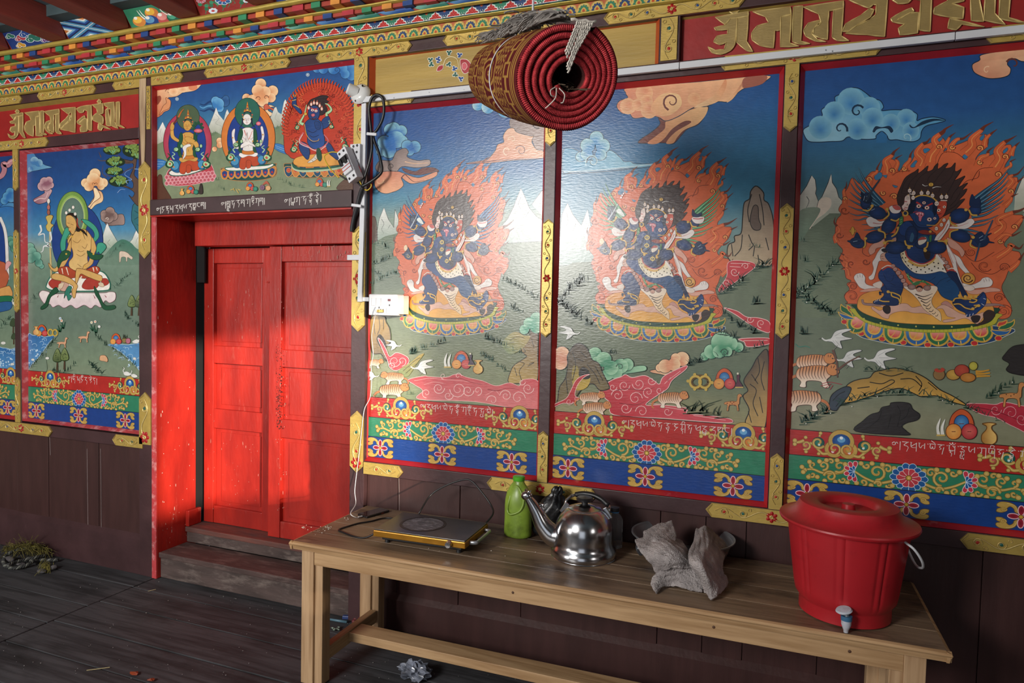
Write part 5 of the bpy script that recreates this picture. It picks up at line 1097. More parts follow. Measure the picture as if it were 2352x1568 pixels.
    # heads at the sides
    A.F('e8d0c8', '840 930 890 900 900 1000 880 1080 830 1100 805 1050 830 1010', line='5a3030', lw=4); A.M('b03a34', 9, '830 985 865 990', '835 1060 870 1070', '825 1080 850 1085'); eye(A, 868, 1028, 13)
    A.F('c04a34', '1190 1010 1290 1000 1290 1100 1250 1190 1190 1210 1160 1120', line='4a1814', lw=5); A.M('6a1c18', 9, '1190 1070 1230 1060', '1200 1160 1240 1150'); eye(A, 1210, 1108, 19); eye(A, 1270, 1068, 16)
    # main head
    A.F(B2, '960 945 1040 912 1115 930 1182 985 1192 1060 1184 1130 1214 1200 1190 1262 1130 1310 1050 1322 980 1302 930 1222 892 1150 876 1080 900 1010', line='0a1428', lw=6, g=('20467c', 1150, 1000, 960, 1280))
    A.F('0c1a36', '900 1020 950 960 960 1040 930 1130 890 1140 875 1080', line='0a1428', lw=3); A.F('0c1a36', '1150 1010 1190 1000 1190 1130 1150 1170', line='0a1428', lw=3); A.F('1d4478', '985 1100 1060 1080 1140 1120 1160 1200 1120 1290 1020 1290 960 1230', line='0a1428', lw=3)
    A.S('b8342c', 22, '965 1000 1000 1020 1030 1050', 8); A.S('b8342c', 22, '1145 1020 1100 1040 1065 1060', 8); A.S('0a1020', 16, '1030 1060 1050 1090 1060 1060', 6)
    eye(A, 992, 1050); eye(A, 1082, 1072); eye(A, 1050, 1010, 17); eye(A, 1110, 1220, 22); eye(A, 1168, 1208, 14)
    A.F('d8788a', '955 1140 1000 1120 1045 1135 1050 1165 1030 1190 1015 1240 995 1230 990 1180', line='7a1c24', lw=5); A.M('f0e4e0', 8, '975 1140 985 1160', '1010 1132 1014 1150', '1035 1140 1034 1160'); A.D('5a1420', 8, 990, 1160, 1022, 1164); A.S('b03030', 10, '930 1130 980 1110', 6)
    A.S('e0b050', 10, '1080 1290 1180 1290 1240 1220', 6); A.M(B1, 10, '970 1270 1010 1300 1080 1310')
    A.S('6a4a1a', 20, '930 950 1000 918 1080 922 1150 955 1188 1000'); A.S(GO, 13, '930 950 1000 918 1080 922 1150 955 1188 1000')
    A.O(GO, 845, 1140, 34, 36); A.O(B2, 845, 1136, 20, 22)
    for x, y in ((892, 852), (936, 884), (1022, 888), (1092, 888), (1142, 924), (1240, 944), (1292, 944), (930, 944), (876, 936)): skull(A, x, y)
    skull(A, 1188, 1024, 24); A.S('d8ccc0', 12, '1230 985 1300 990'); A.S('d8ccc0', 10, '890 890 930 905')
    A.O(GO, 1125, 785, 26, 24, line='5a3a10', lw=3); A.S('5a3a10', 6, '1125 765 1125 808'); A.M('d8d8d4', 9, '1030 780 1060 800 1090 795', '1140 830 1180 815 1235 820', w1=3)
    # shoulders, necklace, front arms
    A.F('3a7a48', '780 1200 820 1180 810 1300 780 1330', line='20402a', lw=3); A.M('a8c890', 5, '785 1220 810 1210', '782 1250 808 1240', '780 1280 805 1270'); A.F(B1, '780 1310 850 1240 900 1250 940 1330 870 1420 790 1400', line='0b1a36', lw=5)
    A.F('8a3028', '985 1370 1050 1350 1130 1370 1180 1400 1120 1410 1030 1400', line='4a1814', lw=4); A.O('d8a040', 1120, 1372, 16)
    for x, y in ((1268, 1232), (1240, 1290), (1186, 1336)): skull(A, x, y, 19)
    A.F(WH, '1320 1220 1330 1300 1280 1400 1210 1495 1165 1490 1190 1420 1260 1340 1290 1270', line='6a5048', lw=4); A.S('c88078', 12, '1310 1280 1270 1370 1200 1470', 5)
    A.F('c09080', LO('690 170 740 140 740 200 700 220'), line='4a302c', lw=3); A.F('3f7a4c', LO('1110 130 1135 120 1130 200 1110 200'), line='20402a', lw=3); A.F('1c5a78', LO('990 140 1080 120 1110 200 1000 220'), line='0b1a36', lw=3)
    arm(A, 742, 1570, 116, 76, -8); arm(A, 1190, 1568, 100, 80, 8); arm(A, 912, 1410, 64, 110, 4); A.F('3a6488', '890 1480 915 1380 945 1420 925 1500', line='10284a', lw=4)
    arm(A, 1030, 1535, 74, 50, 0); A.F('e6dccc', LO('985 200 1010 150 1070 140 1080 180 1050 220 1000 240'), line='5a4034', lw=4); A.F('b84a44', LO('985 180 1020 140 1060 145 1075 165 1020 175'), line='6a2020', lw=3)
    if v != 2:
        for x, y, r in ((925, 1325, 40), (920, 1440, 36), (1005, 1630, 36)): A.O('d8bc68', x, y, r, r*.9, line='5a4010', lw=4); A.O(B2, x, y, r*.55, r*.5); A.S('d8bc68', 9, [(x, y-r), (x, y+r)], sm=0)
    for p in ('620 1530 640 1490 720 1480', '840 1480 860 1540 930 1555', '1300 1540 1280 1500 1200 1490', '1095 1500 1085 1560 1050 1590'): band(A, p)
    A.D(GO, 20, 886, 1570, 1065, 1608, 612, 1508, 1292, 1488)
    for p in ('660 840 720 850 790 890 795 950 780 990', '690 850 700 890 770 920 785 960', '555 945 600 960 670 960', '1370 945 1400 905 1500 905 1560 920', '1375 980 1440 975 1500 1020 1570 1040', '1560 900 1620 920 1590 950 1540 945', '1590 990 1640 985 1600 1015'): band(A, LO(p), 13)
    A.D(GO, 18, 655, 2135, 1440, 2170, 1500, 2182, 1560, 2182, 1610, 2180, 1580, 2330, 1640, 2290)
    return A
def lying(A, pts, hairp, line='7a4a44'):
    A.F('d8aa96', LO(pts), line=line, lw=4); A.F('2c2224', LO(hairp), line='181214', lw=2)
def deity_throne(A):
    # lotus petals
    A.F('20406a', LO('150 1160 300 1400 500 1470 800 1520 1100 1530 1400 1510 1700 1460 1900 1370 1960 1250 1000 1200'), line='d8e0d8', lw=6)
    for x, y in ((350, 1385), (590, 1445), (830, 1480), (1100, 1498), (1350, 1484), (1600, 1456), (1850, 1384), (150, 1238)): A.O('c02c34', x, y+1300, 36, 30, line='d8b050', lw=7)
    def petal(x, y, w, h, rot, c, cc):
        r = radians(rot)
        def tr(pts): return [(x+a*w*cos(r)-b*h*sin(r), y+1300+a*w*sin(r)+b*h*cos(r)) for a, b in pts]
        A.F('c8a040', tr([(-.5, -.5), (.5, -.5), (.56, 0), (.38, .38), (0, .56), (-.38, .38), (-.56, 0)])); A.F(c, tr([(-.42, -.5), (.42, -.5), (.47, 0), (.30, .32), (.0, .46), (-.30, .32), (-.47, 0)]), g=('6a9ac0' if c == '2a62a0' else '5a9a62', x, y+1300+h*.1, x, y+1300-h*.6))
        A.F('d8b050', tr([(-.30, -.46), (.30, -.46), (.33, 0), (.18, .20), (0, .24), (-.18, .20), (-.33, 0)])); A.F(cc, tr([(-.24, -.42), (.24, -.42), (.26, -.02), (.12, .13), (0, .16), (-.12, .13), (-.26, -.02)]), g=('f0b0a0', x, y+1300, x, y+1300-h*.4))
        A.S('d8b050', w*.05, tr([(0, .28), (0, .52)]), sm=0); A.S('d8b050', w*.05, tr([(-.12, .12), (-.02, -.05), (.06, -.25)]), w*.02)
    for x, y, w, h, rot, k in ((290, 1275, 215, 215, 22, 0), (490, 1340, 220, 220, 14, 1), (725, 1385, 230, 220, 8, 0), (975, 1400, 235, 215, 0, 1), (1212, 1395, 235, 215, -4, 0), (1445, 1372, 225, 215, -9, 1), (1675, 1330, 225, 210, -18, 0)):
        petal(x, y, w, h, rot, '2a6a44' if k == 0 else '2a62a0', 'd0504a' if k == 0 else 'd88a48')
    for p, c, cc in (('110 1010 130 1030 200 1080 250 1170 170 1130 110 1090', '2a6a44', 'd0504a'), ('75 1110 110 1130 200 1160 270 1200 170 1200 110 1170', '2a62a0', 'd88a48'), ('180 1020 230 1050 250 1110 200 1090', 'c8483a', 'e0a050'), ('2010 1150 1980 1180 1900 1210 1850 1270 1930 1270 2000 1220', '2a6a44', 'd88a48'), ('1980 1260 1940 1290 1850 1290 1770 1290 1840 1350 1940 1330', '2a62a0', 'd0504a'), ('1935 1160 1890 1180 1850 1190 1840 1240 1920 1210', 'c8483a', 'e0a050')):
        A.F(c, LO(p), line='d8b050', lw=10)
    A.F('b8b23a', LO('240 1110 280 1060 1000 1150 1820 1080 1840 1150 1780 1230 1500 1310 1200 1340 950 1340 650 1310 400 1240'), line='5a6a20', lw=4); A.M('6a7a24', 4, *[LO('%g %g %g %g' % (x, 1245-abs(x-1050)*.02, x, 1335-((x-1050)/90)**2*.9)) for x in range(420, 1760, 45)], sm=0)
    A.F('1c4632', LO('275 1060 290 1010 1000 1100 1800 1010 1812 1100 1740 1200 1500 1270 1200 1300 900 1300 600 1260 380 1190'), line='0e2418', lw=4); A.D('c8c060', 10, *[v for x, y in ((380, 1190), (570, 1240), (770, 1262), (970, 1270), (1165, 1270), (1360, 1262), (1570, 1250)) for v in (x, y+1300)])
    A.F('dc9440', LO('300 1010 335 900 450 835 600 810 1000 780 1500 820 1700 870 1785 980 1795 1090 1700 1190 1420 1232 1000 1240 700 1222 450 1150 325 1080'), line='6a3a14', lw=5, g=('eab050', 1000, 2300, 1000, 2540))
    lying(A, '360 960 400 985 500 990 620 1020 700 1010 800 985 870 985 930 1030 1020 1010 1080 1020 1100 1070 1130 1120 1060 1100 940 1100 860 1080 760 1090 680 1130 660 1180 600 1170 540 1120 470 1060 480 1030 560 1080 600 1040 500 1020 380 1010', '600 1030 640 1010 680 1030 680 1100 640 1120 600 1080')
    lying(A, '1190 1040 1250 990 1310 1000 1400 1060 1450 1090 1530 1110 1640 1090 1690 1070 1700 1110 1640 1210 1590 1200 1500 1150 1380 1190 1280 1210 1270 1180 1400 1150 1310 1130 1260 1040', '1560 1140 1600 1110 1660 1120 1640 1190 1590 1200')
    A.F('3a2a26', LO('1690 1090 1740 1040 1800 1060 1810 1120 1740 1190 1640 1240 1600 1240 1690 1170'), line='1c1412', lw=3); A.F('9a7a74', LO('350 945 375 945 385 985 480 990 560 1000 560 1020 380 1010'), line='4a3a38', lw=3); A.F('9a7a74', LO('1680 970 1760 960 1860 965 1920 1000 1850 985 1700 1000'), line='4a3a38', lw=3); A.F('c08a80', LO('1240 980 1290 940 1340 970 1380 1030 1330 1010 1290 990'), line='5a3a38', lw=3)
    return A
SRC = [(U[0]*6.189, U[1]*6.189) for U in ((18.3, 375.4), (323.3, 399.5), (179, 455), (284.6, 12), (218.6, 10.4), (168.6, 162), (50.7, 87), (347, 174.6))]
DST = {2: [wl(*p) for p in ((1358, 705.4), (1663.3, 729.5), (1519, 785), (1624.6, 342), (1558.6, 340.4), (1508.6, 492), (1390.7, 417), (1687, 504.6))],
       3: [wl(*p) for p in ((1932, 706.4), (2326.3, 731), (2131, 798), (2275.2, 289), (2187, 292.6), (2129, 463.4), (1969, 377))],
       1: [wl(*p) for p in ((921, 711), (1159.9, 713), (1042, 769), (1124.8, 368.4), (1067.3, 374), (1030.8, 503), (934, 441))]}
DEITY = {k: affine(SRC[:len(v)], [(p.x, p.z) for p in v]) for k, v in DST.items()}
def deity(k, lv, parent, wing, wl2):
    f = DEITY[k]; v = 2 if k == 3 else 0
    for nm, fn in (('painted_flames', lambda A: deity_flames(A)), ('painted_wing', lambda A: deity_wings(A, wing, wl2, 0)), ('painted_wing', lambda A: deity_wings(A, wing, wl2, 1)), ('painted_hair', deity_hair), ('painted_lotus_throne', deity_throne), ('painted_deity', lambda A: deity_body(A, v))):
        A = Art(f, lv=lv); fn(A).done(nm, parent=parent)
# ---------------------------------------------------------------- small painted creatures and offerings
def tiger(A, x, y, s, fl=1, pose=0):
    T = lambda t: [(x+a*s*fl, y+b*s) for a, b in A.nums(t)]
    A.S('c87848', 9*s, T('48 6 70 16 78 34 70 44'), 6*s); A.F('d08850', T('-46 -14 -20 -22 20 -20 48 -12 54 10 40 26 44 40 26 42 22 24 -18 26 -26 42 -44 42 -36 22 -48 8'), line='5a3020', lw=1.6*s, g=('f0e0cc', x, y-10*s, x, y+30*s))
    A.F('d08850', T('-70 -14 -62 -26 -46 -26 -36 -14 -40 2 -56 8 -72 0'), line='5a3020', lw=1.6*s); A.M('5a3424', 3*s, *[T('%g -20 %g 4 %g 18' % (u, u+4, u-2)) for u in range(-32, 48, 9)], w1=1*s); A.M('5a3424', 2*s, T('-60 -22 -56 -14'), T('-50 -22 -50 -14')); A.D('201410', 2*s, *T('-64 -10')[0]); return A
def crane(A, x, y, s, fl=1, stand=0):
    T = lambda t: [(x+a*s*fl, y+b*s) for a, b in A.nums(t)]
    if stand:
        A.M('6a6a64', 1.6*s, T('-4 16 -4 36'), T('6 16 8 36'), sm=0); A.F('e4e4de', T('-20 2 -6 -10 14 -4 26 8 10 16 -10 14'), line='6a6a6a', lw=1.2*s); A.S('e4e4de', 5*s, T('-14 0 -22 -14 -14 -26 -20 -34'), 3*s); A.S('4a4a44', 2*s, T('-20 -34 -28 -30')); return A
    A.F('dadad6', T('-4 -6 10 -26 46 -34 60 -30 30 -18 40 -8 64 -2 34 4 24 8 30 30 10 22 -2 10 -16 6'), line='5a5e60', lw=1.4*s); A.M('8a8e90', 1*s, T('6 -10 30 -24'), T('10 -4 40 -4'), T('8 4 22 20'), T('0 4 8 14')); A.S('dadad6', 6*s, T('-8 2 -24 4 -36 -4'), 4*s); A.S('5a5a50', 2*s, T('-36 -4 -46 0')); A.S('8a8a80', 2*s, T('16 20 2 34')); return A
def deer(A, x, y, s, fl=1, c='c88850'):
    T = lambda t: [(x+a*s*fl, y+b*s) for a, b in A.nums(t)]
    A.F(c, T('-26 -4 0 -8 16 -8 20 -30 30 -34 36 -26 28 -20 26 2 22 6 24 26 18 26 14 8 -10 8 -14 26 -20 26 -18 6 -28 4'), line='5a3a20', lw=1.3*s); return A
def jewels(A, x, y, s):
    A.F('c8582c', [(x+a*s, y+b*s) for a, b in A.nums('-22 4 -20 -22 0 -36 20 -22 22 4')], line='5a2014', lw=1.5*s); A.O('2a5f9e', x, y-8*s, 15*s, 16*s, c2='5a9ac8', line='1a2a44', lw=1.4*s)
    A.O('d88a3c', x-16*s, y+10*s, 16*s, 16*s, c2='eab060', line='6a3014', lw=1.4*s); A.O('b8343a', x+16*s, y+10*s, 16*s, 16*s, c2='d86a60', line='5a1418', lw=1.4*s); A.M('6a2014', 1.4*s, [(x-20*s, y+10*s), (x-12*s, y+10*s)], [(x+12*s, y+10*s), (x+20*s, y+10*s)], [(x-5*s, y-6*s), (x+5*s, y-6*s)], sm=0); return A
def horns(A, x, y, s, c='e4e2d8'):
    A.F(c, [(x+a*s, y+b*s) for a, b in A.nums('-8 16 -10 -4 -2 -22 0 -22 -4 0 -1 16')]); A.F(c, [(x+a*s, y+b*s) for a, b in A.nums('1 16 1 -4 9 -20 11 -20 7 0 9 16')]); A.S('d0b060', 4*s, [(x-10*s, y+17*s), (x+11*s, y+17*s)], sm=0); return A
def vase(A, x, y, s, c='d09a50'):
    A.F(c, [(x+a*s, y+b*s) for a, b in A.nums('-12 -16 -5 -12 -5 -6 -13 4 -12 16 0 22 12 16 13 4 5 -6 5 -12 12 -16 0 -18')], line='6a4418', lw=1.6*s, g=('e8c070', x-10*s, y, x+10*s, y)); return A
def flask(A, x, y, s, c='4a3a4c'):
    A.F(c, [(x+a*s, y+b*s) for a, b in A.nums('-9 16 -5 0 -6 -12 -3 -18 2 -14 1 -2 10 16')], line='2a2028', lw=1.4*s); A.S('d0b060', 3*s, [(x-10*s, y+17*s), (x+12*s, y+17*s)], sm=0); A.D('e0d8c0', 3*s, x-3*s, y-20*s); return A
def swirls(A, pts, col='e8b0a8', w=4):
    for x, y, r, a, t in pts: A.curl(x, y, r, a, t, col, w, w*.5)
    return A
ROOT = [None]; KEEP = []
def own(fn, name):
    def w(A, *a, **k):
        if ROOT[0] is None: return fn(A, *a, **k)
        keep, A.b = A.b, MB(); fn(A, *a, **k); A.b.build(name, 'mural_paint', ROOT[0]); A.b = keep; return A
    return w
tiger, crane, deer, jewels, horns, vase, flask = (own(f, 'painted_'+n) for f, n in ((tiger, 'tiger'), (crane, 'crane'), (deer, 'deer'), (jewels, 'jewels'), (horns, 'tusks'), (vase, 'vase'), (flask, 'flask')))
Art.mount = own(Art.mount, 'painted_mountain'); Art.cloud = own(Art.cloud, 'painted_cloud')
# ---------------------------------------------------------------- Tibetan lettering: letters hang from a head line
TB = {'d': '0 0 7 0;6 0 2 4 5 5 6.5 7 5 12', 'N': '0 0 7 0;1.5 0 1.5 4 4 6 6.5 6', 'p': '0 0 2 0;1 0 1 5 3 6.4 6.5 6;6.5 0 6.5 11;1 5 6 1', 'b': '0 0 7 0;1 0 1 5 3 6.4 6.5 6;6.5 0 6.5 7;1 5 5 0', 'm': '0 0 2 0;1 0 1 4 3 6 6.5 5;4 3 1 6.5;6.5 0 6.5 11', 'l': '0 0 2 0;1 0 1 4 2.6 6 4 3 6.5 2;6.5 0 6.5 7', 'g': '0 0 7 0;2.4 0 2.4 5 1 6.4 3 6.4;6.5 0 6.5 12', 'n': '0 0 7 0;5 0 2 3 4 5 2 6.4;6.5 3 5 12', 'C': '0 0 7 0;1.5 0 1 4 2.6 6 3.5 3 4.2 6 6 5 6 0', 'r': '0 0 7 0;5 0 2 3 5 5 4 11', 's': '1 0 0 6;0 6 3 3 5 6;6.5 0 6.5 11;5 0 3 3;0 0 7 0', 'A': '0 0 6 0;4 0 1 3 4 5 6 4 3 7 1 10', 'j': '0 0 7 0;5 0 1 3 6 3 2 6 6 7 5 12', 'P': '0 0 2 0;1 0 1 6 6.5 6;6.5 0 6.5 8;6.5 3 8 1', 'z': '0 0 7 0;1 3 6 2 2 5 6 6 3 9', 'Z': '0 0 7 0;1.5 0 1.5 4 6 4;5 0 2.5 7 5 12', 'Y': '0 0 7 0;2 0 1 4 3 6 3.5 3 6 6 5 12', 'S': '0 0 7 0;1 0 1 5 3 6 6.5 6;4 2 3 6;6.5 0 6.5 12', 't': '0 0 7 0;3 0 1.5 3 5 4 4 12', 'k': '0 0 7 0;1 0 1 11;4 0 4 8;6.5 0 6.5 11', 'K': '0 0 2 0;1 0 1 5 3 6 6.5 6;4 0 6.5 3;6.5 0 6.5 11', 'y': '0 0 2 0;1 0 1 5 3 6 6.5 5;4 0 4 4;6.5 0 6.5 8',
      'i': '2 -1 3 -4 6 -3 5 -1', 'e': '2 -4 6 -1', 'o': '1 -3 3 -1 4 -4 5 -1 7 -3', 'u': '3 8 1 11 4 13 7 11', '@': '0 3 2 1 4 3 2 5 0 4;3 3 5 1 6 3', '|': '1 0 1 11', '.': '1 0 1.6 1'}
def tibetan(A, text, x, y, dx, dy, h, col='e4dcd8', w=None):
    """write along (dx, dy) from x, y; h = size of one letter unit"""
    w = w or h*.9; cx = 0; i = 0; A.lv[0] += 1; adv = 0; down = 0
    while i < len(text):
        ch = text[i]; sub = 0
        if ch == '_': ch = text[i+1]; i += 1; down += 1; sub = 1
        vow = ch in 'ieou' and i > 0
        if not vow and not sub: cx += adv; down = 0; adv = {'.': 2.6, '|': 3., '@': 7.5}.get(ch, 8.4)
        sc = .62 if sub else 1.; oy = (6.2+4.4*(down-1)) if sub else (0 if not vow or ch != 'u' else 4.4*down)
        for st in TB[ch].split(';'):
            P = [(x+(cx+a*sc+(.6 if sub else 0))*h*dx-(0)*dy, y+(cx+a*sc)*h*dy+(b*sc*.94+oy)*h) for a, b in A.nums(st)]
            A.S(col, w, P, w*.55 if len(P) > 2 else w*.8, sm=3, up=False)
        i += 1
    return A
# ---------------------------------------------------------------- framed mural: board, border bead, three ornamental bands
mat('board_edge', '3a3a3a')
ZB_ = (.957, 1.074, 1.184, 1.298)
def stops(A, x0, x1, st):
    """ground coat in level stripes; st = [(z, colour)] from the top down, in board metres"""
    f = A.f; A.f = lambda a, b: (a, b); n = len(st)
    A.put([(x, z) for z, c in st for x in (x0, x1)], [(2*i+2, 2*i+3, 2*i+1, 2*i) for i in range(n-1)], [hx(c) for z, c in st for _ in (0, 1)]); A.lv[0] += 1; A.f = f; return A
def gcurl(A, x, y, r, a, t, w=9):  # flat gold: dark rim and pale line paint in the light on raised scrolls
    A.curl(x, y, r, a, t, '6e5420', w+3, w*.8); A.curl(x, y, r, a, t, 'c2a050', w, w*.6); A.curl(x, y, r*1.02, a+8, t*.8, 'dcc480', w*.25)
def gstroke(A, pts, w=10, w1=None):  # same painted relief: dark rim, gold, pale highlight line
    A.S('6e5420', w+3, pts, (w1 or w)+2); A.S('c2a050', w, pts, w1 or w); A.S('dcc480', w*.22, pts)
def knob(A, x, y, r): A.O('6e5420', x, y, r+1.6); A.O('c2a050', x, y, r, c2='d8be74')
def bands(root, lv, x0, x1, text=None, tx=.33, th=4.1):
    """red, green and blue ornamental bands under a mural, drawn in millimetres from the red band's top left"""
    W_ = (x1-x0)*1000; f = lambda a, b: (x0+a/1000, ZB_[3]-b/1000)
    for nm, a, b, c in (('red_band', 0, 114, 'b22a26'), ('green_band', 114, 224, '2f7f5e'), ('blue_band', 224, 341, '173f86')):
        A = Art(f, lv=lv); A.F(c, [(-30, a), (W_+40, a), (W_+40, b), (-30, b)], sm=0); A.S('1c1412', 3, [(-30, a), (W_+40, a)], sm=0)
        if nm == 'red_band':
            for cx, m in ((.205*W_, 1), (.905*W_, 1)):
                for dx, dy, r in ((-28, 74, 30), (28, 74, 30), (0, 38, 44)): A.O('6e5420', cx+dx, dy, r+9); A.O('c2a050', cx+dx, dy, r+7)
                A.O('9e1e1e', cx-28, 74, 22, c2='c8483c'); A.O('c05a28', cx+28, 74, 22, c2='e0a040'); A.O('15407e', cx, 36, 36, 31, c2='2a70b8'); A.O('6aa8d4', cx, 30, 16, 13); A.D('eef2f4', 7, cx, 22); A.D('f0d8d4', 6, cx-32, 86, cx+34, 86)
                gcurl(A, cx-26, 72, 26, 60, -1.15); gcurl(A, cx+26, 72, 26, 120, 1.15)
                for s in (-1, 1):
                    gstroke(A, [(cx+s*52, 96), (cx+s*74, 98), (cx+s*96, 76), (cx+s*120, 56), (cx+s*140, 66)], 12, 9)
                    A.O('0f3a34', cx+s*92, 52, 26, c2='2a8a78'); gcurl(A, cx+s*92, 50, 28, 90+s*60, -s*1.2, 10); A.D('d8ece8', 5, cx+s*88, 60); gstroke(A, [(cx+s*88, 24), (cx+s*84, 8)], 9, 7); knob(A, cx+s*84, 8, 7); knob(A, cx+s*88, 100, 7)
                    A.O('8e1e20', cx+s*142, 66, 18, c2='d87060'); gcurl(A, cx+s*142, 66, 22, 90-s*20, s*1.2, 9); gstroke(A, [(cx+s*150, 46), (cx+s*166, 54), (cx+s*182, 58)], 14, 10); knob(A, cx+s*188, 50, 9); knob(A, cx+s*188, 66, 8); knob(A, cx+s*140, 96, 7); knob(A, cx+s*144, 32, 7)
            if text: tibetan(A, text, tx*W_, 17, 1, 0, th, 'e8dcd6', th*.8)
        elif nm == 'green_band':
            c = .468*W_; y = 170; w = .42*W_/420
            for s in (-1, 1):
                q = lambda a: c+s*a*w
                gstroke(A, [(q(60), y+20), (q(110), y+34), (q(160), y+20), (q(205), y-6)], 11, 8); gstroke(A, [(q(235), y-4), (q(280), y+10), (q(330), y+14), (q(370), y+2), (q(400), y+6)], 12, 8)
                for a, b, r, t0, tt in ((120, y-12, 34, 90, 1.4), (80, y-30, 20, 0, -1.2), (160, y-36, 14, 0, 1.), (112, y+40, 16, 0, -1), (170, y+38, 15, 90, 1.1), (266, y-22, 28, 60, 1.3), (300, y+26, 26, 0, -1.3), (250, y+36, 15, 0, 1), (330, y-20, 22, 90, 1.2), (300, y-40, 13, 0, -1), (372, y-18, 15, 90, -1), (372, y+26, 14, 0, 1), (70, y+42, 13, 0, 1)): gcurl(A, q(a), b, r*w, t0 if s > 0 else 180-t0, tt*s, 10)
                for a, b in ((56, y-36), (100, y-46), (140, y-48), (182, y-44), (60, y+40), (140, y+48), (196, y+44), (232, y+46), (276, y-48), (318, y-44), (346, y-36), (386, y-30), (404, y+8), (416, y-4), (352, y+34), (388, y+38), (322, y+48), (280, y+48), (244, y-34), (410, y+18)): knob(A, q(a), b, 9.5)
                fx = q(215)
                for i in range(6): a = radians(-100+i*40)*1; A.F('c8384a', [(fx+s*(-6+8*cos(a)), y-6+8*sin(a)), (fx+s*(-6+30*cos(a)-9*sin(a)), y-6+36*sin(a)+9*cos(a)), (fx+s*(-6+40*cos(a)), y-6+46*sin(a)), (fx+s*(-6+30*cos(a)+9*sin(a)), y-6+36*sin(a)-9*cos(a))], line='f0d0d0', lw=2.4)
                for i in range(5): a = radians(-80+i*40); A.F('1f5a9a', [(fx+s*(-8), y-4), (fx+s*(-8+18*cos(a)-6*sin(a)), y-4+20*sin(a)+6*cos(a)), (fx+s*(-8+24*cos(a)), y-4+26*sin(a)), (fx+s*(-8+18*cos(a)+6*sin(a)), y-4+20*sin(a)-6*cos(a))], line='c8dcec', lw=2)
            for n, r0, r1, col, ln in ((14, 24, 62, '1f5a9a', 'c8dcec'), (10, 8, 40, 'c23c48', 'f0d0cc')):
                for i in range(n):
                    a = 2*pi*i/n; k = 1+.16*abs(cos(2*a)); e = (r1-r0)*.33
                    A.F(col, [(c+r0*cos(a), y+r0*sin(a)*.9), (c+(r1*.8*cos(a)-e*sin(a))*k, y+(r1*.8*sin(a)+e*cos(a))*k*.9), (c+r1*cos(a)*k, y+r1*sin(a)*k*.9), (c+(r1*.8*cos(a)+e*sin(a))*k, y+(r1*.8*sin(a)-e*cos(a))*k*.9)], line=ln, lw=2.2)
            A.O('c8a040', c, y, 11, line='6a4a14', lw=3); A.D('e8d080', 4, c, y)
        else:
            for u in (.076, .464, .868):
                cx, cy = u*W_, 285
                for sx in (-1, 1):
                    for sy in (-1, 1):
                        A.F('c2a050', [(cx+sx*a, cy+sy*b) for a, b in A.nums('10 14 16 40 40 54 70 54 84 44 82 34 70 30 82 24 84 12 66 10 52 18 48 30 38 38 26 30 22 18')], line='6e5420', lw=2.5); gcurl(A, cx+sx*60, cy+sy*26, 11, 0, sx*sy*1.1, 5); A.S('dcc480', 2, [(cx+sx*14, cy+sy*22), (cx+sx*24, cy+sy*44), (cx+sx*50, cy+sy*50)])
                for a in (0, 90, 180, 270): r = radians(a); A.O('b02a40', cx+26*cos(r), cy+26*sin(r), 20, 11, a, c2='7e1626', line='f0c8cc', lw=3.4)
                A.O('c8a040', cx, cy, 8, line='6a4a14', lw=2.5)
        A.done(nm, parent=root)
def mural(label, x0, x1, z0, z1, st, bead_m='red_bevel', beadit=True, wide=.03):
    root = thing('mural_panel', label, 'mural', ((x0+x1)/2, 0, z0)); lv = [1]; ROOT[0] = root; RECT[id(lv)] = (x0-.012, x1+wide-.004, z0-.012, z1+.012); KEEP.append(lv)
    A = Art(lambda a, b: (a, b), lv=lv); stops(A, x0-.01, x1+wide, st); A.done('painted_ground', parent=root)
    if beadit: bead(x0, x1, z0, z1, parent=root, m=bead_m)
    return root, lv
# ---------------------------------------------------------------- first large mural
z1 = lambda py, px=1050: wl(px, py).z
R1, L1 = mural('first large mural right of the door, its deity with bluish wings above pink waves', -2.144, -1.137, .957, 2.885, [(2.9, '1b4684'), (z1(300), '1f5290'), (z1(400), '2a6c9e'), (z1(455), '4a869c'), (z1(500), '86998a'), (z1(570), '6b7a64'), (z1(760), '667259'), (z1(860), '83896a'), (z1(900), '8b9674'), (1.298, '7d8a68')])
U, Lw = zoomf(840, 200, 3.564), zoomf(840, 560, 3.564)
A = Art(U, lv=L1)
A.cloud([(200, 350, 50), (230, 340, 52), (290, 360, 48), (150, 450, 52), (250, 430, 70), (300, 440, 44), (190, 520, 60), (130, 520, 44)], '7fb4c4', '1f64a8', '10304e', 5); A.cloud([(340, 480, 46), (400, 490, 50), (360, 520, 40)], '6aa4c0', '1f64a8', '10304e', 5)
A.done('painted_cloud', parent=R1); A = Art(U, lv=L1)
A.F('7a6a66', '210 600 250 530 320 500 350 530 340 570 420 600 520 595 520 640 420 660 300 650 240 700 120 700 80 660 120 600', line='2a2a34', lw=5, g=('a8948c', 200, 560, 300, 700)); A.F('6a3a34', '300 660 400 690 470 660 560 660 600 690 540 700 430 720 330 700', line='2a2024', lw=3)
A.F('d08468', '90 720 150 690 260 690 300 700 420 740 500 720 580 690 575 730 480 770 380 790 330 770 290 740 310 800 270 840 220 860 170 872 120 860 80 820 70 770', line='20303c', lw=5, g=('e8a880', 180, 700, 200, 870)); A.M('5a2c28', 9, '290 745 320 715 350 740 400 775 480 760', w1=3); A.curl(210, 650, 34, 90, 1.1, '4a3c3c', 9); A.curl(110, 760, 40, 0, .8, 'f0c090', 8); A.S('e8b890', 6, '320 610 400 625 515 620', 3)
A.done('painted_cloud', parent=R1); A = Art(U, lv=L1)
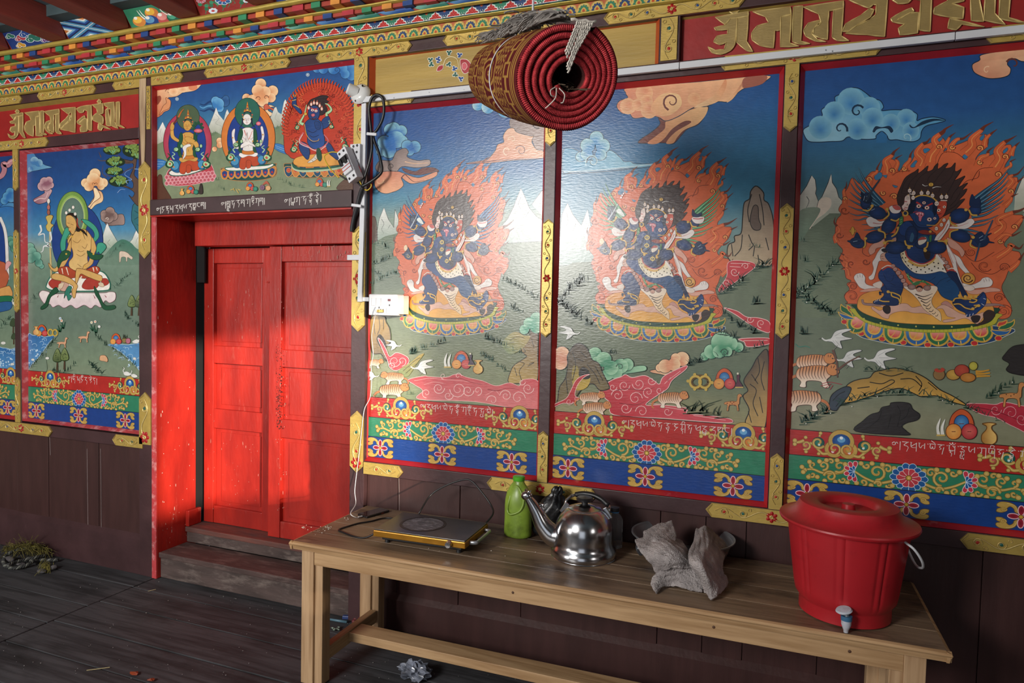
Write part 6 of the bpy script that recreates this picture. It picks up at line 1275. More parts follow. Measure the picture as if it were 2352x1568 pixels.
A.cloud([(915, 150, 42), (1000, 165, 52), (1140, 190, 60), (1210, 200, 50)], 'a8ccd4', '4a9ac8', '14304a', 4)
A.F('8a7874', '1180 270 1230 240 1320 220 1460 240 1460 500 1400 520 1350 420 1250 390 1190 340', line='2a2428', lw=4, g=('b09c94', 1200, 250, 1450, 420)); A.curl(1400, 300, 40, 60, 1.2, '3c3030', 10)
A.F('d88a6a', '820 625 960 600 1000 590 1060 520 1080 470 1130 450 1125 400 1160 345 1210 335 1240 370 1350 400 1375 400 1360 450 1400 510 1450 520 1450 580 1200 600 1000 622', line='2a2c38', lw=5, g=('eab898', 1100, 600, 1250, 380)); A.curl(1270, 520, 46, 200, 1.3, '6a3a34', 8); A.curl(1160, 520, 40, 100, .9, 'f0d0b0', 9); A.curl(1200, 430, 36, 180, .9, 'f0d0b0', 8); A.S('7a4440', 10, '825 628 1000 608 1200 592 1450 582', 6)
A.done('painted_cloud', parent=R1); A = Art(U, lv=L1)
A.mount('80 1260 110 1080 150 985 185 1080 230 1150 240 1000 270 1080 300 1200 330 1300', 'e8e6e0', '93a596', 980, 1250, ['130 1080 150 1120 130 1160 150 1200', '200 1130 180 1160'], lw=4); A.mount('1100 1150 1160 1080 1210 980 1240 900 1270 828 1300 890 1340 990 1400 1060 1460 1100 1460 1260 1100 1280', 'ecebe8', 'a2b4ac', 830, 1260, ['1270 900 1250 960 1280 1010', '1340 1010 1310 1060'], lw=4); A.mount('1360 960 1440 850 1470 840 1470 1080', 'ecebe8', 'b0c0b8', 830, 1080, lw=4)
A.F('6a5a50', '48 1080 70 1060 85 1090 95 1200 90 1280 50 1270', line='241c18', lw=4); A.F('667860', '40 1290 160 1220 320 1180 330 1400 1460 1290 1460 1420 40 1500', sm=0, g=('6b7a64', 0, 1250, 0, 1500))
A.tufts('2f5a48', '60 1270 160 1300 260 1360', 22, 40, 3); A.tufts('2f5a48', '60 1500 150 1540 260 1500', 20, 36, 4); A.tufts('4a7468', '1180 1280 1300 1270 1450 1285', 10, 14, 5)
A.done('painted_mountains', parent=R1)
deity(1, L1, R1, '1f5088', '6a98bc')
A = Art(Lw, lv=L1)
A.F('a8884a', '50 600 150 595 170 640 200 700 205 800 160 850 170 960 130 900 60 890 40 760', line='241a10', lw=6, g=('6a5a40', 60, 600, 180, 900)); A.F('1c1410', '95 780 120 740 160 790 170 850 130 850', line='120c0a', lw=3); A.M('2a2014', 5, '110 600 120 680 100 740', '150 620 150 700', '70 640 80 740')
A.F('c43a44', '105 780 130 790 170 860 200 920 250 890 300 900 350 930 355 970 310 1010 250 1035 200 1010 180 950', line='f0c8c4', lw=4); swirls(A, ((240, 960, 50, 0, 1.5), (300, 960, 40, 90, -1.3), (220, 1000, 30, 200, 1.2)), 'f0c8c4', 4)
A.done('painted_rock', parent=R1); A = Art(Lw, lv=L1)
A.F('6e5e50', '1405 690 1350 720 1340 780 1290 820 1262 860 1300 900 1320 920 1280 950 1220 990 1190 1040 1170 1130 1260 1140 1400 1130 1410 900', line='241a10', lw=6, g=('b89a5a', 1400, 720, 1200, 1100)); A.M('241a10', 5, '1290 850 1310 880 1290 890', '1260 960 1300 980 1260 1040 1280 1120', '1340 980 1380 970 1330 1000', '1220 1010 1240 1080', '1360 780 1380 850'); A.done('painted_rock', parent=R1); A.cloud([(1400, 610, 50), (1340, 650, 46), (1300, 700, 38), (1400, 680, 50)], 'a0d0b0', '4aa080', '1c4a3c', 4); A.F('b09a5a', '1120 820 1180 740 1240 720 1300 750 1350 760 1280 860 1180 900', g=('7a8a60', 1300, 740, 1150, 880)); A.M('3a3420', 4, '1180 790 1240 760 1300 770', '1160 820 1220 800')
A.done('painted_rock', parent=R1); A.F('a8924a', '270 1040 380 960 440 910 480 900 420 980 340 1090', g=('7a8a5a', 440, 900, 300, 1080)); A.M('3a3014', 4, '310 1040 400 960 450 930', '330 1060 420 980')
A.done('painted_rock', parent=R1); A = Art(Lw, lv=L1)
A.F('c64850', '350 1110 480 1080 520 1085 660 1090 720 1070 770 1065 830 1090 960 1120 1070 1160 1180 1135 1260 1160 1290 1110 1420 1130 1420 1360 900 1290 440 1270 470 1200 400 1150', line='f0c4bc', lw=4, g=('d87878', 900, 1100, 900, 1300))
swirls(A, ((600, 1180, 50, 0, 1.6), (760, 1190, 70, 180, -1.7), (840, 1200, 50, 0, 1.5), (920, 1200, 40, 90, -1.2), (1150, 1240, 50, 180, 1.6), (1330, 1180, 50, 0, 1.4), (500, 1220, 40, 90, 1.3), (680, 1240, 40, 0, 1.2), (1250, 1260, 60, 0, -1.2), (1040, 1280, 50, 180, 1.), (640, 1080, 26, 90, 1), (760, 1080, 30, 0, -1), (1280, 1130, 30, 0, 1)), 'f2cfc8', 5); A.M('e8a09c', 4, '400 1120 520 1100 660 1110 800 1120 960 1150', '480 1150 560 1130 640 1140', '980 1240 1060 1200 1100 1240'); A.M('8e2430', 7, '700 1100 780 1100 860 1130 960 1150', '1000 1190 1080 1200 1160 1180 1260 1190', w1=3)
A.done('painted_waves', parent=R1); A = Art(Lw, lv=L1)
tiger(A, 235, 1085, 1.5); tiger(A, 220, 1190, 1.9, -1); tiger(A, 70, 970, 1.1, -1); crane(A, 250, 830, 1.3, -1); crane(A, 440, 1010, 1.9); crane(A, 70, 1080, 1.2, -1); horns(A, 672, 960, 2.8); jewels(A, 785, 960, 2.4); flask(A, 868, 950, 2.6); vase(A, 922, 1000, 2.9)
A.tufts('2f5a48', '60 1250 200 1235 420 1220', 12, 24, 8); A.tufts('2f5a48', '370 890 480 850 670 790', 34, 40, 9); A.tufts('2f5a48', '980 760 1100 810 1280 900', 30, 40, 10); A.tufts('2f5a48', '950 900 1050 960 1150 1040', 22, 36, 11); A.tufts('2f5a48', '1140 290 1280 370 1420 460', 30, 40, 12); A.tufts('2f5a48', '1190 510 1300 580', 12, 40, 13); A.tufts('2f5a48', '60 160 150 130 250 80', 16, 36, 14); A.tufts('3a6a58', '50 330 160 270 260 230', 18, 36, 15)
A.done('painted_offerings', parent=R1)
bands(R1, L1, -2.144, -1.137, '@|dpl.Cen.r_do.gZon.nu.Ce|', .325, 3.7)
# ---------------------------------------------------------------- second large mural
z2 = lambda py, px=1530: wl(px, py).z
R2, L2 = mural('middle large mural, its deity with green wings under a big orange cloud', -1.040, -.034, .957, 2.885, [(2.9, '1d4a86'), (z2(260), '265a92'), (z2(370), '32759e'), (z2(470), '43829e'), (z2(530), '77989a'), (z2(600), '728270'), (z2(760), '68735c'), (z2(870), '616f58'), (z2(930), '8a8a66'), (1.298, '968f68')])
U, Lw = zoomf(1280, 160, 2.8), zoomf(1260, 600, 2.703)
A = Art(U, lv=L2)
A.F('7a3e34', '650 300 660 350 600 405 545 440 520 470 580 474 640 470 700 472 750 474 800 420 840 380 910 350 955 280 955 232 700 240', line='1c3448', lw=5); A.F('dd8f62', '700 330 770 300 850 260 960 235 955 290 900 350 820 385 775 430 745 472 700 470 760 400 860 340 820 330 740 380 690 440 640 476 580 472 630 430 690 380', g=('f0be88', 600, 470, 900, 260))
A.F('d98866', '470 112 440 150 452 180 400 200 382 240 420 282 462 280 492 312 560 306 620 300 660 310 700 330 780 300 880 242 960 236 1030 206 1090 208 1130 186 1160 150 1210 118 1290 100 1330 80 1345 36 900 78', line='1c3448', lw=5, g=('eeb88a', 560, 310, 820, 80))
for x, y, r in ((455, 235, 52), (560, 150, 56), (520, 225, 40), (575, 200, 40), (590, 260, 54)): A.O('eab484', x, y, r, c2='dc8e68', off=(r*.2, -r*.3))
A.F('e8a878', '640 180 700 150 780 160 800 220 760 270 700 300 640 290 600 250', g=('f2c890', 620, 280, 780, 170)); A.curl(735, 205, 58, 110, 1.25, '6e342e', 13, 5); A.O('eab484', 880, 190, 42, c2='e09a70', off=(10, -10)); A.F('e0986c', '1080 62 1090 90 1070 150 1030 206 940 236 880 240 1000 170 1050 110', g=('f0c494', 1080, 100, 950, 220)); A.F('c87a5c', '1205 50 1190 100 1130 186 1090 206 1170 110', g=('eab888', 1200, 60, 1110, 190)); A.F('a0604e', '1345 38 1320 90 1210 118 1190 100 1210 50')
A.done('painted_cloud', parent=R2); A = Art(U, lv=L2)
A.F('4a92b8', '38 520 90 506 150 530 200 560 330 516 400 560 430 590 470 590 500 605 600 606 600 625 330 640 100 658 38 660', line='143650', lw=4, g=('7ab4cc', 100, 520, 400, 640)); A.cloud([(252, 440, 44), (196, 488, 46), (292, 490, 46), (190, 545, 38), (280, 545, 36), (150, 560, 30)], '9cc8d0', '3a8cc0', '143650', 4); A.curl(228, 590, 42, 170, 1.35, '123048', 13, 4); A.curl(228, 590, 50, 150, 1.2, 'b0d4dc', 7); A.M('bcd4dc', 6, '40 655 200 650 400 632 620 606'); A.M('1a4460', 6, '40 668 200 662 420 644 620 620')
A.done('painted_cloud', parent=R2); A = Art(U, lv=L2)
A.mount('14 1100 30 930 66 858 100 930 130 970 155 1000 195 898 215 1000 260 1080 300 1250 14 1260', 'e8eaea', '8fa8a0', 860, 1250, ['60 920 70 980 50 1010', '120 990 100 1040'], lw=3)
A.F('69765f', '10 1290 100 1240 300 1230 600 1300 900 1290 1120 1230 1400 1240 1400 1600 10 1600', sm=0, g=('68735c', 0, 1240, 0, 1560))
A.F('8a7a6c', '1280 748 1245 780 1236 830 1202 858 1192 950 1182 1050 1140 1070 1140 1105 1100 1128 1095 1200 1130 1238 1200 1235 1280 1262 1385 1242 1392 1000 1362 870 1330 838 1326 790', line='1c1a18', lw=7, g=('b6a284', 1280, 860, 1240, 1240)); A.F('6a5a50', '1260 880 1290 880 1296 960 1310 1000 1300 1030 1260 1025 1240 970', line='1c1a18', lw=5); A.M('1c1a18', 6, '1250 800 1225 900 1235 980', '1300 800 1320 900 1330 1000', '1190 1060 1180 1150 1140 1200', '1230 1060 1250 1110 1260 1130 1230 1160', '1270 1130 1260 1200', '1340 1080 1360 1160', '1120 1120 1130 1200', '1290 1190 1300 1250'); A.tufts('2f5a48', '1250 1130 1310 1140', 8, 24, 3)
A.done('painted_rock', parent=R2)
deity(2, L2, R2, '3a8a58', 'a8d4a8')
A = Art(U, lv=L2); A.F('c43a42', '1105 1234 1240 1236 1272 1268 1180 1340 1052 1430 1040 1405 1090 1330', line='f0c8c4', lw=3); swirls(A, ((1140, 1300, 30, 0, 1.4), (1210, 1265, 24, 180, 1.3), (1090, 1370, 26, 90, 1.3)), 'f2cfc8', 4); A.M('f2cfc8', 3, '1115 1245 1240 1248', '1110 1265 1180 1270'); A.tufts('24463a', '1050 1440 1150 1380 1270 1285 1380 1240', 40, 40, 4, 1.2); A.tufts('24463a', '20 1500 90 1400 200 1340', 40, 44, 5); A.tufts('24463a', '1260 1500 1300 1490', 10, 40, 6); A.D('d8d8d0', 4, 1130, 1395, 1270, 1275, 1180, 1350, 1330, 1255)
A.done('painted_waves', parent=R2); A = Art(Lw, lv=L2)
A.F('c43a42', '1088 288 1170 308 1230 345 1300 350 1370 376 1372 440 1310 425 1240 385 1160 330', line='f0c8c4', lw=4); swirls(A, ((1250, 360, 24, 0, 1.2), (1320, 385, 28, 90, 1.2)), 'f2cfc8', 4); A.done('painted_waves', parent=R2); A.F('c43a42', '1185 480 1365 476 1368 512 1240 530 1215 500', line='f0c8c4', lw=4); A.S('f2cfc8', 3, '1210 492 1360 490')
A.done('painted_waves', parent=R2); A = Art(Lw, lv=L2)
A.cloud([(1075, 505, 66), (1130, 510, 44), (1010, 560, 44), (1060, 560, 40), (970, 588, 26), (1180, 532, 30), (1110, 560, 30)], 'a4d0ac', '4a946c', '1c4030', 4); A.curl(1095, 565, 26, 180, 1.2, '1f4a36', 7)
A.done('painted_cloud', parent=R2); A = Art(Lw, lv=L2)
A.cloud([(84, 575, 46), (74, 628, 44)], 'eaba96', 'd08a6c', '2a2a28', 4); A.cloud([(290, 575, 42), (345, 608, 46), (300, 620, 30), (390, 660, 44), (370, 700, 36), (450, 650, 46), (490, 640, 38), (420, 690, 40)], '9ccaa4', '3f8a66', '1c4030', 4, tail=['470 680 540 650 600 648 605 676 540 690 480 700 400 730 380 720']); A.curl(445, 655, 24, 180, 1.2, '1f4a36', 6)
A.cloud([(830, 605, 44), (790, 600, 30), (780, 640, 40), (725, 650, 42), (690, 660, 24)], 'f2cca0', 'dc9670', '2a2a28', 4, tail=['634 676 700 670 790 690 740 708 690 700 640 690'])
A.done('painted_cloud', parent=R2); A = Art(Lw, lv=L2)
A.F('bc2c38', '316 802 384 742 450 716 480 702 520 720 600 708 660 742 690 760 720 710 850 648 850 672 770 735 740 788 690 822 618 872 612 892 700 890 860 910 862 942 1000 956 1130 978 1115 1002 860 985 700 972 408 952 384 880 350 846', line='f0c8c4', lw=4, g=('d0505a', 400, 950, 700, 740))
swirls(A, ((470, 770, 36, 0, 1.5), (560, 760, 40, 180, -1.5), (640, 740, 30, 0, 1.3), (430, 830, 40, 180, 1.5), (540, 850, 44, 0, -1.4), (620, 810, 36, 90, 1.4), (480, 910, 36, 0, 1.4), (580, 930, 40, 180, 1.3), (690, 800, 26, 0, 1.2), (740, 930, 30, 0, 1.1), (400, 780, 26, 0, 1.2)), 'f2c8c4', 4); A.M('f0bcb8', 3, '700 900 800 915 860 925', '620 880 700 885', '900 955 1100 985', '740 740 820 680', '720 760 760 720'); A.M('7e1a26', 5, '420 800 500 790 600 800 660 780', '440 880 540 890 600 870', w1=2)
A.done('painted_waves', parent=R2); A = Art(Lw, lv=L2)
A.F('4a3c30', '60 850 70 780 108 720 122 620 118 590 150 532 190 508 232 530 256 570 272 610 312 632 332 680 376 770 372 792 320 800 280 760 230 770 200 800 160 850 60 880', line='16120e', lw=6, g=('7a6a44', 180, 520, 220, 850)); A.F('8a7a3c', '150 660 180 650 200 700 260 720 240 780 180 800 150 760', g=('c0a040', 160, 660, 220, 790)); A.F('1a120e', '190 690 215 655 250 680 258 720 230 730 200 720', line='0c0806', lw=3); A.M('16120e', 5, '150 560 170 640 150 740', '240 640 290 700 320 760', '290 650 340 740', '110 720 120 820', '170 600 220 620', '200 560 240 600')
A.done('painted_rock', parent=R2); A.F('b82e36', '258 700 220 720 180 770 165 830 190 850 150 880 90 880 40 900 40 885 110 850 140 800 170 740 210 710', line='f0c0bc', lw=3); swirls(A, ((130, 870, 24, 0, 1.2), (175, 850, 18, 0, 1)), 'f0c0bc', 3)
A.done('painted_rock', parent=R2); A.F('5a4a38', '1360 556 1300 592 1262 660 1212 740 1238 800 1208 838 1246 920 1222 1000 1280 1030 1345 1024 1362 800', line='16120e', lw=6, g=('b8985a', 1240, 700, 1350, 900)); A.M('16120e', 5, '1300 600 1310 680 1280 740', '1340 620 1320 720 1340 800', '1250 760 1290 800 1270 880 1300 960', '1310 840 1330 940', '1260 700 1300 760', '1240 930 1260 1000')
A.done('painted_rock', parent=R2); A = Art(Lw, lv=L2)
tiger(A, 262, 840, 1.25, -1); tiger(A, 290, 905, 1.4, -1); tiger(A, 760, 845, 1.5, -1); crane(A, 150, 445, 1.3, -1); deer(A, 1140, 880, 1.7); A.D('8a3a1c', 4, 1110, 880, 1125, 890, 1140, 882, 1155, 892, 1130, 872, 1150, 874)
A.S('5a4010', 22, [(940+56*cos(a), 748+36*sin(a)) for a in [i*.35 for i in range(19)]], sm=0); A.S('c8a84a', 14, [(912+34*cos(a), 748+36*sin(a)) for a in [i*.35 for i in range(19)]], sm=0); A.S('c8a84a', 14, [(970+34*cos(a), 748+36*sin(a)) for a in [i*.35 for i in range(19)]], sm=0)
for x, y in ((866, 742), (1016, 752), (908, 702), (908, 792), (976, 704), (978, 794)): A.D('c8a84a', 10, x, y)
jewels(A, 1092, 738, 2.1); flask(A, 1182, 742, 2.3, '5a2a3c')
A.tufts('24463a', '90 250 160 330 260 400', 34, 44, 7, 1.); A.tufts('24463a', '1070 320 1200 400 1300 440', 24, 40, 8, 1.); A.tufts('24463a', '860 640 1000 600 1200 560 1350 510', 40, 30, 9, 1.); A.tufts('24463a', '380 560 410 570', 8, 26, 10); A.tufts('3a4a30', '860 930 960 930 1060 960', 20, 60, 11, 1.4); A.tufts('24463a', '1050 440 1180 470', 12, 36, 12)
A.done('painted_offerings', parent=R2)
bands(R2, L2, -1.040, -.034, '@|dpl.Cen.r_t.Ag_rin.pd_m.dbN|', .345, 3.6)
# ---------------------------------------------------------------- third large mural
z3 = lambda py, px=2100: wl(px, py).z
R3, L3 = mural('large mural behind the red bucket, its deity with dark blue wings under a blue cloud', .072, 1.08, .957, 2.885, [(2.9, '1f4884'), (z3(260), '275690'), (z3(330), '32688e'), (z3(420), '44788c'), (z3(500), '86998a'), (z3(580), '748270'), (z3(760), '68735e'), (z3(900), '77806a'), (z3(960), '8a8a70'), (1.298, '86866a')], wide=.05)
U, Lw = zoomf(1800, 180, 2.8406), zoomf(1800, 680, 2.8406)
A = Art(U, lv=L3)
A.F('5a9ac0', '130 360 132 330 180 300 190 270 250 245 250 200 330 160 335 120 390 95 420 66 480 62 530 90 580 130 630 145 652 185 640 210 700 205 760 205 830 212 872 235 870 275 905 262 980 252 1056 272 1010 290 930 310 900 345 890 390 850 412 790 410 740 400 690 400 672 370 640 345 604 372 600 392 550 398 480 394 420 382 380 408 300 412 220 416 160 408', line='122c48', lw=6, g=('8cbcd0', 500, 200, 420, 410))
for x, y, r in ((440, 150, 90), (560, 190, 70), (330, 220, 70), (240, 320, 76), (480, 330, 70), (800, 260, 62), (830, 340, 56), (700, 290, 60), (580, 260, 70)): A.O('78b0c8', x, y, r, c2='3a7cb4', off=(0, r*.25))
A.curl(480, 215, 46, 330, -1.1, '16304a', 14, 6); A.curl(370, 330, 48, 20, -.9, '16304a', 15, 5); A.F('16304a', '580 345 600 312 640 318 690 310 715 340 700 355 680 330 650 325 610 332 592 352'); A.F('16304a', '822 300 850 318 905 280 980 262 1050 275 980 278 900 305 850 324 826 318'); A.F('2f6c9e', '606 372 640 345 674 372 672 420 604 420', sm=0); A.curl(800, 385, 34, 40, -.9, '9cc4d0', 8)
A.done('painted_cloud', parent=R3); A = Art(zoomf(1560, 0, 2.97), lv=L3)
A.F('d89070', '2060 375 2050 410 2000 440 2010 490 2060 520 2120 536 2200 530 2250 510 2262 470 2240 440 2250 412 2290 400 2352 420 2500 400 2500 330 2200 350', line='1c2c40', lw=6, g=('eab890', 2100, 530, 2200, 370)); A.curl(2280, 440, 50, 200, .7, '6a3a34', 16, 6); A.curl(2100, 480, 30, 300, -.8, 'f0c8a0', 8)
A.done('painted_cloud', parent=R3); A = Art(U, lv=L3)
A.mount('108 760 150 700 182 632 206 660 214 720 208 750 226 800 250 770 290 680 310 622 318 680 345 720 360 775 385 800 380 900 100 1000', 'e8e2d8', 'a8b09a', 630, 960, ['150 770 165 800 150 840 130 860', '300 780 310 810 280 850 240 900'], lw=5); A.F('ecdcc8', '165 985 230 800 300 780 310 830 270 880 215 920'); A.S('2a2a28', 5, '160 992 200 900 226 800', 3); A.mount('1510 760 1560 640 1620 600 1700 820 1500 900', 'e8e2d8', 'a8b09a', 600, 860, lw=5)
A.F('707e6a', '100 1010 160 990 300 880 380 880 1000 1000 1560 850 1600 1560 60 1560', sm=0, g=('6c785f', 0, 900, 0, 1500)); A.F('8c9a86', '100 870 240 850 160 990 100 1060', g=('728a74', 150, 860, 140, 1040))
A.tufts('24483a', '90 1420 200 1320 350 1190', 44, 50, 3, 1.); A.tufts('24483a', '100 1040 130 1060', 6, 30, 4); A.tufts('24483a', '120 1180 160 1190', 8, 34, 5); A.tufts('24483a', '90 1390 200 1470 340 1540', 34, 50, 6, 1.); A.D('d8d8cc', 4, 320, 1220, 290, 1262, 215, 1320, 155, 1360, 120, 1390, 150, 1460)
A.done('painted_mountains', parent=R3)
deity(3, L3, R3, '24506e', '7aa4b8')
A = Art(Lw, lv=L3)
A.F('8a7038', '400 600 440 560 500 540 560 530 590 495 650 480 720 468 790 480 860 500 920 530 960 560 1020 610 1100 650 1190 710 1100 690 1000 650 900 655 840 630 760 600 660 620 540 660 440 690 380 690', line='1c1810', lw=6, g=('c89a48', 700, 480, 700, 640)); A.M('1c1810', 6, '560 560 640 570 700 545 720 560 650 600 560 640', '620 500 700 520 780 500', '860 520 900 570 880 620', '940 560 1000 610', '480 600 560 590', '760 540 840 540 900 590')
A.done('painted_rock', parent=R3); A.F('3a4450', '300 730 305 660 340 620 400 590 440 600 420 650 390 690 360 720 340 745', line='14161a', lw=6); A.M('14161a', 5, '320 680 360 640 400 620', '340 720 370 680'); A.done('painted_rock', parent=R3); A.F('2e2a2a', '470 880 520 810 570 770 620 755 640 725 690 712 700 695 760 690 820 700 840 735 885 770 870 805 800 825 770 850 800 880 800 905', line='141212', lw=5); A.M('141212', 4, '640 740 620 800 560 850', '740 710 760 760 740 850', '700 780 680 860', '820 720 800 780 760 810'); A.done('painted_rock', parent=R3); A.F('2a2626', '1426 410 1440 380 1490 330 1560 315 1600 320 1600 500 1500 505 1450 480 1470 440', line='141212', lw=5)
A.done('painted_rock', parent=R3); A = Art(Lw, lv=L3)
A.F('b82e40', '1186 705 1300 700 1380 705 1440 690 1560 715 1640 720 1640 900 1500 850 1440 820 1380 790 1280 765', line='e8b0b0', lw=4); swirls(A, ((1380, 740, 40, 0, 1.2), (1480, 760, 50, 180, 1.3), (1550, 800, 46, 0, 1.2)), 'e4a8ac', 4); A.M('7e1a2a', 6, '1240 720 1340 740 1440 770 1560 820', w1=3)
A.done('painted_waves', parent=R3); A = Art(Lw, lv=L3)
tiger(A, 190, 425, 2.0, -1); tiger(A, 200, 500, 2.2, -1); tiger(A, 130, 660, 2.1); crane(A, 320, 280, 2.0); crane(A, 400, 410, 1.8, 1); crane(A, 600, 410, 2.1); A.S('6a4a3c', 16, '320 350 345 430 350 530', 8); A.S('6a4a3c', 14, '350 480 420 430 495 390', 8); A.M('a83040', 4, '250 570 300 560 380 575', '270 600 310 570', '300 610 320 580', '240 585 290 575'); A.S('3a8a78', 4, '75 310 100 330 140 325 170 335')
deer(A, 1480, 650, 2.6); A.D('3a2a1c', 4, 1450, 640, 1480, 650, 1500, 640)
A.O('8a6a40', 1012, 510, 38, 36, line='4a3014', lw=4); A.F('b04030', '980 480 1000 470 1015 485 1030 465 1050 480 1030 495 1000 495'); A.O('b0843c', 1105, 512, 46, 34, c2='c8a048', line='4a3014', lw=4); A.O('9a3a2c', 1160, 485, 48, 40, c2='b84c38', line='4a1814', lw=4); A.O('b0702c', 1200, 530, 50, 30, c2='c88a44', line='4a3014', lw=4); A.O('a8a03c', 1235, 455, 28, 28, c2='c0b850', line='4a4414', lw=4); A.M('c89030', 15, '1250 490 1290 490 1340 480', '1250 505 1300 505 1345 500', '1255 522 1300 520 1345 520', w1=8)
horns(A, 1022, 860, 2.7); jewels(A, 1158, 850, 3.2); vase(A, 1338, 890, 3.7, 'b07a38')
A.tufts('24483a', '380 700 600 640 900 640 1100 700', 50, 44, 7, 1.2); A.tufts('24483a', '100 830 200 780 300 745', 24, 50, 8, 1.); A.tufts('24483a', '120 230 150 240', 8, 40, 9); A.tufts('24483a', '1180 715 1300 760 1440 830', 20, 34, 10, 1.); A.tufts('24483a', '1330 660 1420 600 1500 560', 20, 40, 11); A.tufts('24483a', '540 480 880 480', 16, 30, 12, 1.4); A.D('d8d8cc', 4, 145, 830, 215, 775, 305, 762, 445, 718, 610, 655, 1035, 680, 1105, 705, 1490, 560, 1400, 630)
A.done('painted_offerings', parent=R3)
bands(R3, L3, .072, 1.08, '@|dpl.Cen.K_ro.r_g_yl.gSin.r_je.gSed|', .40, 3.6)
# ---------------------------------------------------------------- mural over the door: three seated and striding figures
zd = lambda py, px=590: wl(px, py).z
RD, LD = mural('wide mural above the red door with yellow, white and blue figures', -3.770, -2.270, 2.462, 3.166, [(3.2, '204a86'), (zd(215), '285890'), (zd(290), '42809e'), (zd(320), '6c948c'), (zd(350), '758a72'), (zd(400), '76846a'), (zd(450), '838a70'), (2.44, '8a8c74')])
UD = zoomf(330, 130, 4.238)
A = Art(UD, lv=LD)
A.F('c87a54', '118 318 300 290 540 262 548 290 500 330 430 345 380 352 330 384 275 396 240 402 268 450 250 515 200 540 170 572 120 572', line='1a3050', lw=5, g=('ecc498', 160, 560, 330, 300)); A.F('8a4a38', '120 400 160 380 170 420 130 470'); A.F('d89468', '215 400 262 430 250 500 190 530 150 570 190 480 220 450', line='5a2a20', lw=4); A.curl(240, 340, 30, 180, 1., '7a4030', 6); A.O('f0cca0', 380, 320, 46, 30, c2='e0a474'); A.O('f0cca0', 290, 340, 46, 40, c2='e0a474'); A.O('d88a64', 480, 300, 44, 30)
A.cloud([(1060, 420, 50), (1000, 400, 40), (1140, 265, 52), (1110, 330, 58), (1180, 345, 56), (1255, 335, 54), (1240, 400, 46), (1160, 430, 56), (1095, 400, 44)], 'f0cca0', 'dc9a6c', '1a3050', 5, tail=['1100 440 1140 500 1130 560 1180 600 1260 560 1210 520 1250 490 1290 500 1240 470 1180 470']); A.curl(1120, 410, 28, 180, .8, '6a3a2c', 7); A.curl(1190, 400, 28, 0, -.8, '6a3a2c', 7); A.F('c8604a', '1170 480 1180 520 1230 510 1280 545 1290 520 1230 490 1200 460', line='5a2018', lw=4)
A.done('painted_cloud', parent=RD); A = Art(UD, lv=LD)
A.S('1c3f6e', 26, '700 430 640 440 590 470 545 460', 8); A.S('1c3f6e', 26, '690 530 640 510 590 530 545 520', 8); A.S('5a9ac8', 20, '700 480 630 480 580 500 545 485', 6); A.cloud([(790, 440, 46), (800, 410, 30)], '3a6a9c', '2a5488', '122c4a', 4); A.cloud([(700, 430, 42), (725, 460, 58), (740, 500, 40)], '6aaad4', '3a7cb8', '122c4a', 4)
A.cloud([(1690, 115, 44), (1750, 125, 44), (1960, 170, 44), (2020, 190, 44), (1850, 120, 54), (1930, 115, 52), (2010, 120, 60)], '5a9ccc', '2f6cac', '122c4a', 4); A.curl(1880, 130, 34, 60, -1.2, '1a3a62', 7)
for x, y in ((325, 412), (1597, 177)): A.O('b8c4c0', x, y, 17); A.O('3a6a9c', x, y, 11); A.D('e8ecea', 6, x, y)
A.done('painted_cloud', parent=RD); A = Art(UD, lv=LD)
A.mount('110 880 118 750 150 700 185 634 215 700 245 760 270 900', 'e8e8e2', 'a4aa98', 640, 860, ['170 700 160 760 180 800', '210 750 200 800']); A.mount('600 760 650 640 690 540 706 494 730 560 780 620 800 540 815 512 850 590 900 660 900 780', 'e8e8e2', 'a4aa98', 500, 760, ['700 560 730 600 660 620', '740 600 700 650 760 680 740 720', '810 560 830 610']); A.mount('1190 680 1240 580 1272 500 1290 488 1310 540 1340 560 1365 440 1380 414 1410 480 1460 540 1480 700', 'e8e8e2', 'a4aa98', 420, 680, ['1300 540 1280 600 1320 640', '1380 460 1400 520 1360 540'])
A.F('76886a', '110 860 250 800 420 900 620 760 700 730 830 800 1180 760 1300 680 1420 660 1500 800 2060 800 2060 1400 110 1460', sm=0, g=('7f8a6c', 0, 760, 0, 1300)); A.tufts('4a6a50', '620 770 720 740 840 790', 14, 26, 1); A.tufts('4a6a50', '1200 770 1300 690 1380 660', 14, 26, 2); A.tufts('3a5a44', '1310 1180 1420 1240 1560 1270', 20, 30, 3); A.tufts('3a5a44', '680 1210 780 1170 850 1200', 16, 28, 4); A.tufts('3a5a44', '740 1270 800 1300', 8, 24, 5)
A.F('3a78b4', '110 1005 170 1000 225 1025 200 1060 110 1110', line='1c3c5c', lw=3); A.F('3a78b4', '1270 850 1330 850 1410 895 1410 950 1330 930 1270 890', line='1c3c5c', lw=3); A.M('a0c8e0', 3, '120 1020 200 1025', '120 1045 190 1045', '120 1070 160 1070', '1280 865 1400 910', '1290 885 1400 930')
A.F('5a3a2c', '124 1370 130 1200 150 1150 178 1160 190 1240 230 1310 270 1380 250 1400 130 1410', line='2a1812', lw=4); A.F('5a4030', '1880 1290 1950 1200 2060 1180 2060 1290', line='2a1812', lw=4); A.cloud([(740, 820, 32), (740, 860, 30), (690, 900, 24)], 'f0cca0', 'dc9a6c', '3a3028', 3)
A.done('painted_mountains', parent=RD)
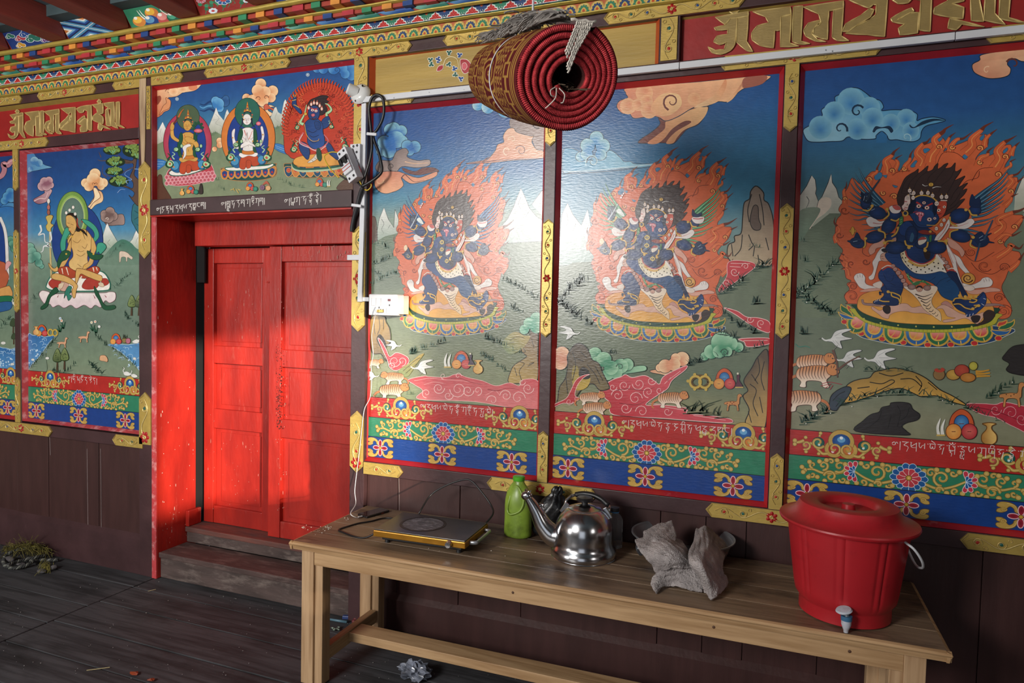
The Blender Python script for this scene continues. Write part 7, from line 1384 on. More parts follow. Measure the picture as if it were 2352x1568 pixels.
def scarf(A, x, y, s, fl=1):
    T = lambda t: [(x+a*s*fl, y+b*s) for a, b in A.nums(t)]
    A.S('1d4a34', 26*s, T('0 0 20 -40 0 -70 24 -100'), 8*s); A.O('1d4a34', x+8*s*fl, y+10*s, 42*s, 36*s); A.O('a8cc9c', x+4*s*fl, y+8*s, 26*s, 24*s); A.O('c8402c', x+2*s*fl, y+8*s, 13*s); A.curl(x, y, 34*s, 0, 1.2*fl, 'a8cc9c', 9*s); A.S('a8cc9c', 12*s, T('-40 -40 -20 -70 -46 -90 -20 -110'), 5*s); A.D('d8843a', 9*s, x-34*s*fl, y+34*s); return A
def crown(A, x, y, s, hair='1c2440'):
    A.F(hair, [(x+a*s, y+b*s) for a, b in A.nums('-44 10 -40 -30 0 -48 40 -30 44 10 20 -20 -20 -20')]); A.F('c88a3a', [(x+a*s, y+b*s) for a, b in A.nums('-46 -22 -30 -60 -16 -44 -14 -80 0 -150 14 -80 16 -44 30 -60 46 -22 0 -34')], line='5a3014', lw=2)
    for a, b, c in ((0, -66, '2a4a86'), (0, -100, 'b8402c'), (-26, -46, 'b8402c'), (26, -46, '2a6a4a'), (0, -44, 'd8b060'), (-58, 12, 'd0604a'), (58, 12, 'd0604a'), (-52, 40, 'c88a3a'), (52, 40, 'c88a3a'), (-44, 70, 'c88a3a'), (44, 70, 'c88a3a')): A.D(c, 9*s, x+a*s, y+b*s)
    return A
def calm_face(A, x, y, rx, ry, c, ln='6a3a28'):
    A.O(c, x, y, rx, ry, line=ln, lw=2.5, n=26); A.M(ln, 2.6, [(x-rx*.62, y-ry*.12), (x-rx*.35, y-ry*.2), (x-rx*.12, y-ry*.06)], [(x+rx*.12, y-ry*.06), (x+rx*.35, y-ry*.2), (x+rx*.62, y-ry*.12)]); A.M(ln, 3, [(x-rx*.6, y+ry*.06), (x-rx*.35, y+ry*.12), (x-rx*.15, y+ry*.08)], [(x+rx*.15, y+ry*.08), (x+rx*.35, y+ry*.12), (x+rx*.6, y+ry*.06)], [(x, y), (x-rx*.12, y+ry*.32), (x+rx*.06, y+ry*.36)]); A.S('b0403c', ry*.11, [(x-rx*.24, y+ry*.58), (x, y+ry*.62), (x+rx*.24, y+ry*.58)], ry*.06); return A
def seated(k, x, sk, ln, aura, inner, halo):
    A = Art(UD, lv=LD)
    (ax, ay, arx, ary), (ix, iy, irx, iry), (hx_, hy, hrx, hry) = aura[:4], inner[:4], halo[:4]
    A.O(aura[4], ax, ay, arx, ary, c2=aura[5], line='3a2018', lw=4, n=48); A.O('1e3f88', ix, iy, irx, iry, line='14244a', lw=4, n=44); A.O(halo[4], hx_, hy, hrx, hry, line='1c2c24', lw=4, n=36); A.done('painted_aureole', parent=RD)
    A = Art(UD, lv=LD); fy = inner[5]; y0 = fy
    if k == 0:
        A.F('b8404c', '215 1190 240 1110 300 1080 430 1150 560 1100 640 1040 684 1110 690 1190 560 1230 400 1255 270 1250', line='e8b8c0', lw=4)
        for r in range(3):
            for i in range(13): u = 225+i*37+(18 if r % 2 else 0); A.O('d88a94', u, 1232-r*30-((u-240)*.09), 20, 22, c2='a8303c', line='f0ccd0', lw=2)
        A.F('e8e4da', '245 1130 300 1100 440 1120 560 1080 640 1050 640 1075 560 1110 430 1150 290 1160', line='1c5a48', lw=9)
    else:
        A.F('1c4a44', '755 1110 800 1080 1250 1040 1288 1060 1290 1150 1200 1190 1020 1210 850 1200 770 1170', line='c87a38', lw=4)
        for i in range(8): u = 790+i*66; A.F('c8803c', [(u-36, 1110-i*4), (u, 1090-i*4), (u+36, 1106-i*4), (u+30, 1170-i*4), (u, 1196-i*4), (u-30, 1174-i*4)], line='e0a860', lw=3); A.F('20407c', [(u-24, 1130-i*4), (u, 1112-i*4), (u+24, 1128-i*4), (u+16, 1166-i*4), (u, 1180-i*4), (u-16, 1168-i*4)]); A.D('b8302c', 11, u, 1152-i*4)
        A.F('e8e4da', '795 1085 860 1075 1180 1060 1255 1040 1262 1062 1180 1095 960 1110 830 1110', line='1c6a54', lw=9)
    A.done('painted_lotus_throne', parent=RD); A = Art(UD, lv=LD)
    dx, dy = (0, 0) if k == 0 else (584, -45)
    Q = lambda t: [(a+dx, b+dy) for a, b in A.nums(t)]
    A.F('25618e', Q('265 1090 300 1020 360 1000 520 990 580 1010 610 1070 560 1100 440 1090 330 1130'), line='12304a', lw=4); A.F('b84a2c', Q('350 1120 365 1030 430 1010 520 1010 545 1090 480 1110 440 1060 400 1140'), line='5a1c14', lw=4); A.F('b84a2c', Q('420 1060 460 1060 460 1120 420 1130'), line='5a1c14', lw=3); A.O('4a90b8', 305+dx, 1060+dy, 40, 44, line='12304a', lw=3); A.O('4a90b8', 565+dx, 1050+dy, 36, 42, line='12304a', lw=3)
    A.F(sk, Q('345 1000 380 970 440 985 500 968 530 995 500 1020 440 1010 380 1030'), line=ln, lw=3); A.F('c87834', Q('370 960 440 950 500 955 490 990 440 1000 380 990'), line='6a3014', lw=3)
    A.F(sk, Q('366 770 400 740 430 735 462 740 500 775 492 850 476 900 496 950 440 965 384 955 392 900 372 850'), line=ln, lw=4); A.M(ln, 3, Q('385 830 410 850 430 840'), Q('445 840 465 850 482 830'), Q('436 900 436 925'))
    A.F('1f5238', Q('352 760 372 740 384 800 360 900 376 980 340 960 330 860'), line='0e2a1c', lw=3); A.F('1f5238', Q('490 745 516 770 524 860 505 930 520 980 484 960 486 860'), line='0e2a1c', lw=3); A.S('c84838', 6, Q('396 760 436 850 478 765'), 4); A.D('d0a040', 7, 436+dx, 852+dy)
    if k == 0:
        A.F(sk, '262 720 290 700 300 770 345 810 330 830 270 790', line=ln, lw=3); A.F(sk, '258 690 270 650 290 640 300 680 290 712 266 716', line=ln, lw=3); A.F(sk, '400 790 440 780 480 800 530 840 536 880 510 890 480 850 420 830', line=ln, lw=3); A.S('5a3a2c', 14, '290 660 330 600 380 520', 8); A.S('c8642c', 16, '340 590 366 540 390 510', 4); A.F('e4e0dc', '380 880 440 850 462 870 420 890 414 960 380 1000 396 940', line='6a6a6a', lw=3)
        for a in range(9): t = a*.7; A.O('20503a', 528+42*cos(t), 690+46*sin(t), 20, 14, a*40)
        A.O('c84a58', 532, 722, 42, 20, c2='e49098', line='6a1c28', lw=3); A.S('20503a', 8, '500 830 520 780 530 740', 5)
        calm_face(A, 427, 672, 38, 50, sk); crown(A, 434, 625, .75)
    else:
        A.F(sk, '860 740 880 705 892 712 886 780 900 830 926 880 918 900 880 880 866 820', line=ln, lw=3); A.F(sk, '1140 690 1158 680 1170 720 1176 780 1150 860 1130 870 1130 850 1152 780', line=ln, lw=3); A.F(sk, '950 860 990 820 1008 736 1026 820 1070 850 1090 880 1030 860 1000 870 950 890', line=ln, lw=3); A.M(ln, 3, '1008 745 1008 830', '998 800 1000 830'); A.O('c8485c', 1120, 652, 24, 20, c2='e8a0b0', line='6a1c28', lw=2); A.S('20503a', 6, '1120 670 1126 700', 4)
        A.D('c89040', 8, 868, 790, 1162, 760, 912, 830, 1110, 822, 960, 830, 1064, 824)
        calm_face(A, 1008, 612, 42, 54, sk); crown(A, 1012, 558, .8)
        A.S('1c2440', 16, '966 600 960 660 930 700', 6); A.S('1c2440', 16, '1052 600 1060 660 1090 690', 6)
    for fl, sx in ((-1, -168), (1, 178)): scarf(A, 428+sx+dx+(8 if k else 0), 1040+dy-(20 if k else 0), 1., fl)
    for fl, sx in ((-1, -110), (1, 100)): A.O('a8cc9c', 428+sx+dx, 905+dy, 24, 22, line='1d4a34', lw=6); A.curl(428+sx+dx, 905+dy, 22, 0, 1., '1d4a34', 6); A.O('a8cc9c', 470+sx*.9+dx, 870+dy, 13, 18, line='1d4a34', lw=4)
    A.done('painted_deity', parent=RD)
seated(0, 428, 'cf9f52', '6a3f18', (428, 835, 236, 300, 'a83850', 'd06a80'), (425, 850, 182, 262, 0, 0), (432, 590, 112, 122, '4c6048'))
seated(1, 1012, 'e8e2de', '7a5a50', (1020, 790, 262, 335, 'cc7434', 'e09a58'), (1015, 812, 200, 290, 0, 0), (1012, 548, 122, 146, '2a6456'))
A = Art(UD, lv=LD)
A.F('b83a24', '1372 900 1368 680 1385 560 1440 420 1520 330 1620 280 1720 255 1840 270 1950 340 2020 440 2046 600 2050 860 2000 960 1900 1000 1500 1000 1410 960', line='4a140e', lw=5)
random.seed(6)
for i in range(46):
    a = radians(170+i*4.6); x, y = 1708+318*cos(a), 690+400*sin(a); x2, y2 = x+50*cos(a)+22, y+44*sin(a)-36; A.S('4a140e', 38, [(x-20*cos(a), y-20*sin(a)), (x+8, y+6), (x2-14, y2+18), (x2, y2)], 3); A.S('c4442a', 30, [(x-20*cos(a), y-20*sin(a)), (x+8, y+6), (x2-14, y2+18), (x2, y2)], 2)
for i in range(150):
    a = random.uniform(0, 6.28); r = random.uniform(.3, 1)**.5; A.curl(1708+310*r*cos(a), 680+390*r*sin(a)*(.95), random.uniform(14, 26), random.uniform(0, 360), random.choice((1, -1))*random.uniform(.6, 1.1), '6a1c12' if i % 4 else 'e07a48', 4.5, 2)
A.done('painted_flames', parent=RD); A = Art(UD, lv=LD)
A.F('1c4a44', '1368 1060 1450 1040 1950 1060 1990 1100 1960 1150 1800 1170 1560 1180 1420 1150', line='c87a38', lw=4)
for i in range(8): u = 1415+i*70; A.F('c87a3c' if i % 2 else '1d4a6a', [(u-40, 1080), (u, 1070), (u+40, 1084), (u+34, 1140), (u, 1172), (u-34, 1140)], line='e0a860', lw=5); A.O('b8342c', u, 1108, 20, 22, c2='d8603c', line='e0a860', lw=3)
A.F('a8c0a0', '1440 1040 1470 1080 1560 1105 1800 1090 1940 1060 1940 1085 1800 1112 1560 1125 1460 1100'); A.F('1c5a48', '1450 1030 1480 1064 1570 1088 1800 1074 1950 1046 1950 1062 1800 1092 1560 1104 1465 1084', line='0e2a22', lw=3); A.F('dc9c48', '1460 1020 1500 980 1620 955 1800 945 1930 965 1960 1010 1930 1050 1760 1068 1560 1076 1480 1056', line='6a3a14', lw=4); A.done('painted_lotus_throne', parent=RD)
A = Art(UD, lv=LD)
A.F('2c2226', '1600 500 1620 430 1680 400 1740 378 1800 388 1780 420 1806 440 1770 470 1790 520 1740 570 1660 560', line='120c0e', lw=4)
for p, w in (('1560 660 1530 640 1570 560 1590 470', 26), ('1780 560 1830 520 1800 470 1770 460', 24), ('1780 560 1800 620 1770 680', 22)): A.S('1d4a34', w+8, p, 8); A.S('a8cc9c', w, p, 6)
A.F('1d3f74', '1450 440 1466 390 1490 400 1494 470 1540 530 1530 560 1480 510 1450 470', line='0c1a34', lw=4); A.M('d0a040', 7, '1464 470 1490 480 1520 500', '1450 430 1490 420'); A.M('d0a040', 5, '1470 400 1460 370', '1480 395 1490 360')
A.F('1d3f74', '1740 620 1800 580 1820 640 1790 690 1730 700', line='0c1a34', lw=4); A.F('1d3f74', '1580 640 1640 600 1700 610 1744 660 1750 740 1766 800 1760 860 1700 900 1640 890 1600 840 1596 760 1570 700', line='0c1a34', lw=5, g=('265092', 1560, 700, 1760, 780)); A.M('0c1a34', 5, '1600 720 1650 740 1690 720', '1620 770 1660 785 1710 765', '1610 810 1660 840 1720 810'); A.F('1d3f74', '1668 640 1700 630 1730 660 1716 710 1680 700', line='0c1a34', lw=4); A.S('d0a040', 5, '1570 660 1590 760 1640 820 1700 820 1710 800', 5)
A.F('1d3f74', '1530 830 1590 850 1620 920 1612 990 1590 1000 1540 940 1516 880', line='0c1a34', lw=5); A.F('1d3f74', '1770 830 1820 850 1870 930 1930 960 1960 990 1900 1010 1850 980 1800 930', line='0c1a34', lw=5); A.S('c86a70', 16, '1560 740 1520 820 1600 870 1660 910 1750 880 1800 820 1760 760', 10); A.S('e0c0b8', 7, '1550 760 1520 840 1620 890 1700 920 1780 870')
A.F('d8d0c4', '1600 1030 1650 990 1700 930 1730 930 1700 990 1640 1030', line='4a3a30', lw=3); A.M('4a3a30', 4, '1640 1010 1655 1020', '1665 985 1685 1000', '1690 955 1710 970'); A.F('1d4a34', '1690 900 1720 900 1740 980 1720 1020 1690 980', line='0e2a1c', lw=3)
A.F('1d3f74', '1605 560 1614 510 1650 480 1690 484 1716 520 1712 580 1690 614 1650 616 1616 600', line='0c1a34', lw=5); A.O('eee4da', 1648, 522, 15, 13, line='b84a2c', lw=3); A.O('eee4da', 1682, 530, 15, 13, line='b84a2c', lw=3); A.D('201010', 6, 1648, 523, 1682, 531); A.S('c03a2c', 8, '1630 500 1660 512 1695 508'); A.F('c86a74', '1634 566 1660 556 1672 572 1650 588', line='6a1c24', lw=3); A.S('4a1c1c', 12, '1640 600 1660 610 1690 596', 6)
for x, y in ((1610, 500), (1635, 466), (1662, 452), (1692, 456), (1718, 480), (1738, 510)): A.O('e8c8b8', x, y, 12, 17, line='8a3a34', lw=3); A.S('d86a4a', 10, [(x, y-14), (x+3, y-32)], 2, sm=0)
A.O('d0a040', 1580, 560, 15, 15, line='6a3a14', lw=3)
for x, y, f in ((1470, 900, -1), (1960, 870, 1), (1500, 690, -1), (1830, 680, 1)): scarf(A, x, y, .8 if y > 800 else .55, f)
A.done('painted_deity', parent=RD); A = Art(UD, lv=LD)
for x, y in ((462, 1300), (1040, 1270), (1716, 1230)): jewels(A, x, y, 1.35); A.O('2a6a5a', x+52, y+18, 24, 24, c2='4a9a84', line='14382c', lw=2)
A.O('b0443c', 470, 1320, 0.1, .1); vase(A, 378, 1315, 1.7, 'd8904a'); A.F('3a302c', '540 1330 556 1240 574 1250 580 1330', line='1a1412', lw=2); A.O('8a6a80', 1160, 1275, 24, 26, c2='6a4a60', line='3a2c38', lw=3); A.O('c89a6a', 1216, 1280, 26, 26, c2='d8b080', line='5a3a20', lw=3); A.F('b05a44', '1160 1250 1200 1210 1230 1250 1200 1240'); A.M('d0b060', 6, '850 1300 880 1290', '880 1280 890 1310', '905 1290 930 1330', '920 1290 950 1300'); horns(A, 1805, 1235, 1.6)
A.done('painted_offerings', parent=RD)
f = zoomf(330, 130, 4.238, FY-.0165); A = Art(f, y0=FY-.0165)
for t, x0, y0, x1, y1, h in (('@|Ajm.dpl.db_yNs|', 125, 1468, 610, 1415, 6.4), ('@|s_p_yn.rs.gzigs|', 755, 1414, 1185, 1372, 6.6), ('@|P_yg.n.r_do.r_je|', 1370, 1384, 1735, 1340, 7.)):
    n = sum(0 if c in 'ieou_' else {'.': 2.6, '|': 3., '@': 7.5}.get(c, 8.4) for i, c in enumerate(t) if not (i and t[i-1] == '_')); k = (x1-x0)/n/h; tibetan(A, t, x0, y0, k, (y1-y0)/(x1-x0)*k, h, 'd8d2cc', 6.5)
A.done('white_lettering', parent=lint)
# ---------------------------------------------------------------- left mural with the yellow dancer, and the sliver beside it
za = lambda py, px=190: wl(px, py).z
RA, LA = mural('tall mural left of the door with a yellow seated figure under a green halo', -5.012, -3.905, .957, 2.838, [(2.85, '1a3d74'), (za(420), '214d88'), (za(480), '2d689c'), (za(530), '4a88ac'), (za(570), '8aa090'), (za(620), '6c8674'), (za(740), '64786a'), (za(830), '788a72'), (1.298, '7f8c74')], bead_m='worn_pink')
UA = zoomf(0, 300, 3.92); A = Art(UA, lv=LA)
A.F('3a74a8', '240 200 300 198 330 240 370 270 400 305 470 330 400 345 300 365 240 370', line='1a3358', lw=5, g=('6aa0c0', 270, 220, 420, 345)); A.cloud([(275, 345, 22), (310, 270, 36), (350, 290, 34)], '8ab4c8', '3f78ac', '1a3358', 1)
A.cloud([(380, 500, 42), (400, 460, 40), (440, 450, 36), (455, 490, 30), (420, 500, 40)], 'c8a4a8', '8a5a6a', '241c30', 4, tail=['300 620 350 590 400 560 400 540 440 520 470 540 440 600 420 640 360 660 320 650']); A.S('d8bcb8', 9, '305 635 360 610 410 610 430 560', 5)
A.cloud([(770, 470, 40), (855, 390, 50), (840, 440, 60), (930, 470, 42), (890, 460, 44), (800, 500, 44), (910, 500, 34)], 'f0d4a8', 'd89a68', '2a2630', 4, tail=['790 530 840 540 850 590 820 640 790 700 820 710 860 670 920 640 930 590 900 540']); A.F('f0d8b0', '840 520 870 520 905 590 880 620 840 650 800 706 786 690 830 640 850 590', line='7a4630', lw=5); A.curl(838, 482, 16, 0, -.8, '5a2c20', 5); A.curl(868, 482, 16, 180, .8, '5a2c20', 5)
A.cloud([(950, 780, 42), (940, 750, 34), (990, 730, 42), (1020, 770, 40), (980, 790, 40)], 'a08880', '6a5450', '241c20', 4, tail=['940 800 1000 790 1040 760 1110 755 1120 840 1060 850 990 855 950 840']); A.curl(968, 796, 16, 180, 1., 'd8ccc0', 6)
A.done('painted_cloud', parent=RA); A = Art(UA, lv=LA)
A.mount('900 1050 930 930 955 850 968 832 990 880 1030 950 1060 1000 1100 1060', 'eceae6', 'a0b09c', 840, 1030, ['990 980 970 1010 1000 1040'], lw=3); A.mount('1150 1020 1190 980 1215 920 1232 886 1250 930 1280 970 1300 1080 1180 1080', 'eceae6', 'a0b09c', 890, 1060, ['1240 960 1220 1020'], lw=3); A.F('3f7462', '1030 1020 1080 985 1120 980 1180 1010 1230 1060 1290 1090 1290 1200 900 1200 960 1100', g=('6c8674', 1100, 990, 1050, 1160)); A.cloud([(270, 1050, 40), (290, 1090, 40), (330, 1130, 40), (350, 1190, 34), (280, 1150, 40), (375, 1220, 22)], '7ab09c', '4a8474', '1c3a34', 4); A.tufts('24463a', '960 1150 1040 1070 1120 1000', 20, 24, 1); A.tufts('24463a', '1000 1430 1090 1360 1170 1280', 24, 30, 2, 1.); A.tufts('24463a', '260 1540 310 1500 360 1460', 14, 30, 3); A.F('2f6a74', '1195 680 1230 655 1290 690 1290 960 1250 930 1210 860 1185 800', line='14302e', lw=5); A.M('14302e', 4, '1210 720 1260 760 1210 800', '1230 840 1280 880'); A.F('d8c4b0', '1075 1095 1110 1085 1150 1100 1170 1120 1195 1140 1185 1160 1150 1140 1145 1175 1135 1175 1130 1140 1095 1140 1085 1180 1075 1180', line='5a4030', lw=3)
A.done('painted_mountains', parent=RA); A = Art(UA, lv=LA)
A.F('5a463c', '1230 670 1160 580 1190 600 1210 560 1160 520 1090 500 1120 490 1190 520 1200 470 1170 420 1200 340 1190 290 1100 290 1060 250 1130 260 1190 270 1210 240 1230 260 1220 340 1210 400 1260 460 1270 540 1262 660', line='241812', lw=4); A.M('5a463c', 9, '1190 290 1120 290 1080 230 1020 215', '1200 330 1130 360 1100 390', '960 420 920 380 930 310', '960 270 900 270 880 260', '910 240 890 190', '1010 420 950 390', w1=3)
for x, y, rx, ry in ((1010, 170, 78, 40), (1190, 170, 84, 60), (1240, 200, 60, 50), (1040, 275, 84, 40), (1030, 360, 76, 34), (1070, 450, 86, 46)):
    A.O('1c3020', x, y+6, rx+5, ry+4)
    R = random.Random(int(x))
    for i in range(26): a, q = R.uniform(0, 6.28), R.uniform(0, 1)**.5*.82; A.O('8a9c48', x+rx*q*cos(a), y+ry*q*sin(a), 15, 13, c2='5a8a50', line='24401c', lw=2)
    A.M('6ab08a', 6, [(x, y+ry*.2), (x+8, y+ry*.7), (x+4, y+ry*1.1)], [(x-26, y+ry*.1), (x-6, y+ry*.8)], [(x+30, y+ry*.1), (x+10, y+ry*.8)])
A.M('7a9ac8', 7, '1150 480 1140 450 1190 440 1130 400 1140 370 1180 350', '1215 345 1250 350 1260 380', '1060 560 1090 530 1130 530', w1=3); A.done('painted_tree', parent=RA); A = Art(UA, lv=LA)
A.O('1e3f80', 700, 990, 230, 330, line='14284c', lw=4, n=44); A.O('74984a', 655, 770, 142, 222, line='3a4c20', lw=4, n=40); A.O('98b860', 655, 770, 116, 186, c2='5a7a6a', n=40); A.O('5a7468', 655, 775, 104, 172, c2='6a8478', line='c0cc90', lw=4, n=36); A.done('painted_aureole', parent=RA)
A = Art(UA, lv=LA); S_, sl = 'd0a562', '6a4420'
A.F('ddc8cc', '355 1480 380 1440 440 1450 480 1470 700 1460 930 1460 990 1450 1040 1460 1040 1520 990 1550 950 1530 910 1590 860 1570 820 1600 760 1570 690 1600 640 1570 580 1596 530 1570 480 1590 450 1560 400 1555', line='7a5a60', lw=5, g=('e8dcd8', 700, 1590, 700, 1470)); A.M('8a3a44', 8, '520 1500 530 1480', '860 1510 845 1480', '960 1500 945 1480', '640 1480 650 1470', w1=3); A.F('ece6dc', '420 1390 470 1300 560 1260 850 1260 940 1280 990 1360 990 1420 940 1440 700 1445 500 1440 430 1420', line='2a6a58', lw=10); A.F('a83a30', '440 1370 500 1320 560 1330 540 1400 480 1420', line='5a1c18', lw=3); A.F('a83a30', '740 1400 800 1320 900 1330 880 1410 790 1430', line='5a1c18', lw=3); A.F('a83a30', '910 1340 960 1330 985 1370 940 1395', line='5a1c18', lw=3); A.F('c8a090', '560 1350 620 1370 600 1440 540 1430', line='5a1c18', lw=3)
A.done('painted_lotus_throne', parent=RA); A = Art(UA, lv=LA)
A.S('c8b078', 14, '455 1060 460 1200 465 1330', sm=0); A.S('c8b078', 10, '440 640 448 850 455 1060', sm=0); A.F('c8b060', '415 780 445 760 480 770 460 830 484 850 462 880 460 910 430 900 416 860 432 830', line='6a4a18', lw=4)
for y, c in ((635, 'e0dcd4'), (690, 'b87068'), (735, '9a5a4a')): A.O(c, 440, y, 14, 24, line='3a2420', lw=3)
A.M('d8dcdc', 17, '455 910 465 980 430 1030 470 1050', '365 850 375 900 350 940 400 930 410 1000 460 1010', '450 1040 400 1040 390 1080 370 1095', w1=5)
A.F('3f9a80', '570 930 600 870 640 900 600 980 590 1070 560 1090 545 1020', line='1a4a3c', lw=5); A.F('3f9a80', '735 800 800 810 870 870 895 950 850 1010 800 1050 800 1010 850 960 840 900 770 840', line='1a4a3c', lw=5); A.F('3f9a80', '870 1110 880 1020 930 1010 960 1050 910 1110 890 1090', line='1a4a3c', lw=5)
A.F(S_, '610 1000 640 940 700 900 770 890 830 960 840 1030 800 1100 790 1150 800 1220 760 1260 680 1260 630 1230 625 1180 660 1130 650 1060', line=sl, lw=5, g=('dcb878', 640, 960, 780, 1200)); A.M(sl, 3.5, '660 990 700 1010 730 980', '740 1040 770 1060 790 1020', '690 1110 730 1130 770 1105', '700 1075 730 1090 760 1080', '700 1200 740 1230')
A.F(S_, '640 970 600 1080 560 1130 540 1190 490 1240 440 1190 455 1240 500 1270 560 1240 600 1190 640 1090', line=sl, lw=4); A.F(S_, '830 960 870 1050 850 1120 840 1190 800 1230 750 1250 760 1210 800 1180 820 1100', line=sl, lw=4); A.F('1f5238', '560 1090 620 1080 640 1110 600 1160 560 1180 530 1240 520 1180', line='0e2a1c', lw=4); A.F('1f5238', '790 1080 850 1110 930 1120 900 1160 840 1160 800 1130', line='0e2a1c', lw=4)
A.F('a8442c', '530 1240 600 1220 640 1240 700 1270 760 1260 850 1220 900 1240 880 1290 780 1330 700 1320 620 1330 540 1290', line='5a1c18', lw=4); A.M('e8dcc8', 10, '560 1240 570 1290', '600 1230 620 1300', '840 1230 850 1270', '870 1230 880 1260', '740 1310 700 1370 720 1430', w1=5)
A.F(S_, '480 1290 540 1290 640 1330 700 1390 690 1440 680 1500 660 1500 650 1440 660 1400 580 1360 490 1340 465 1320', line=sl, lw=5); A.F(S_, '690 1250 720 1240 800 1260 880 1290 920 1310 920 1350 880 1350 780 1310 730 1290 710 1340 690 1380 680 1340', line=sl, lw=5); A.F('d8c4a8', '535 1380 580 1370 560 1420 530 1420', line=sl, lw=3); A.F('d8c4a8', '890 1370 930 1370 940 1405 900 1400', line=sl, lw=3)
A.F('1f5238', '500 1410 530 1440 500 1470 460 1500 430 1580 380 1610 370 1590 410 1550 440 1480', line='0e2a1c', lw=4); A.F('1f5238', '850 1400 880 1440 900 1480 950 1570 1030 1570 1040 1600 980 1615 930 1600 890 1520 860 1470', line='0e2a1c', lw=4); A.F('2f7a68', '620 1400 650 1410 630 1470 650 1490 620 1530 600 1480 580 1510 590 1450', line='14382e', lw=4)
A.F('201814', '600 760 640 740 690 760 700 820 720 880 760 900 790 950 740 910 690 900 690 800 640 760', line='100c0a', lw=3); A.F(S_, '600 770 640 762 680 800 692 850 684 890 660 940 640 916 622 900 620 870 600 850 598 810', line=sl, lw=4); A.M(sl, 3.5, '608 830 630 835', '640 840 665 850', '600 850 610 880', '612 870 640 872'); A.S('b0443c', 7, '628 905 650 905', 3); A.M('201814', 6, '660 930 640 980 620 1010', '780 900 790 960', '750 920 770 980', '630 900 650 960', w1=2); A.M('a83a30', 10, '700 790 700 850 720 880', '740 810 745 830', w1=5)
for x, y in ((600, 740), (630, 716), (662, 690), (680, 750)): A.O('e4ded4', x, y, 13, 16, line='3a2a24', lw=3)
A.D('c8a040', 9, 730, 910, 655, 955, 600, 1110, 845, 1110, 770, 1220)
A.done('painted_deity', parent=RA); UB = zoomf(0, 660, 3.92); A = Art(UB, lv=LA)
for p in ('256 435 300 430 360 432 400 445 440 440 500 436 450 490 400 560 340 640 290 690 256 720', '975 515 1060 510 1150 515 1230 506 1290 520 1290 760 1230 710 1160 640 1090 580 1030 540'):
    A.F('2f6aa4', p, line='a8c8e0', lw=5, g=('5a94c4', 300, 440, 330, 700))
R = random.Random(5)
for i in range(26): x0, y0 = (R.uniform(270, 420), R.uniform(450, 600)) if i % 2 else (R.uniform(1050, 1270), R.uniform(525, 660)); A.curl(x0, y0, R.uniform(14, 40), 200, .5, 'a8c8e0', 4, 3)
for i in range(20): x0, y0 = (R.uniform(262, 350), R.uniform(560, 680)) if i % 2 else (R.uniform(1150, 1285), R.uniform(620, 720)); A.D('c0d8e8', R.uniform(5, 9), x0, y0)
A.F('7a8c76', '500 440 450 500 380 600 320 680 270 740 420 760 420 560 520 440', g=('667a6c', 300, 700, 500, 500)); A.tufts('24463a', '270 730 360 640 440 540 510 440', 40, 30, 4); A.tufts('24463a', '870 430 940 500 1040 560 1180 660 1280 750', 44, 30, 5); A.tufts('24463a', '940 800 860 730 820 680', 16, 36, 6, 1.); A.tufts('24463a', '480 750 600 750 680 680', 18, 36, 7); A.tufts('24463a', '1120 230 1160 280 1270 350', 20, 30, 8)
A.done('painted_stream', parent=RA); A = Art(UB, lv=LA)
deer(A, 755, 450, 1.6, c='d8a480'); deer(A, 560, 500, 1.5, c='d8a480'); A.F('d8a880', '900 640 910 612 950 612 972 640 970 668 940 664 905 656', line='6a4030', lw=3); crane(A, 1230, 480, 1.4, -1, 1); crane(A, 1145, 770, 1.5, 1, 1); crane(A, 1210, 790, 1.3, 1, 1); A.O('dcdcd4', 430, 636, 18, 12, line='5a5a5a', lw=2); A.O('dcdcd4', 300, 650, 16, 11, line='5a5a5a', lw=2); A.O('dcdcd4', 1215, 640, 14, 12, line='5a5a5a', lw=2)
for x, y, s, c in ((520, 640, 44, '4a5a38'), (585, 630, 42, '6a7c48'), (1190, 150, 40, '6a7c48'), (1255, 150, 40, '3a4c3c')):
    A.S('4a3a2a', 12, [(x, y+20), (x-2, y+s*2.6)], 18, sm=0); A.F('24381f', [(x, y-s*2.1), (x+s*.8, y-s*.7), (x+s*.9, y+s*.4), (x, y+s*.8), (x-s*.9, y+s*.4), (x-s*.8, y-s*.7)]); A.F(c, [(x, y-s*2), (x+s*.7, y-s*.7), (x+s*.8, y+s*.35), (x, y+s*.6), (x-s*.8, y+s*.35), (x-s*.7, y-s*.7)], g=('7a8a58', x, y+s*.6, x, y-s*1.8)); R = random.Random(int(x))
    for i in range(16): A.curl(x+R.uniform(-.5, .5)*s, y+R.uniform(-1.3, .3)*s, 7, R.uniform(0, 360), .6, '24381f', 3)
jewels(A, 380, 395, 1.7); vase(A, 330, 385, 2., 'd09868'); A.S('c8a84a', 12, [(458+22*cos(a), 405+28*sin(a)) for a in [i*.4 for i in range(17)]], sm=0); A.S('c8a84a', 12, [(500+22*cos(a), 408+28*sin(a)) for a in [i*.4 for i in range(17)]], sm=0); jewels(A, 1048, 470, 1.6); A.O('8a7a48', 1125, 475, 24, 24, line='3a2c18', lw=3); A.O('b06a7a', 1158, 480, 22, 26, line='4a2430', lw=3); A.tufts('2a3a2c', '1120 450 1150 450', 6, 30, 9)
for x, y, h in ((545, 400, 60), (575, 370, 70), (840, 390, 60), (870, 410, 60)): A.M('2a5a44', 14, [(x, y), (x-20, y-h)], [(x, y), (x+16, y-h*.9)], [(x, y), (x-30, y-h*.5)], w1=3)
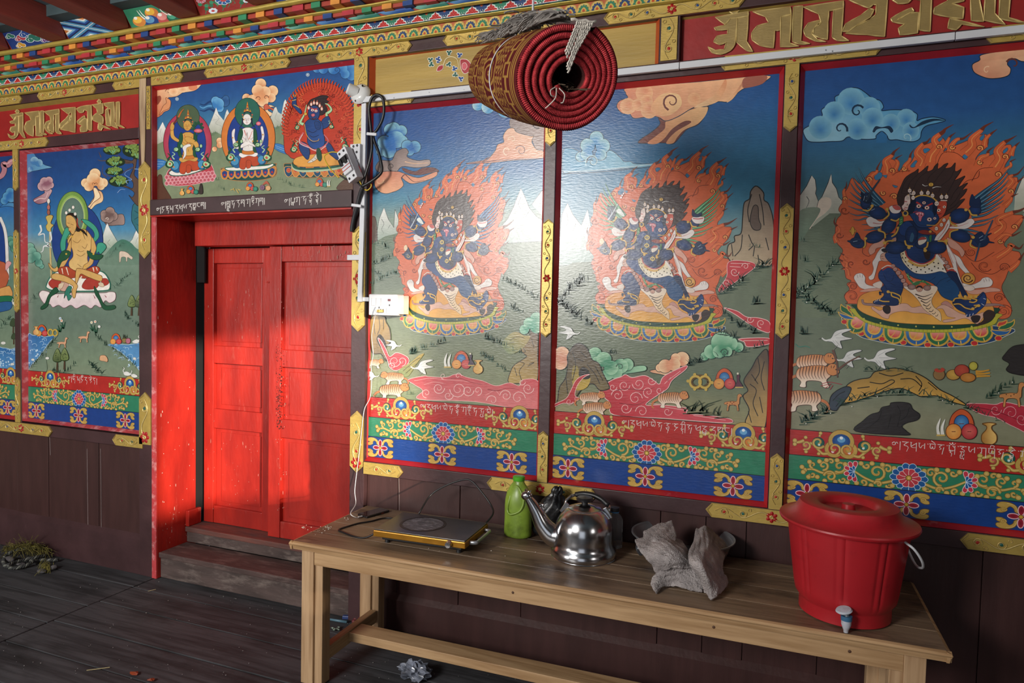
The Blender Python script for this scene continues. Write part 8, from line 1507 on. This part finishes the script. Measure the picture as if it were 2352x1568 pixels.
for x, y, c in ((547, 278, '6aa4d0'), (560, 300, 'd88a5a'), (862, 308, 'd88a5a'), (898, 352, 'e4e4e0'), (830, 315, 'c8c080')): A.O('e8e4dc', x, y, 12, 12); A.D(c, 7, x, y)
A.done('painted_offerings', parent=RA); bands(RA, LA, -5.012, -3.905, '@|Yi.mAod.zer|', .37, 4.2)
R0, L0 = mural('sliver of a mural cut off at the far left edge of the picture', -6.1, -5.115, .957, 2.838, [(2.85, '1a3d74'), (za(420, 20), '214d86'), (za(480, 20), '2f6ca8'), (za(560, 20), '5a8c98'), (za(620, 20), '5c7c6c'), (za(830, 20), '7a8a72'), (1.298, '7f8c74')])
A = Art(UA, lv=L0)
A.S('241c30', 58, '155 275 100 280 70 310 30 300 40 350 20 400 -30 430', 50); A.S('b07a84', 48, '155 275 100 280 70 310 30 300 40 350 20 400 -30 430', 42); A.S('d0a0a4', 12, '150 268 100 272 66 296 28 296')
A.cloud([(60, 590, 36), (90, 550, 36), (130, 560, 34), (100, 600, 44), (40, 630, 34), (140, 620, 30)], '5a9ac0', '2f6ca8', '14304c', 4, tail=['0 690 60 680 120 690 158 730 150 660 60 650']); A.cloud([(95, 980, 30), (110, 1020, 30), (130, 1060, 34), (150, 1090, 30)], '6aa48c', '3f7a68', '1c3a34', 4)
A.F('1e3f80', '-200 700 -60 730 30 840 60 1000 60 1240 -200 1300', sm=4); A.S('5a5450', 30, '0 780 40 880 58 1000 66 1200 70 1340', 34); A.S('dcd8d4', 24, '0 780 40 880 58 1000 66 1200 70 1340', 28); A.F('b05a3c', '-40 1190 20 1180 50 1200 60 1260 80 1320 40 1420 -40 1440', line='4a1c12', lw=4); A.F('d8a0a0', '50 1200 70 1175 96 1180 100 1200 70 1240 50 1260', line='6a3030', lw=3); A.F('d09a58', '-40 1440 60 1400 95 1410 105 1490 -40 1500', line='5a3010', lw=4); A.F('1f6a48', '-40 1500 100 1488 104 1540 -40 1560', line='0e2a1c', lw=4); A.F('2a5a8c', '-40 1556 100 1540 100 1600 40 1625 -40 1630', line='122c44', lw=4)
A.done('painted_deity', parent=R0); A = Art(UB, lv=L0)
A.F('2f6aa4', '-20 550 30 545 60 548 100 556 172 555 178 740 -20 725', line='a8c8e0', lw=5, g=('5a94c4', 100, 560, 100, 720)); R = random.Random(9)
for i in range(16): A.curl(R.uniform(0, 165), R.uniform(570, 650), R.uniform(14, 36), 200, .5, 'a8c8e0', 4, 3)
for i in range(24): A.D('c0d8e8', R.uniform(4, 8), R.uniform(0, 170), R.uniform(640, 715))
A.tufts('24463a', '0 360 40 320 80 270', 14, 34, 3, 1.); crane(A, 135, 140, 1.2, 1, 1)
for x, y, s in ((120, 330, 34), (125, 450, 26)): A.S('4a3a2a', 10, [(x, y), (x, y+s*2.4)], 14, sm=0); A.F('3a4c34', [(x, y-s*1.6), (x+s*.8, y-s*.5), (x+s*.7, y+s*.5), (x-s*.7, y+s*.5), (x-s*.8, y-s*.5)], line='1c2818', lw=3)
A.O('dcdcd4', 30, 500, 22, 14, line='5a5a5a', lw=2); A.O('dcdcd4', 112, 690, 18, 12, line='5a5a5a', lw=2)
A.done('painted_stream', parent=R0); bands(R0, L0, -6.1, -5.115)
# ---------------------------------------------------------------- red boards with raised gold letters, and the yellow flower board
LET = ['225 505 255 478 285 505 255 535', '158 552 330 518 332 560 238 572 214 622', '275 565 332 556 330 770 365 860 330 848 276 772', '156 640 205 626 238 568 274 570 270 792 248 842 200 872 150 852 128 800 168 832 214 830 224 770 190 788 156 760 172 712 228 702 228 662 166 664',
       '352 522 545 498 552 566 500 582 500 690 472 690 470 836 400 812 356 760 352 700 380 642 438 622 420 572', '500 575 552 560 552 800 600 832 504 830', '560 500 608 496 608 790 655 815 600 816 564 790', '610 506 812 472 814 535 742 550 740 640 742 788 700 770 668 740 670 690 690 650 706 640 690 572', '618 700 640 642 700 622 706 650 672 686 660 730 690 780 735 805 680 796 630 750', '764 542 814 532 810 762 850 806 790 800 764 770',
       '836 466 1030 448 1026 786 940 764 830 744 880 690 948 640 976 600 976 520 962 516 938 545 892 512', '814 728 828 664 900 602 944 548 966 560 950 620 884 680 846 724', '1040 470 1110 436 1244 418 1246 762 1192 745 1192 502 1150 482 1132 520 1082 522', '1050 640 1100 592 1150 560 1162 590 1092 640 1082 660 1140 602 1186 602 1186 770 1100 780 1090 722 1120 692 1060 668', '1316 378 1345 342 1376 375 1350 405', '1250 416 1398 396 1400 530 1342 542 1402 580 1400 672 1330 652 1258 620 1260 570 1322 520 1312 470', '1336 664 1404 692 1504 746 1396 716 1372 760 1330 742',
       '1410 396 1546 378 1550 640 1602 736 1500 692 1500 470 1466 472 1500 702 1440 690 1430 490 1470 452 1420 430', '1570 382 1620 376 1616 680 1692 726 1640 716 1570 682']
g1 = zoomf(0, 170, 5.8075); a0, a1 = wl(27, 300), wl(291, 270); b0, b1 = wl(1640, 90), wl(2351, 40); ks = (b1.x-b0.x)/(a1.x-a0.x)
def g2(x, y):
    p = g1(x, y); return (b0.x+(p[0]-a0.x)*ks, 2.997+(p[1]-2.955)*1.0)
mat('board_red', 'a0221f', .5, var=.12, bump=.1, bscale=30)
def letters(root, g):
    for k, s in enumerate(LET):
        t = [float(v) for v in s.split()]; P = [g(a, b) for a, b in zip(t[::2], t[1::2])]; c = (sum(p[0] for p in P)/len(P), sum(p[1] for p in P)/len(P)); b = MB(); n = len(P)
        fr = [V((x, -.012, z)) for x, z in P]; bk = [V((x, -.0035, z)) for x, z in P]; a2 = sum(P[i-1][0]*P[i][1]-P[i][0]*P[i-1][1] for i in range(n))
        b.add(fr+bk, [tuple(range(n)) if a2 > 0 else tuple(range(n-1, -1, -1))]+[(i, n+i, n+(i+1) % n, (i+1) % n) for i in range(n)], hx('a48c58'))
        loop = fr+[fr[0]]
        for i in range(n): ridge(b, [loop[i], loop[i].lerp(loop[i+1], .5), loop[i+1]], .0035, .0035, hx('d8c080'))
        b.build('gold_letter', 'gilding', root)
def iboard(label, x0, x1, z0, z1, g, y=-.004):
    o = thing('inscription_board', label, 'board', ((x0+x1)/2, 0, z0)); b = MB(); b.box(x0, x1, -.004, .0, z0, z1); b.build('red_ground', 'board_red', o)
    b = MB(); b.prism([(x0, FY+.004, z1+.018), (x0, -.004, z1-.002), (x0, 0, z1-.002), (x0, 0, z1+.018)], (x1-x0, 0, 0), hx('a88f4a')); b.build('gold_edge', 'gilding', o); letters(o, g); return o
iboard('red board of raised gold letters at the upper left, beside the three-deity mural', -5.34, -3.887, 2.934, 3.16, g1)
iboard('red board of large raised gold letters at the upper right', -.468, 1.7, 2.976, 3.176, g2)
b = MB(); b.box(-5.40, -5.342, -.03, 0, 2.934, 3.18, col=hx('a88f4a')); b.build('gold_post', 'gilding', trim(MB().box(-5.401, -5.341, -.0295, 0, 2.933, 3.179), 'frame_brown'))
b = MB(); b.box(-.566, -.47, FY+.001, 0, 2.975, 3.182); trim(b, 'frame_brown', bevel=.003)
plate('upright gilded plate between the yellow flower board and the red letter board', -.556, -.482, 2.982, 3.178, (0, 0), y=FY+.001)
yb = thing('flower_board', 'yellow board with painted blue and green flowers behind the rolled carpet', 'board', (-1.3, 0, 2.98))
b = MB(); b.box(-2.15, -.566, -.004, 0, 2.976, 3.2); b.build('yellow_ground', mat('board_yellow', 'b99a4c', .45, var=.14, scale=5, stretch=(.25, 1, 2), bump=.1, dirt='8a743c', dlo=.62, dhi=.85), yb)
for a, c in (((-2.152, -2.132), (2.976, 3.2)), ((-.588, -.566), (2.976, 3.2))):
    b = MB(); P = [V((a[0], FY+.002, c[0])), V((a[0], FY+.002, c[1])), V((a[1], -.004, c[1])), V((a[1], -.004, c[0]))] if a[0] < -1 else [V((a[1], FY+.002, c[0])), V((a[1], FY+.002, c[1])), V((a[0], -.004, c[1])), V((a[0], -.004, c[0]))]
    b.add(P, [(0, 1, 2, 3)]); b.build('orange_edge', MATS.get('edge_orange') or mat('edge_orange', 'c4552a', .45, var=.1), yb)
b = MB(); b.add([V((-2.152, FY+.002, 3.186)), V((-.566, FY+.002, 3.186)), V((-.58, -.004, 3.178)), V((-2.135, -.004, 3.178))], [(0, 1, 2, 3)]); b.build('orange_edge', 'edge_orange', yb)
A = Art(zoomf(780, 60, 7.128, -.005), y0=-.005)
def floret(x, y, c, s=1., r=0):
    for ln, cc in ((10, 'e8e4d4'), (0, c)):
        for dx, dy in ((-30, -26), (26, -30), (0, 0), (-8, 26)): a = radians(r); A.O(cc, x+(dx*cos(a)-dy*sin(a))*s, y+(dx*sin(a)+dy*cos(a))*s, (24+ln)*s, (21+ln)*s)
        A.S(cc, (24+2*ln)*s, [(x+18*s, y+36*s), (x, y+8*s), (x-22*s, y-14*s)], 10*s)
for mx in (0, 1):
    for x, y, c, r in ((1490, 560, '1f5a4c', 0), (1500, 620, '1f5a4c', 180), (1620, 570, '24488a', 20), (1610, 540, '24488a', 80), (1795, 440, '1f5a4c', 0), (1965, 480, '24488a', 10), (1880, 700, '24488a', 30), (1890, 800, '1f5a4c', 60), (1980, 860, '24488a', 120), (1790, 620, '1f5a4c', 200)): floret(x+(0 if not mx else (2900-x)*2-470), y-(0 if not mx else 60), c, .8, r)
A.S('e8dcb0', 12, '1700 640 1740 540 1830 500 1920 540 1950 640 1960 720', 6); A.F('a8343a', '1592 730 1620 660 1690 640 1690 700 1640 735', line='e8dcd0', lw=7); A.F('a8343a', '1975 560 2040 540 2100 560 2160 640 2150 720 2050 780 1990 700', line='e8dcd0', lw=8); A.F('d0606a', '2010 620 2060 600 2090 660 2050 720 2010 690', line='e8dcd0', lw=6)
A.done('painted_flowers', parent=yb)
# ---------------------------------------------------------------- painted cornice bands, in metres along the wall
def strip(y0): return Art(lambda a, b: (a, b), y0=y0)
A = strip(-.0705); x_l, x_r = -5.6, 1.2
A.F('b8603a', [(x_l, 3.245), (x_r, 3.245), (x_r, 3.30), (x_l, 3.30)], sm=0); pit = .0665; n = int((x_r-x_l)/pit); xo = wl(828, 75, -.0705).x; xo -= int((xo-x_l)/pit)*pit
for ring in range(5):
    A.lv[0] += 1
    for i in range(n):
        x = xo+i*pit; c = ('23406e' if i % 2 else '2d7a5a')
        if ring == 0: A.F('c0a04c', [(x-.033, 3.246), (x-.033, 3.262), (x-.024, 3.283), (x, 3.291), (x+.024, 3.283), (x+.033, 3.262), (x+.033, 3.246)], sm=2)
        if ring == 1: A.F('e0c880', [(x-.029, 3.246), (x-.027, 3.265), (x-.018, 3.280), (x, 3.286), (x+.018, 3.280), (x+.027, 3.265), (x+.029, 3.246)], sm=2); A.F('b89a48', [(x-.026, 3.246), (x-.025, 3.264), (x-.016, 3.277), (x, 3.283), (x+.016, 3.277), (x+.025, 3.264), (x+.026, 3.246)], sm=2)
        if ring == 2:
            P = []
            for k in range(13): a = pi*k/12; r = .0225 if k % 2 else .0295; P.append((x+r*cos(a)*.98, 3.250+r*sin(a)*1.12))
            A.F(c, [(x+.027, 3.246)]+P+[(x-.027, 3.246)], sm=0)
        if ring == 3: A.F('c8aa54', [(x-.0125, 3.246), (x-.0125, 3.256), (x, 3.268), (x+.0125, 3.256), (x+.0125, 3.246)], sm=3)
        if ring == 4: A.F('b84a24', [(x-.006, 3.247), (x-.006, 3.254), (x, 3.260), (x+.006, 3.254), (x+.006, 3.247)], sm=2)
A.done('lotus_band', 'wood_paint', CO)
A = strip(-.1005); A.F('2a5a48', [(x_l, 3.295), (x_r, 3.295), (x_r, 3.347), (x_l, 3.347)], sm=0); pit = .1045; n = int((x_r-x_l)/pit); xo = wl(1090/4.9+340, 505/4.9, -.10).x; xo -= int((xo-x_l)/pit)*pit
for i in range(n+1):
    x = xo+i*pit; c = '23406e' if i % 2 else '2f7a5e'
    fx = x+pit/2
    for ln, cc, q in ((0, 'd4dcd8', 1.16), (1, c, 1.)):
        for k in range(9): a = radians(180+k*22.5); A.S(cc, .0135*q, [(fx, 3.336), (fx+.045*q*cos(a), 3.336+.030*q*sin(a))], .009*q, sm=0)
    A.D('c05a34', .0085, fx, 3.338)
    for ln, cc, q in ((0, 'd4dcd8', .004), (1, 'a02020', 0.)):
        A.F(cc, [(x-.036-q, 3.302-q*.6), (x-.030-q, 3.312+q), (x-.020-q, 3.314+q), (x-.018-q, 3.324+q), (x-.008-q, 3.326+q), (x, 3.338+q), (x+.008+q, 3.326+q), (x+.018+q, 3.324+q), (x+.020+q, 3.314+q), (x+.030+q, 3.312+q), (x+.036+q, 3.302-q*.6)], sm=0)
    A.lv[0] += 1
    for r, (m, z) in enumerate(((4, 3.306), (3, 3.314), (2, 3.322), (1, 3.330))):
        for k in range(m): A.O('c03a34', x+(k-(m-1)/2)*.015, z, .0048, .0042, up=False, n=8)
    A.S('d4dcd8', .002, [(x-.050, 3.302), (x+.050, 3.302)], sm=0); A.S('1c2c50', .004, [(x-.048, 3.2985), (x-.004, 3.2985)], sm=0)
A.done('pyramid_band', 'wood_paint', CO)
xo = wl(910/4.9+340, 425/4.9, -.155).x; pit = .202; xo -= int((xo-x_l)/pit)*pit
for i in range(int((x_r-x_l)/pit)):
    x = xo+i*pit; c, e = (('1f4a8c', '6aa0cc') if i % 2 else ('2c7062', '88c0b0')); b = MB(); vs = []; cs = []
    for j in range(15):
        u = j/14; w = sin(min(1, u*3.2)*pi/2)**.7; xx = x-.018+u*(pit+.004)
        for k, (dy, dz) in enumerate(((0, 0), (-.010, .009), (-.012, .017), (-.006, .026), (0, .031))):
            vs.append(V((xx+.012*(k-2)*(-1), -.146+dy*w, 3.341+.016*(1-w)+dz*w))); cs.append(mixc(hx(e), hx(c), min(1, u*2.6) if k != 1 else min(1, u*1.6)))
    b.add(vs, [(j*5+k, (j+1)*5+k, (j+1)*5+k+1, j*5+k+1) for j in range(14) for k in range(4)], cs); b.build('scallop', 'wood_paint', CO, smooth=True)
# painted boards between the ceiling beams
nrm = V((0, -(ZT-ZI), (YT-YI))).normalized(); nrm = nrm if nrm.y < 0 else -nrm
def slope(x0):
    def f(a, t): return (x0+a, YI+(YT-YI)*t-.001, ZI+(ZT-ZI)*t)
    A = Art(f); A.n = nrm; A.eps = 2e-5; return A
def clip(P, w):
    for ax, lim, sg in ((0, 0, 1), (0, w, -1), (1, 0, 1), (1, 1, -1)):
        out = []
        for i in range(len(P)):
            a, b_ = P[i-1], P[i]; da, db = (a[ax]-lim)*sg, (b_[ax]-lim)*sg
            if (da < 0) != (db < 0): t = da/(da-db); out.append((a[0]+(b_[0]-a[0])*t, a[1]+(b_[1]-a[1])*t))
            if db >= 0: out.append(b_)
        P = out
    return P
def infill(xr, kind):
    A = slope(xr); w = .39
    bg = {'blue': '1c3570', 'zig': '4a86a8', 'green': '2f7a5a', 'red': '8a2a24'}[kind]; A.F(bg, [(0, 0), (w, 0), (w, 1), (0, 1)], sm=0); k = .25
    E = lambda c, x, y, r, q=None, **z: A.F(c, [(x+r*cos(i*pi/10), y+(q or r)/k*sin(i*pi/10)) for i in range(20)], sm=0)
    if kind == 'blue':
        for x, y, c, r in ((.05, .75, '2a6a5a', .035), (.13, .55, 'a83a48', .04), (.20, .72, '23488c', .05), (.24, .42, '2a7060', .055), (.10, .2, 'c08a2c', .036), (.31, .6, 'c08a2c', .03), (.34, .25, '6a3a80', .034)):
            for dx, dy in ((-.6, 0), (.6, 0), (0, .6)): E('c8d4d4', x+dx*r, y+dy*r/k, r*.72)
            for dx, dy in ((-.6, 0), (.6, 0), (0, .6)): E(c, x+dx*r, y+dy*r/k, r*.6)
            A.S('d8dcd4', .006, [(x-r*.5+r*.35*cos(a), y+.02/k*sin(a)) for a in [i*.5 for i in range(9)]], sm=0)
    elif kind == 'zig':
        for i, c in enumerate(('14244c', '22488c', '6aa0c0', 'e0dcd4', 'c87a3c')):
            d = .5-.085*i
            for cx, cy in ((-.02, .5), (w+.02, .5), (w/2, 1.05), (w/2, -.05)):
                A.F(c, clip([(cx-d*w*.9, cy), (cx, cy+d*.9), (cx+d*w*.9, cy), (cx, cy-d*.9)], w) or [(0, 0), (.001, 0), (0, .001)], sm=0)
        A.S('e0dcd4', .010, [(0, 0), (w, 1)], sm=0); A.S('e0dcd4', .010, [(w, 0), (0, 1)], sm=0)
    elif kind == 'green':
        for x, y, c, c2, r in ((.20, .62, 'c87a3c', 'e0b040', .052), (.27, .30, 'b04a48', 'd88a84', .056), (.17, .26, '1f3f7c', '5a90b8', .056), (.08, .34, 'c8803c', 'e8b84a', .050), (.345, .25, '1c5a44', '4a9a7c', .05)):
            E(c, x, y, r, r*1.25); E(c2, x-.008, y+.08, r*.66, r*.8); E('ece8dc', x-.016, y+.18, r*.28, r*.36)
        for a, b in ((.10, .13), (.12, .15), (.27, .31), (.30, .33)): A.S('e8e8de', .012, [(b, .40), (a+.01, .62), (a, .86)], .003)
    else:
        for i in range(9): x = .04+i*.042; A.S('2f7a5a', .006, [(x, .15+.1*(i % 3)), (x+.02, .4), (x-.01, .7)], .003); E('2f6a4c', x+.02, .35+.12*(i % 3), .016, .02); E('3a8a64', x-.012, .6-.1*(i % 2), .015, .02)
        for x, y, r, c in ((.10, .22, .028, 'c8d8e4'), (.20, .62, .05, '2a5a94'), (.31, .70, .034, '2a5a94'), (.05, .78, .03, 'c86a7c'), (.35, .4, .02, 'c8d8e4')):
            for j in range(8): a = j*pi/4; E('d8e0e4', x+r*.75*cos(a), y+r*.75/k*sin(a), r*.42); E(c, x+r*.75*cos(a), y+r*.75/k*sin(a), r*.33)
            E('b84a4c', x, y, r*.45)
    A.done('painted_infill', 'wood_paint', CO)
for i, (xr, k) in enumerate(((-5.30, 'red'), (-4.76, 'blue'), (-4.22, 'zig'), (-3.68, 'green'), (-3.14, 'red'), (-2.60, 'blue'), (-2.06, 'zig'))): infill(xr, k)
# ================================================================ the rest of the hall, behind and beside the viewer, with openings, some added for their light
mat('hall_wall', '5d4a40', .8, bump=.1); mat('hall_frame', '5a2a22', .6)
from mathutils.geometry import tessellate_polygon
SUN = V((-.84, .515, -.165)).normalized()                # the low sun that comes in from the right
def back(p, x=3.0): return p-SUN*((p.x-x)/SUN.x)
def holed(name, P3, loops, off, m):
    """a wall with openings: loops[0] is its outline"""
    flat = [V(p) for l in loops for p in l]; tris = tessellate_polygon([[V(p) for p in l] for l in loops]); b = MB()
    pts = [P3(p) for p in flat]; n = len(pts); b.add(pts+[p+V(off) for p in pts], [tuple(t) for t in tris]+[tuple(n+i for i in reversed(t)) for t in tris])
    o = 0
    for l in loops:
        k = len(l); b.add([pts[o+i] for i in range(k)]+[pts[o+i]+V(off) for i in range(k)], [(i, (i+1) % k, k+(i+1) % k, k+i) for i in range(k)]); o += k
    return struct(name, b, m)
win_r = [(-4.2, 1.72, 0), (-2.95, 1.72, 0), (-2.95, 2.86, 0), (-4.2, 2.86, 0)]
floor_sun_slot = [back(at(x, y, 2, 0)) for x, y in ((215, 1418), (300, 1428), (436, 1374), (392, 1360))]  # invented slit, back-projected so the sun throws a patch on the floor
step_sun_slot = [back(at(x, y, 2, .172)) for x, y in ((500, 1297), (522, 1286), (560, 1288), (548, 1299))]  # invented slit, shaped so the sun throws a patch on the step
holed('wall_right', lambda p: V((3.0, p[0], p[1])), [[(-5.6, 0, 0), (.12, 0, 0), (.12, 3.9, 0), (-5.6, 3.9, 0)], win_r]+[[(p.y, p.z, 0) for p in g] for g in (floor_sun_slot, step_sun_slot)], (.06, 0, 0), 'hall_wall')
WX0, WX1, WZ0, WZ1 = -3.6, -2.3, 2.3, 3.4
holed('wall_front', lambda p: V((p[0], -5.6, p[1])), [[(-7.4, 0, 0), (3.06, 0, 0), (3.06, 3.9, 0), (-7.4, 3.9, 0)], [(WX0, WZ0, 0), (WX1, WZ0, 0), (WX1, WZ1, 0), (WX0, WZ1, 0)], [(-1.0, .02, 0), (.9, .02, 0), (.9, 2.3, 0), (-1.0, 2.3, 0)], [(-6.6, .9, 0), (-5.0, .9, 0), (-5.0, 2.5, 0), (-6.6, 2.5, 0)]], (0, -.1, 0), 'hall_wall')  # doorway and leftmost window openings are invented, for the fill lamps
b = MB(); b.box(-7.4, -7.3, -5.6, .12, 0, 3.9); struct('wall_left', b, 'hall_wall')
b = MB(); b.box(-7.4, 3.06, -5.7, -3.75, -.06, -.001); struct('floor', b, 'floor_boards')
b = MB(); b.box(2.6, 3.06, -3.75, .12, -.06, -.001); struct('floor', b, 'floor_boards')
b = MB(); b.box(-7.4, 3.06, -5.7, -3.8, 3.60, 3.72); b.box(2.6, 3.06, -3.8, .12, 3.60, 3.72); struct('ceiling', b, 'ceiling_blue')
b = MB(); b.box(-7.4, -7.2, -3.8, .12, 3.60, 3.72); struct('ceiling', b, 'ceiling_blue')
b = MB(); b.box(2.4, 3.06, .0, .12, 0, 3.9); struct('wall_back', b, 'dado_brown')
# ================================================================ daylight, and added fill lamps
W_ = bpy.data.worlds.new('world'); SC.world = W_; W_.use_nodes = True
W_.node_tree.nodes['Background'].inputs[0].default_value = (.80, .88, 1., 1); W_.node_tree.nodes['Background'].inputs[1].default_value = .6
def area(name, loc, to, sx, sy, power, col, spread=180):
    l = bpy.data.lights.new(name, 'AREA'); l.shape = 'RECTANGLE'; l.size = sx; l.size_y = sy; l.energy = power; l.color = col; l.spread = radians(spread)
    o = bpy.data.objects.new(name, l); COL.objects.link(o); o.location = loc; o.rotation_euler = (V(to)-V(loc)).to_track_quat('-Z', 'Y').to_euler(); return o
area('window_daylight', ((WX0+WX1)/2, -5.65, (WZ0+WZ1)/2), ((WX0+WX1)/2, 0, (WZ0+WZ1)/2), WX1-WX0, WZ1-WZ0, 245, (1., .97, .93))
area('added_doorway_fill', (-.05, -5.65, 1.2), (-.05, 0, 1.2), 1.9, 2.2, 4, (.95, .97, 1.))  # added ambient fill lamp, set in an invented doorway
area('added_left_fill', (-5.8, -5.65, 1.7), (-5.8, 0, 1.7), 1.6, 1.6, 85, (1., .97, .93))  # added fill lamp for the left side, set in an invented window
area('side_window_daylight', (3.05, -3.5, 2.35), (0, -3.5, 2.35), 1.1, 1.26, 16, (1., .93, .85))
s = bpy.data.lights.new('sun', 'SUN'); s.energy = 7.2; s.angle = radians(1.1); s.color = (1., .86, .70)
o = bpy.data.objects.new('sun', s); COL.objects.link(o); o.rotation_euler = SUN.to_track_quat('-Z', 'Y').to_euler()
SC.view_settings.view_transform = 'Standard'; SC.view_settings.look = 'None'; SC.view_settings.gamma = 1.; SC.view_settings.exposure = 0.; SC.view_settings.use_curve_mapping = False
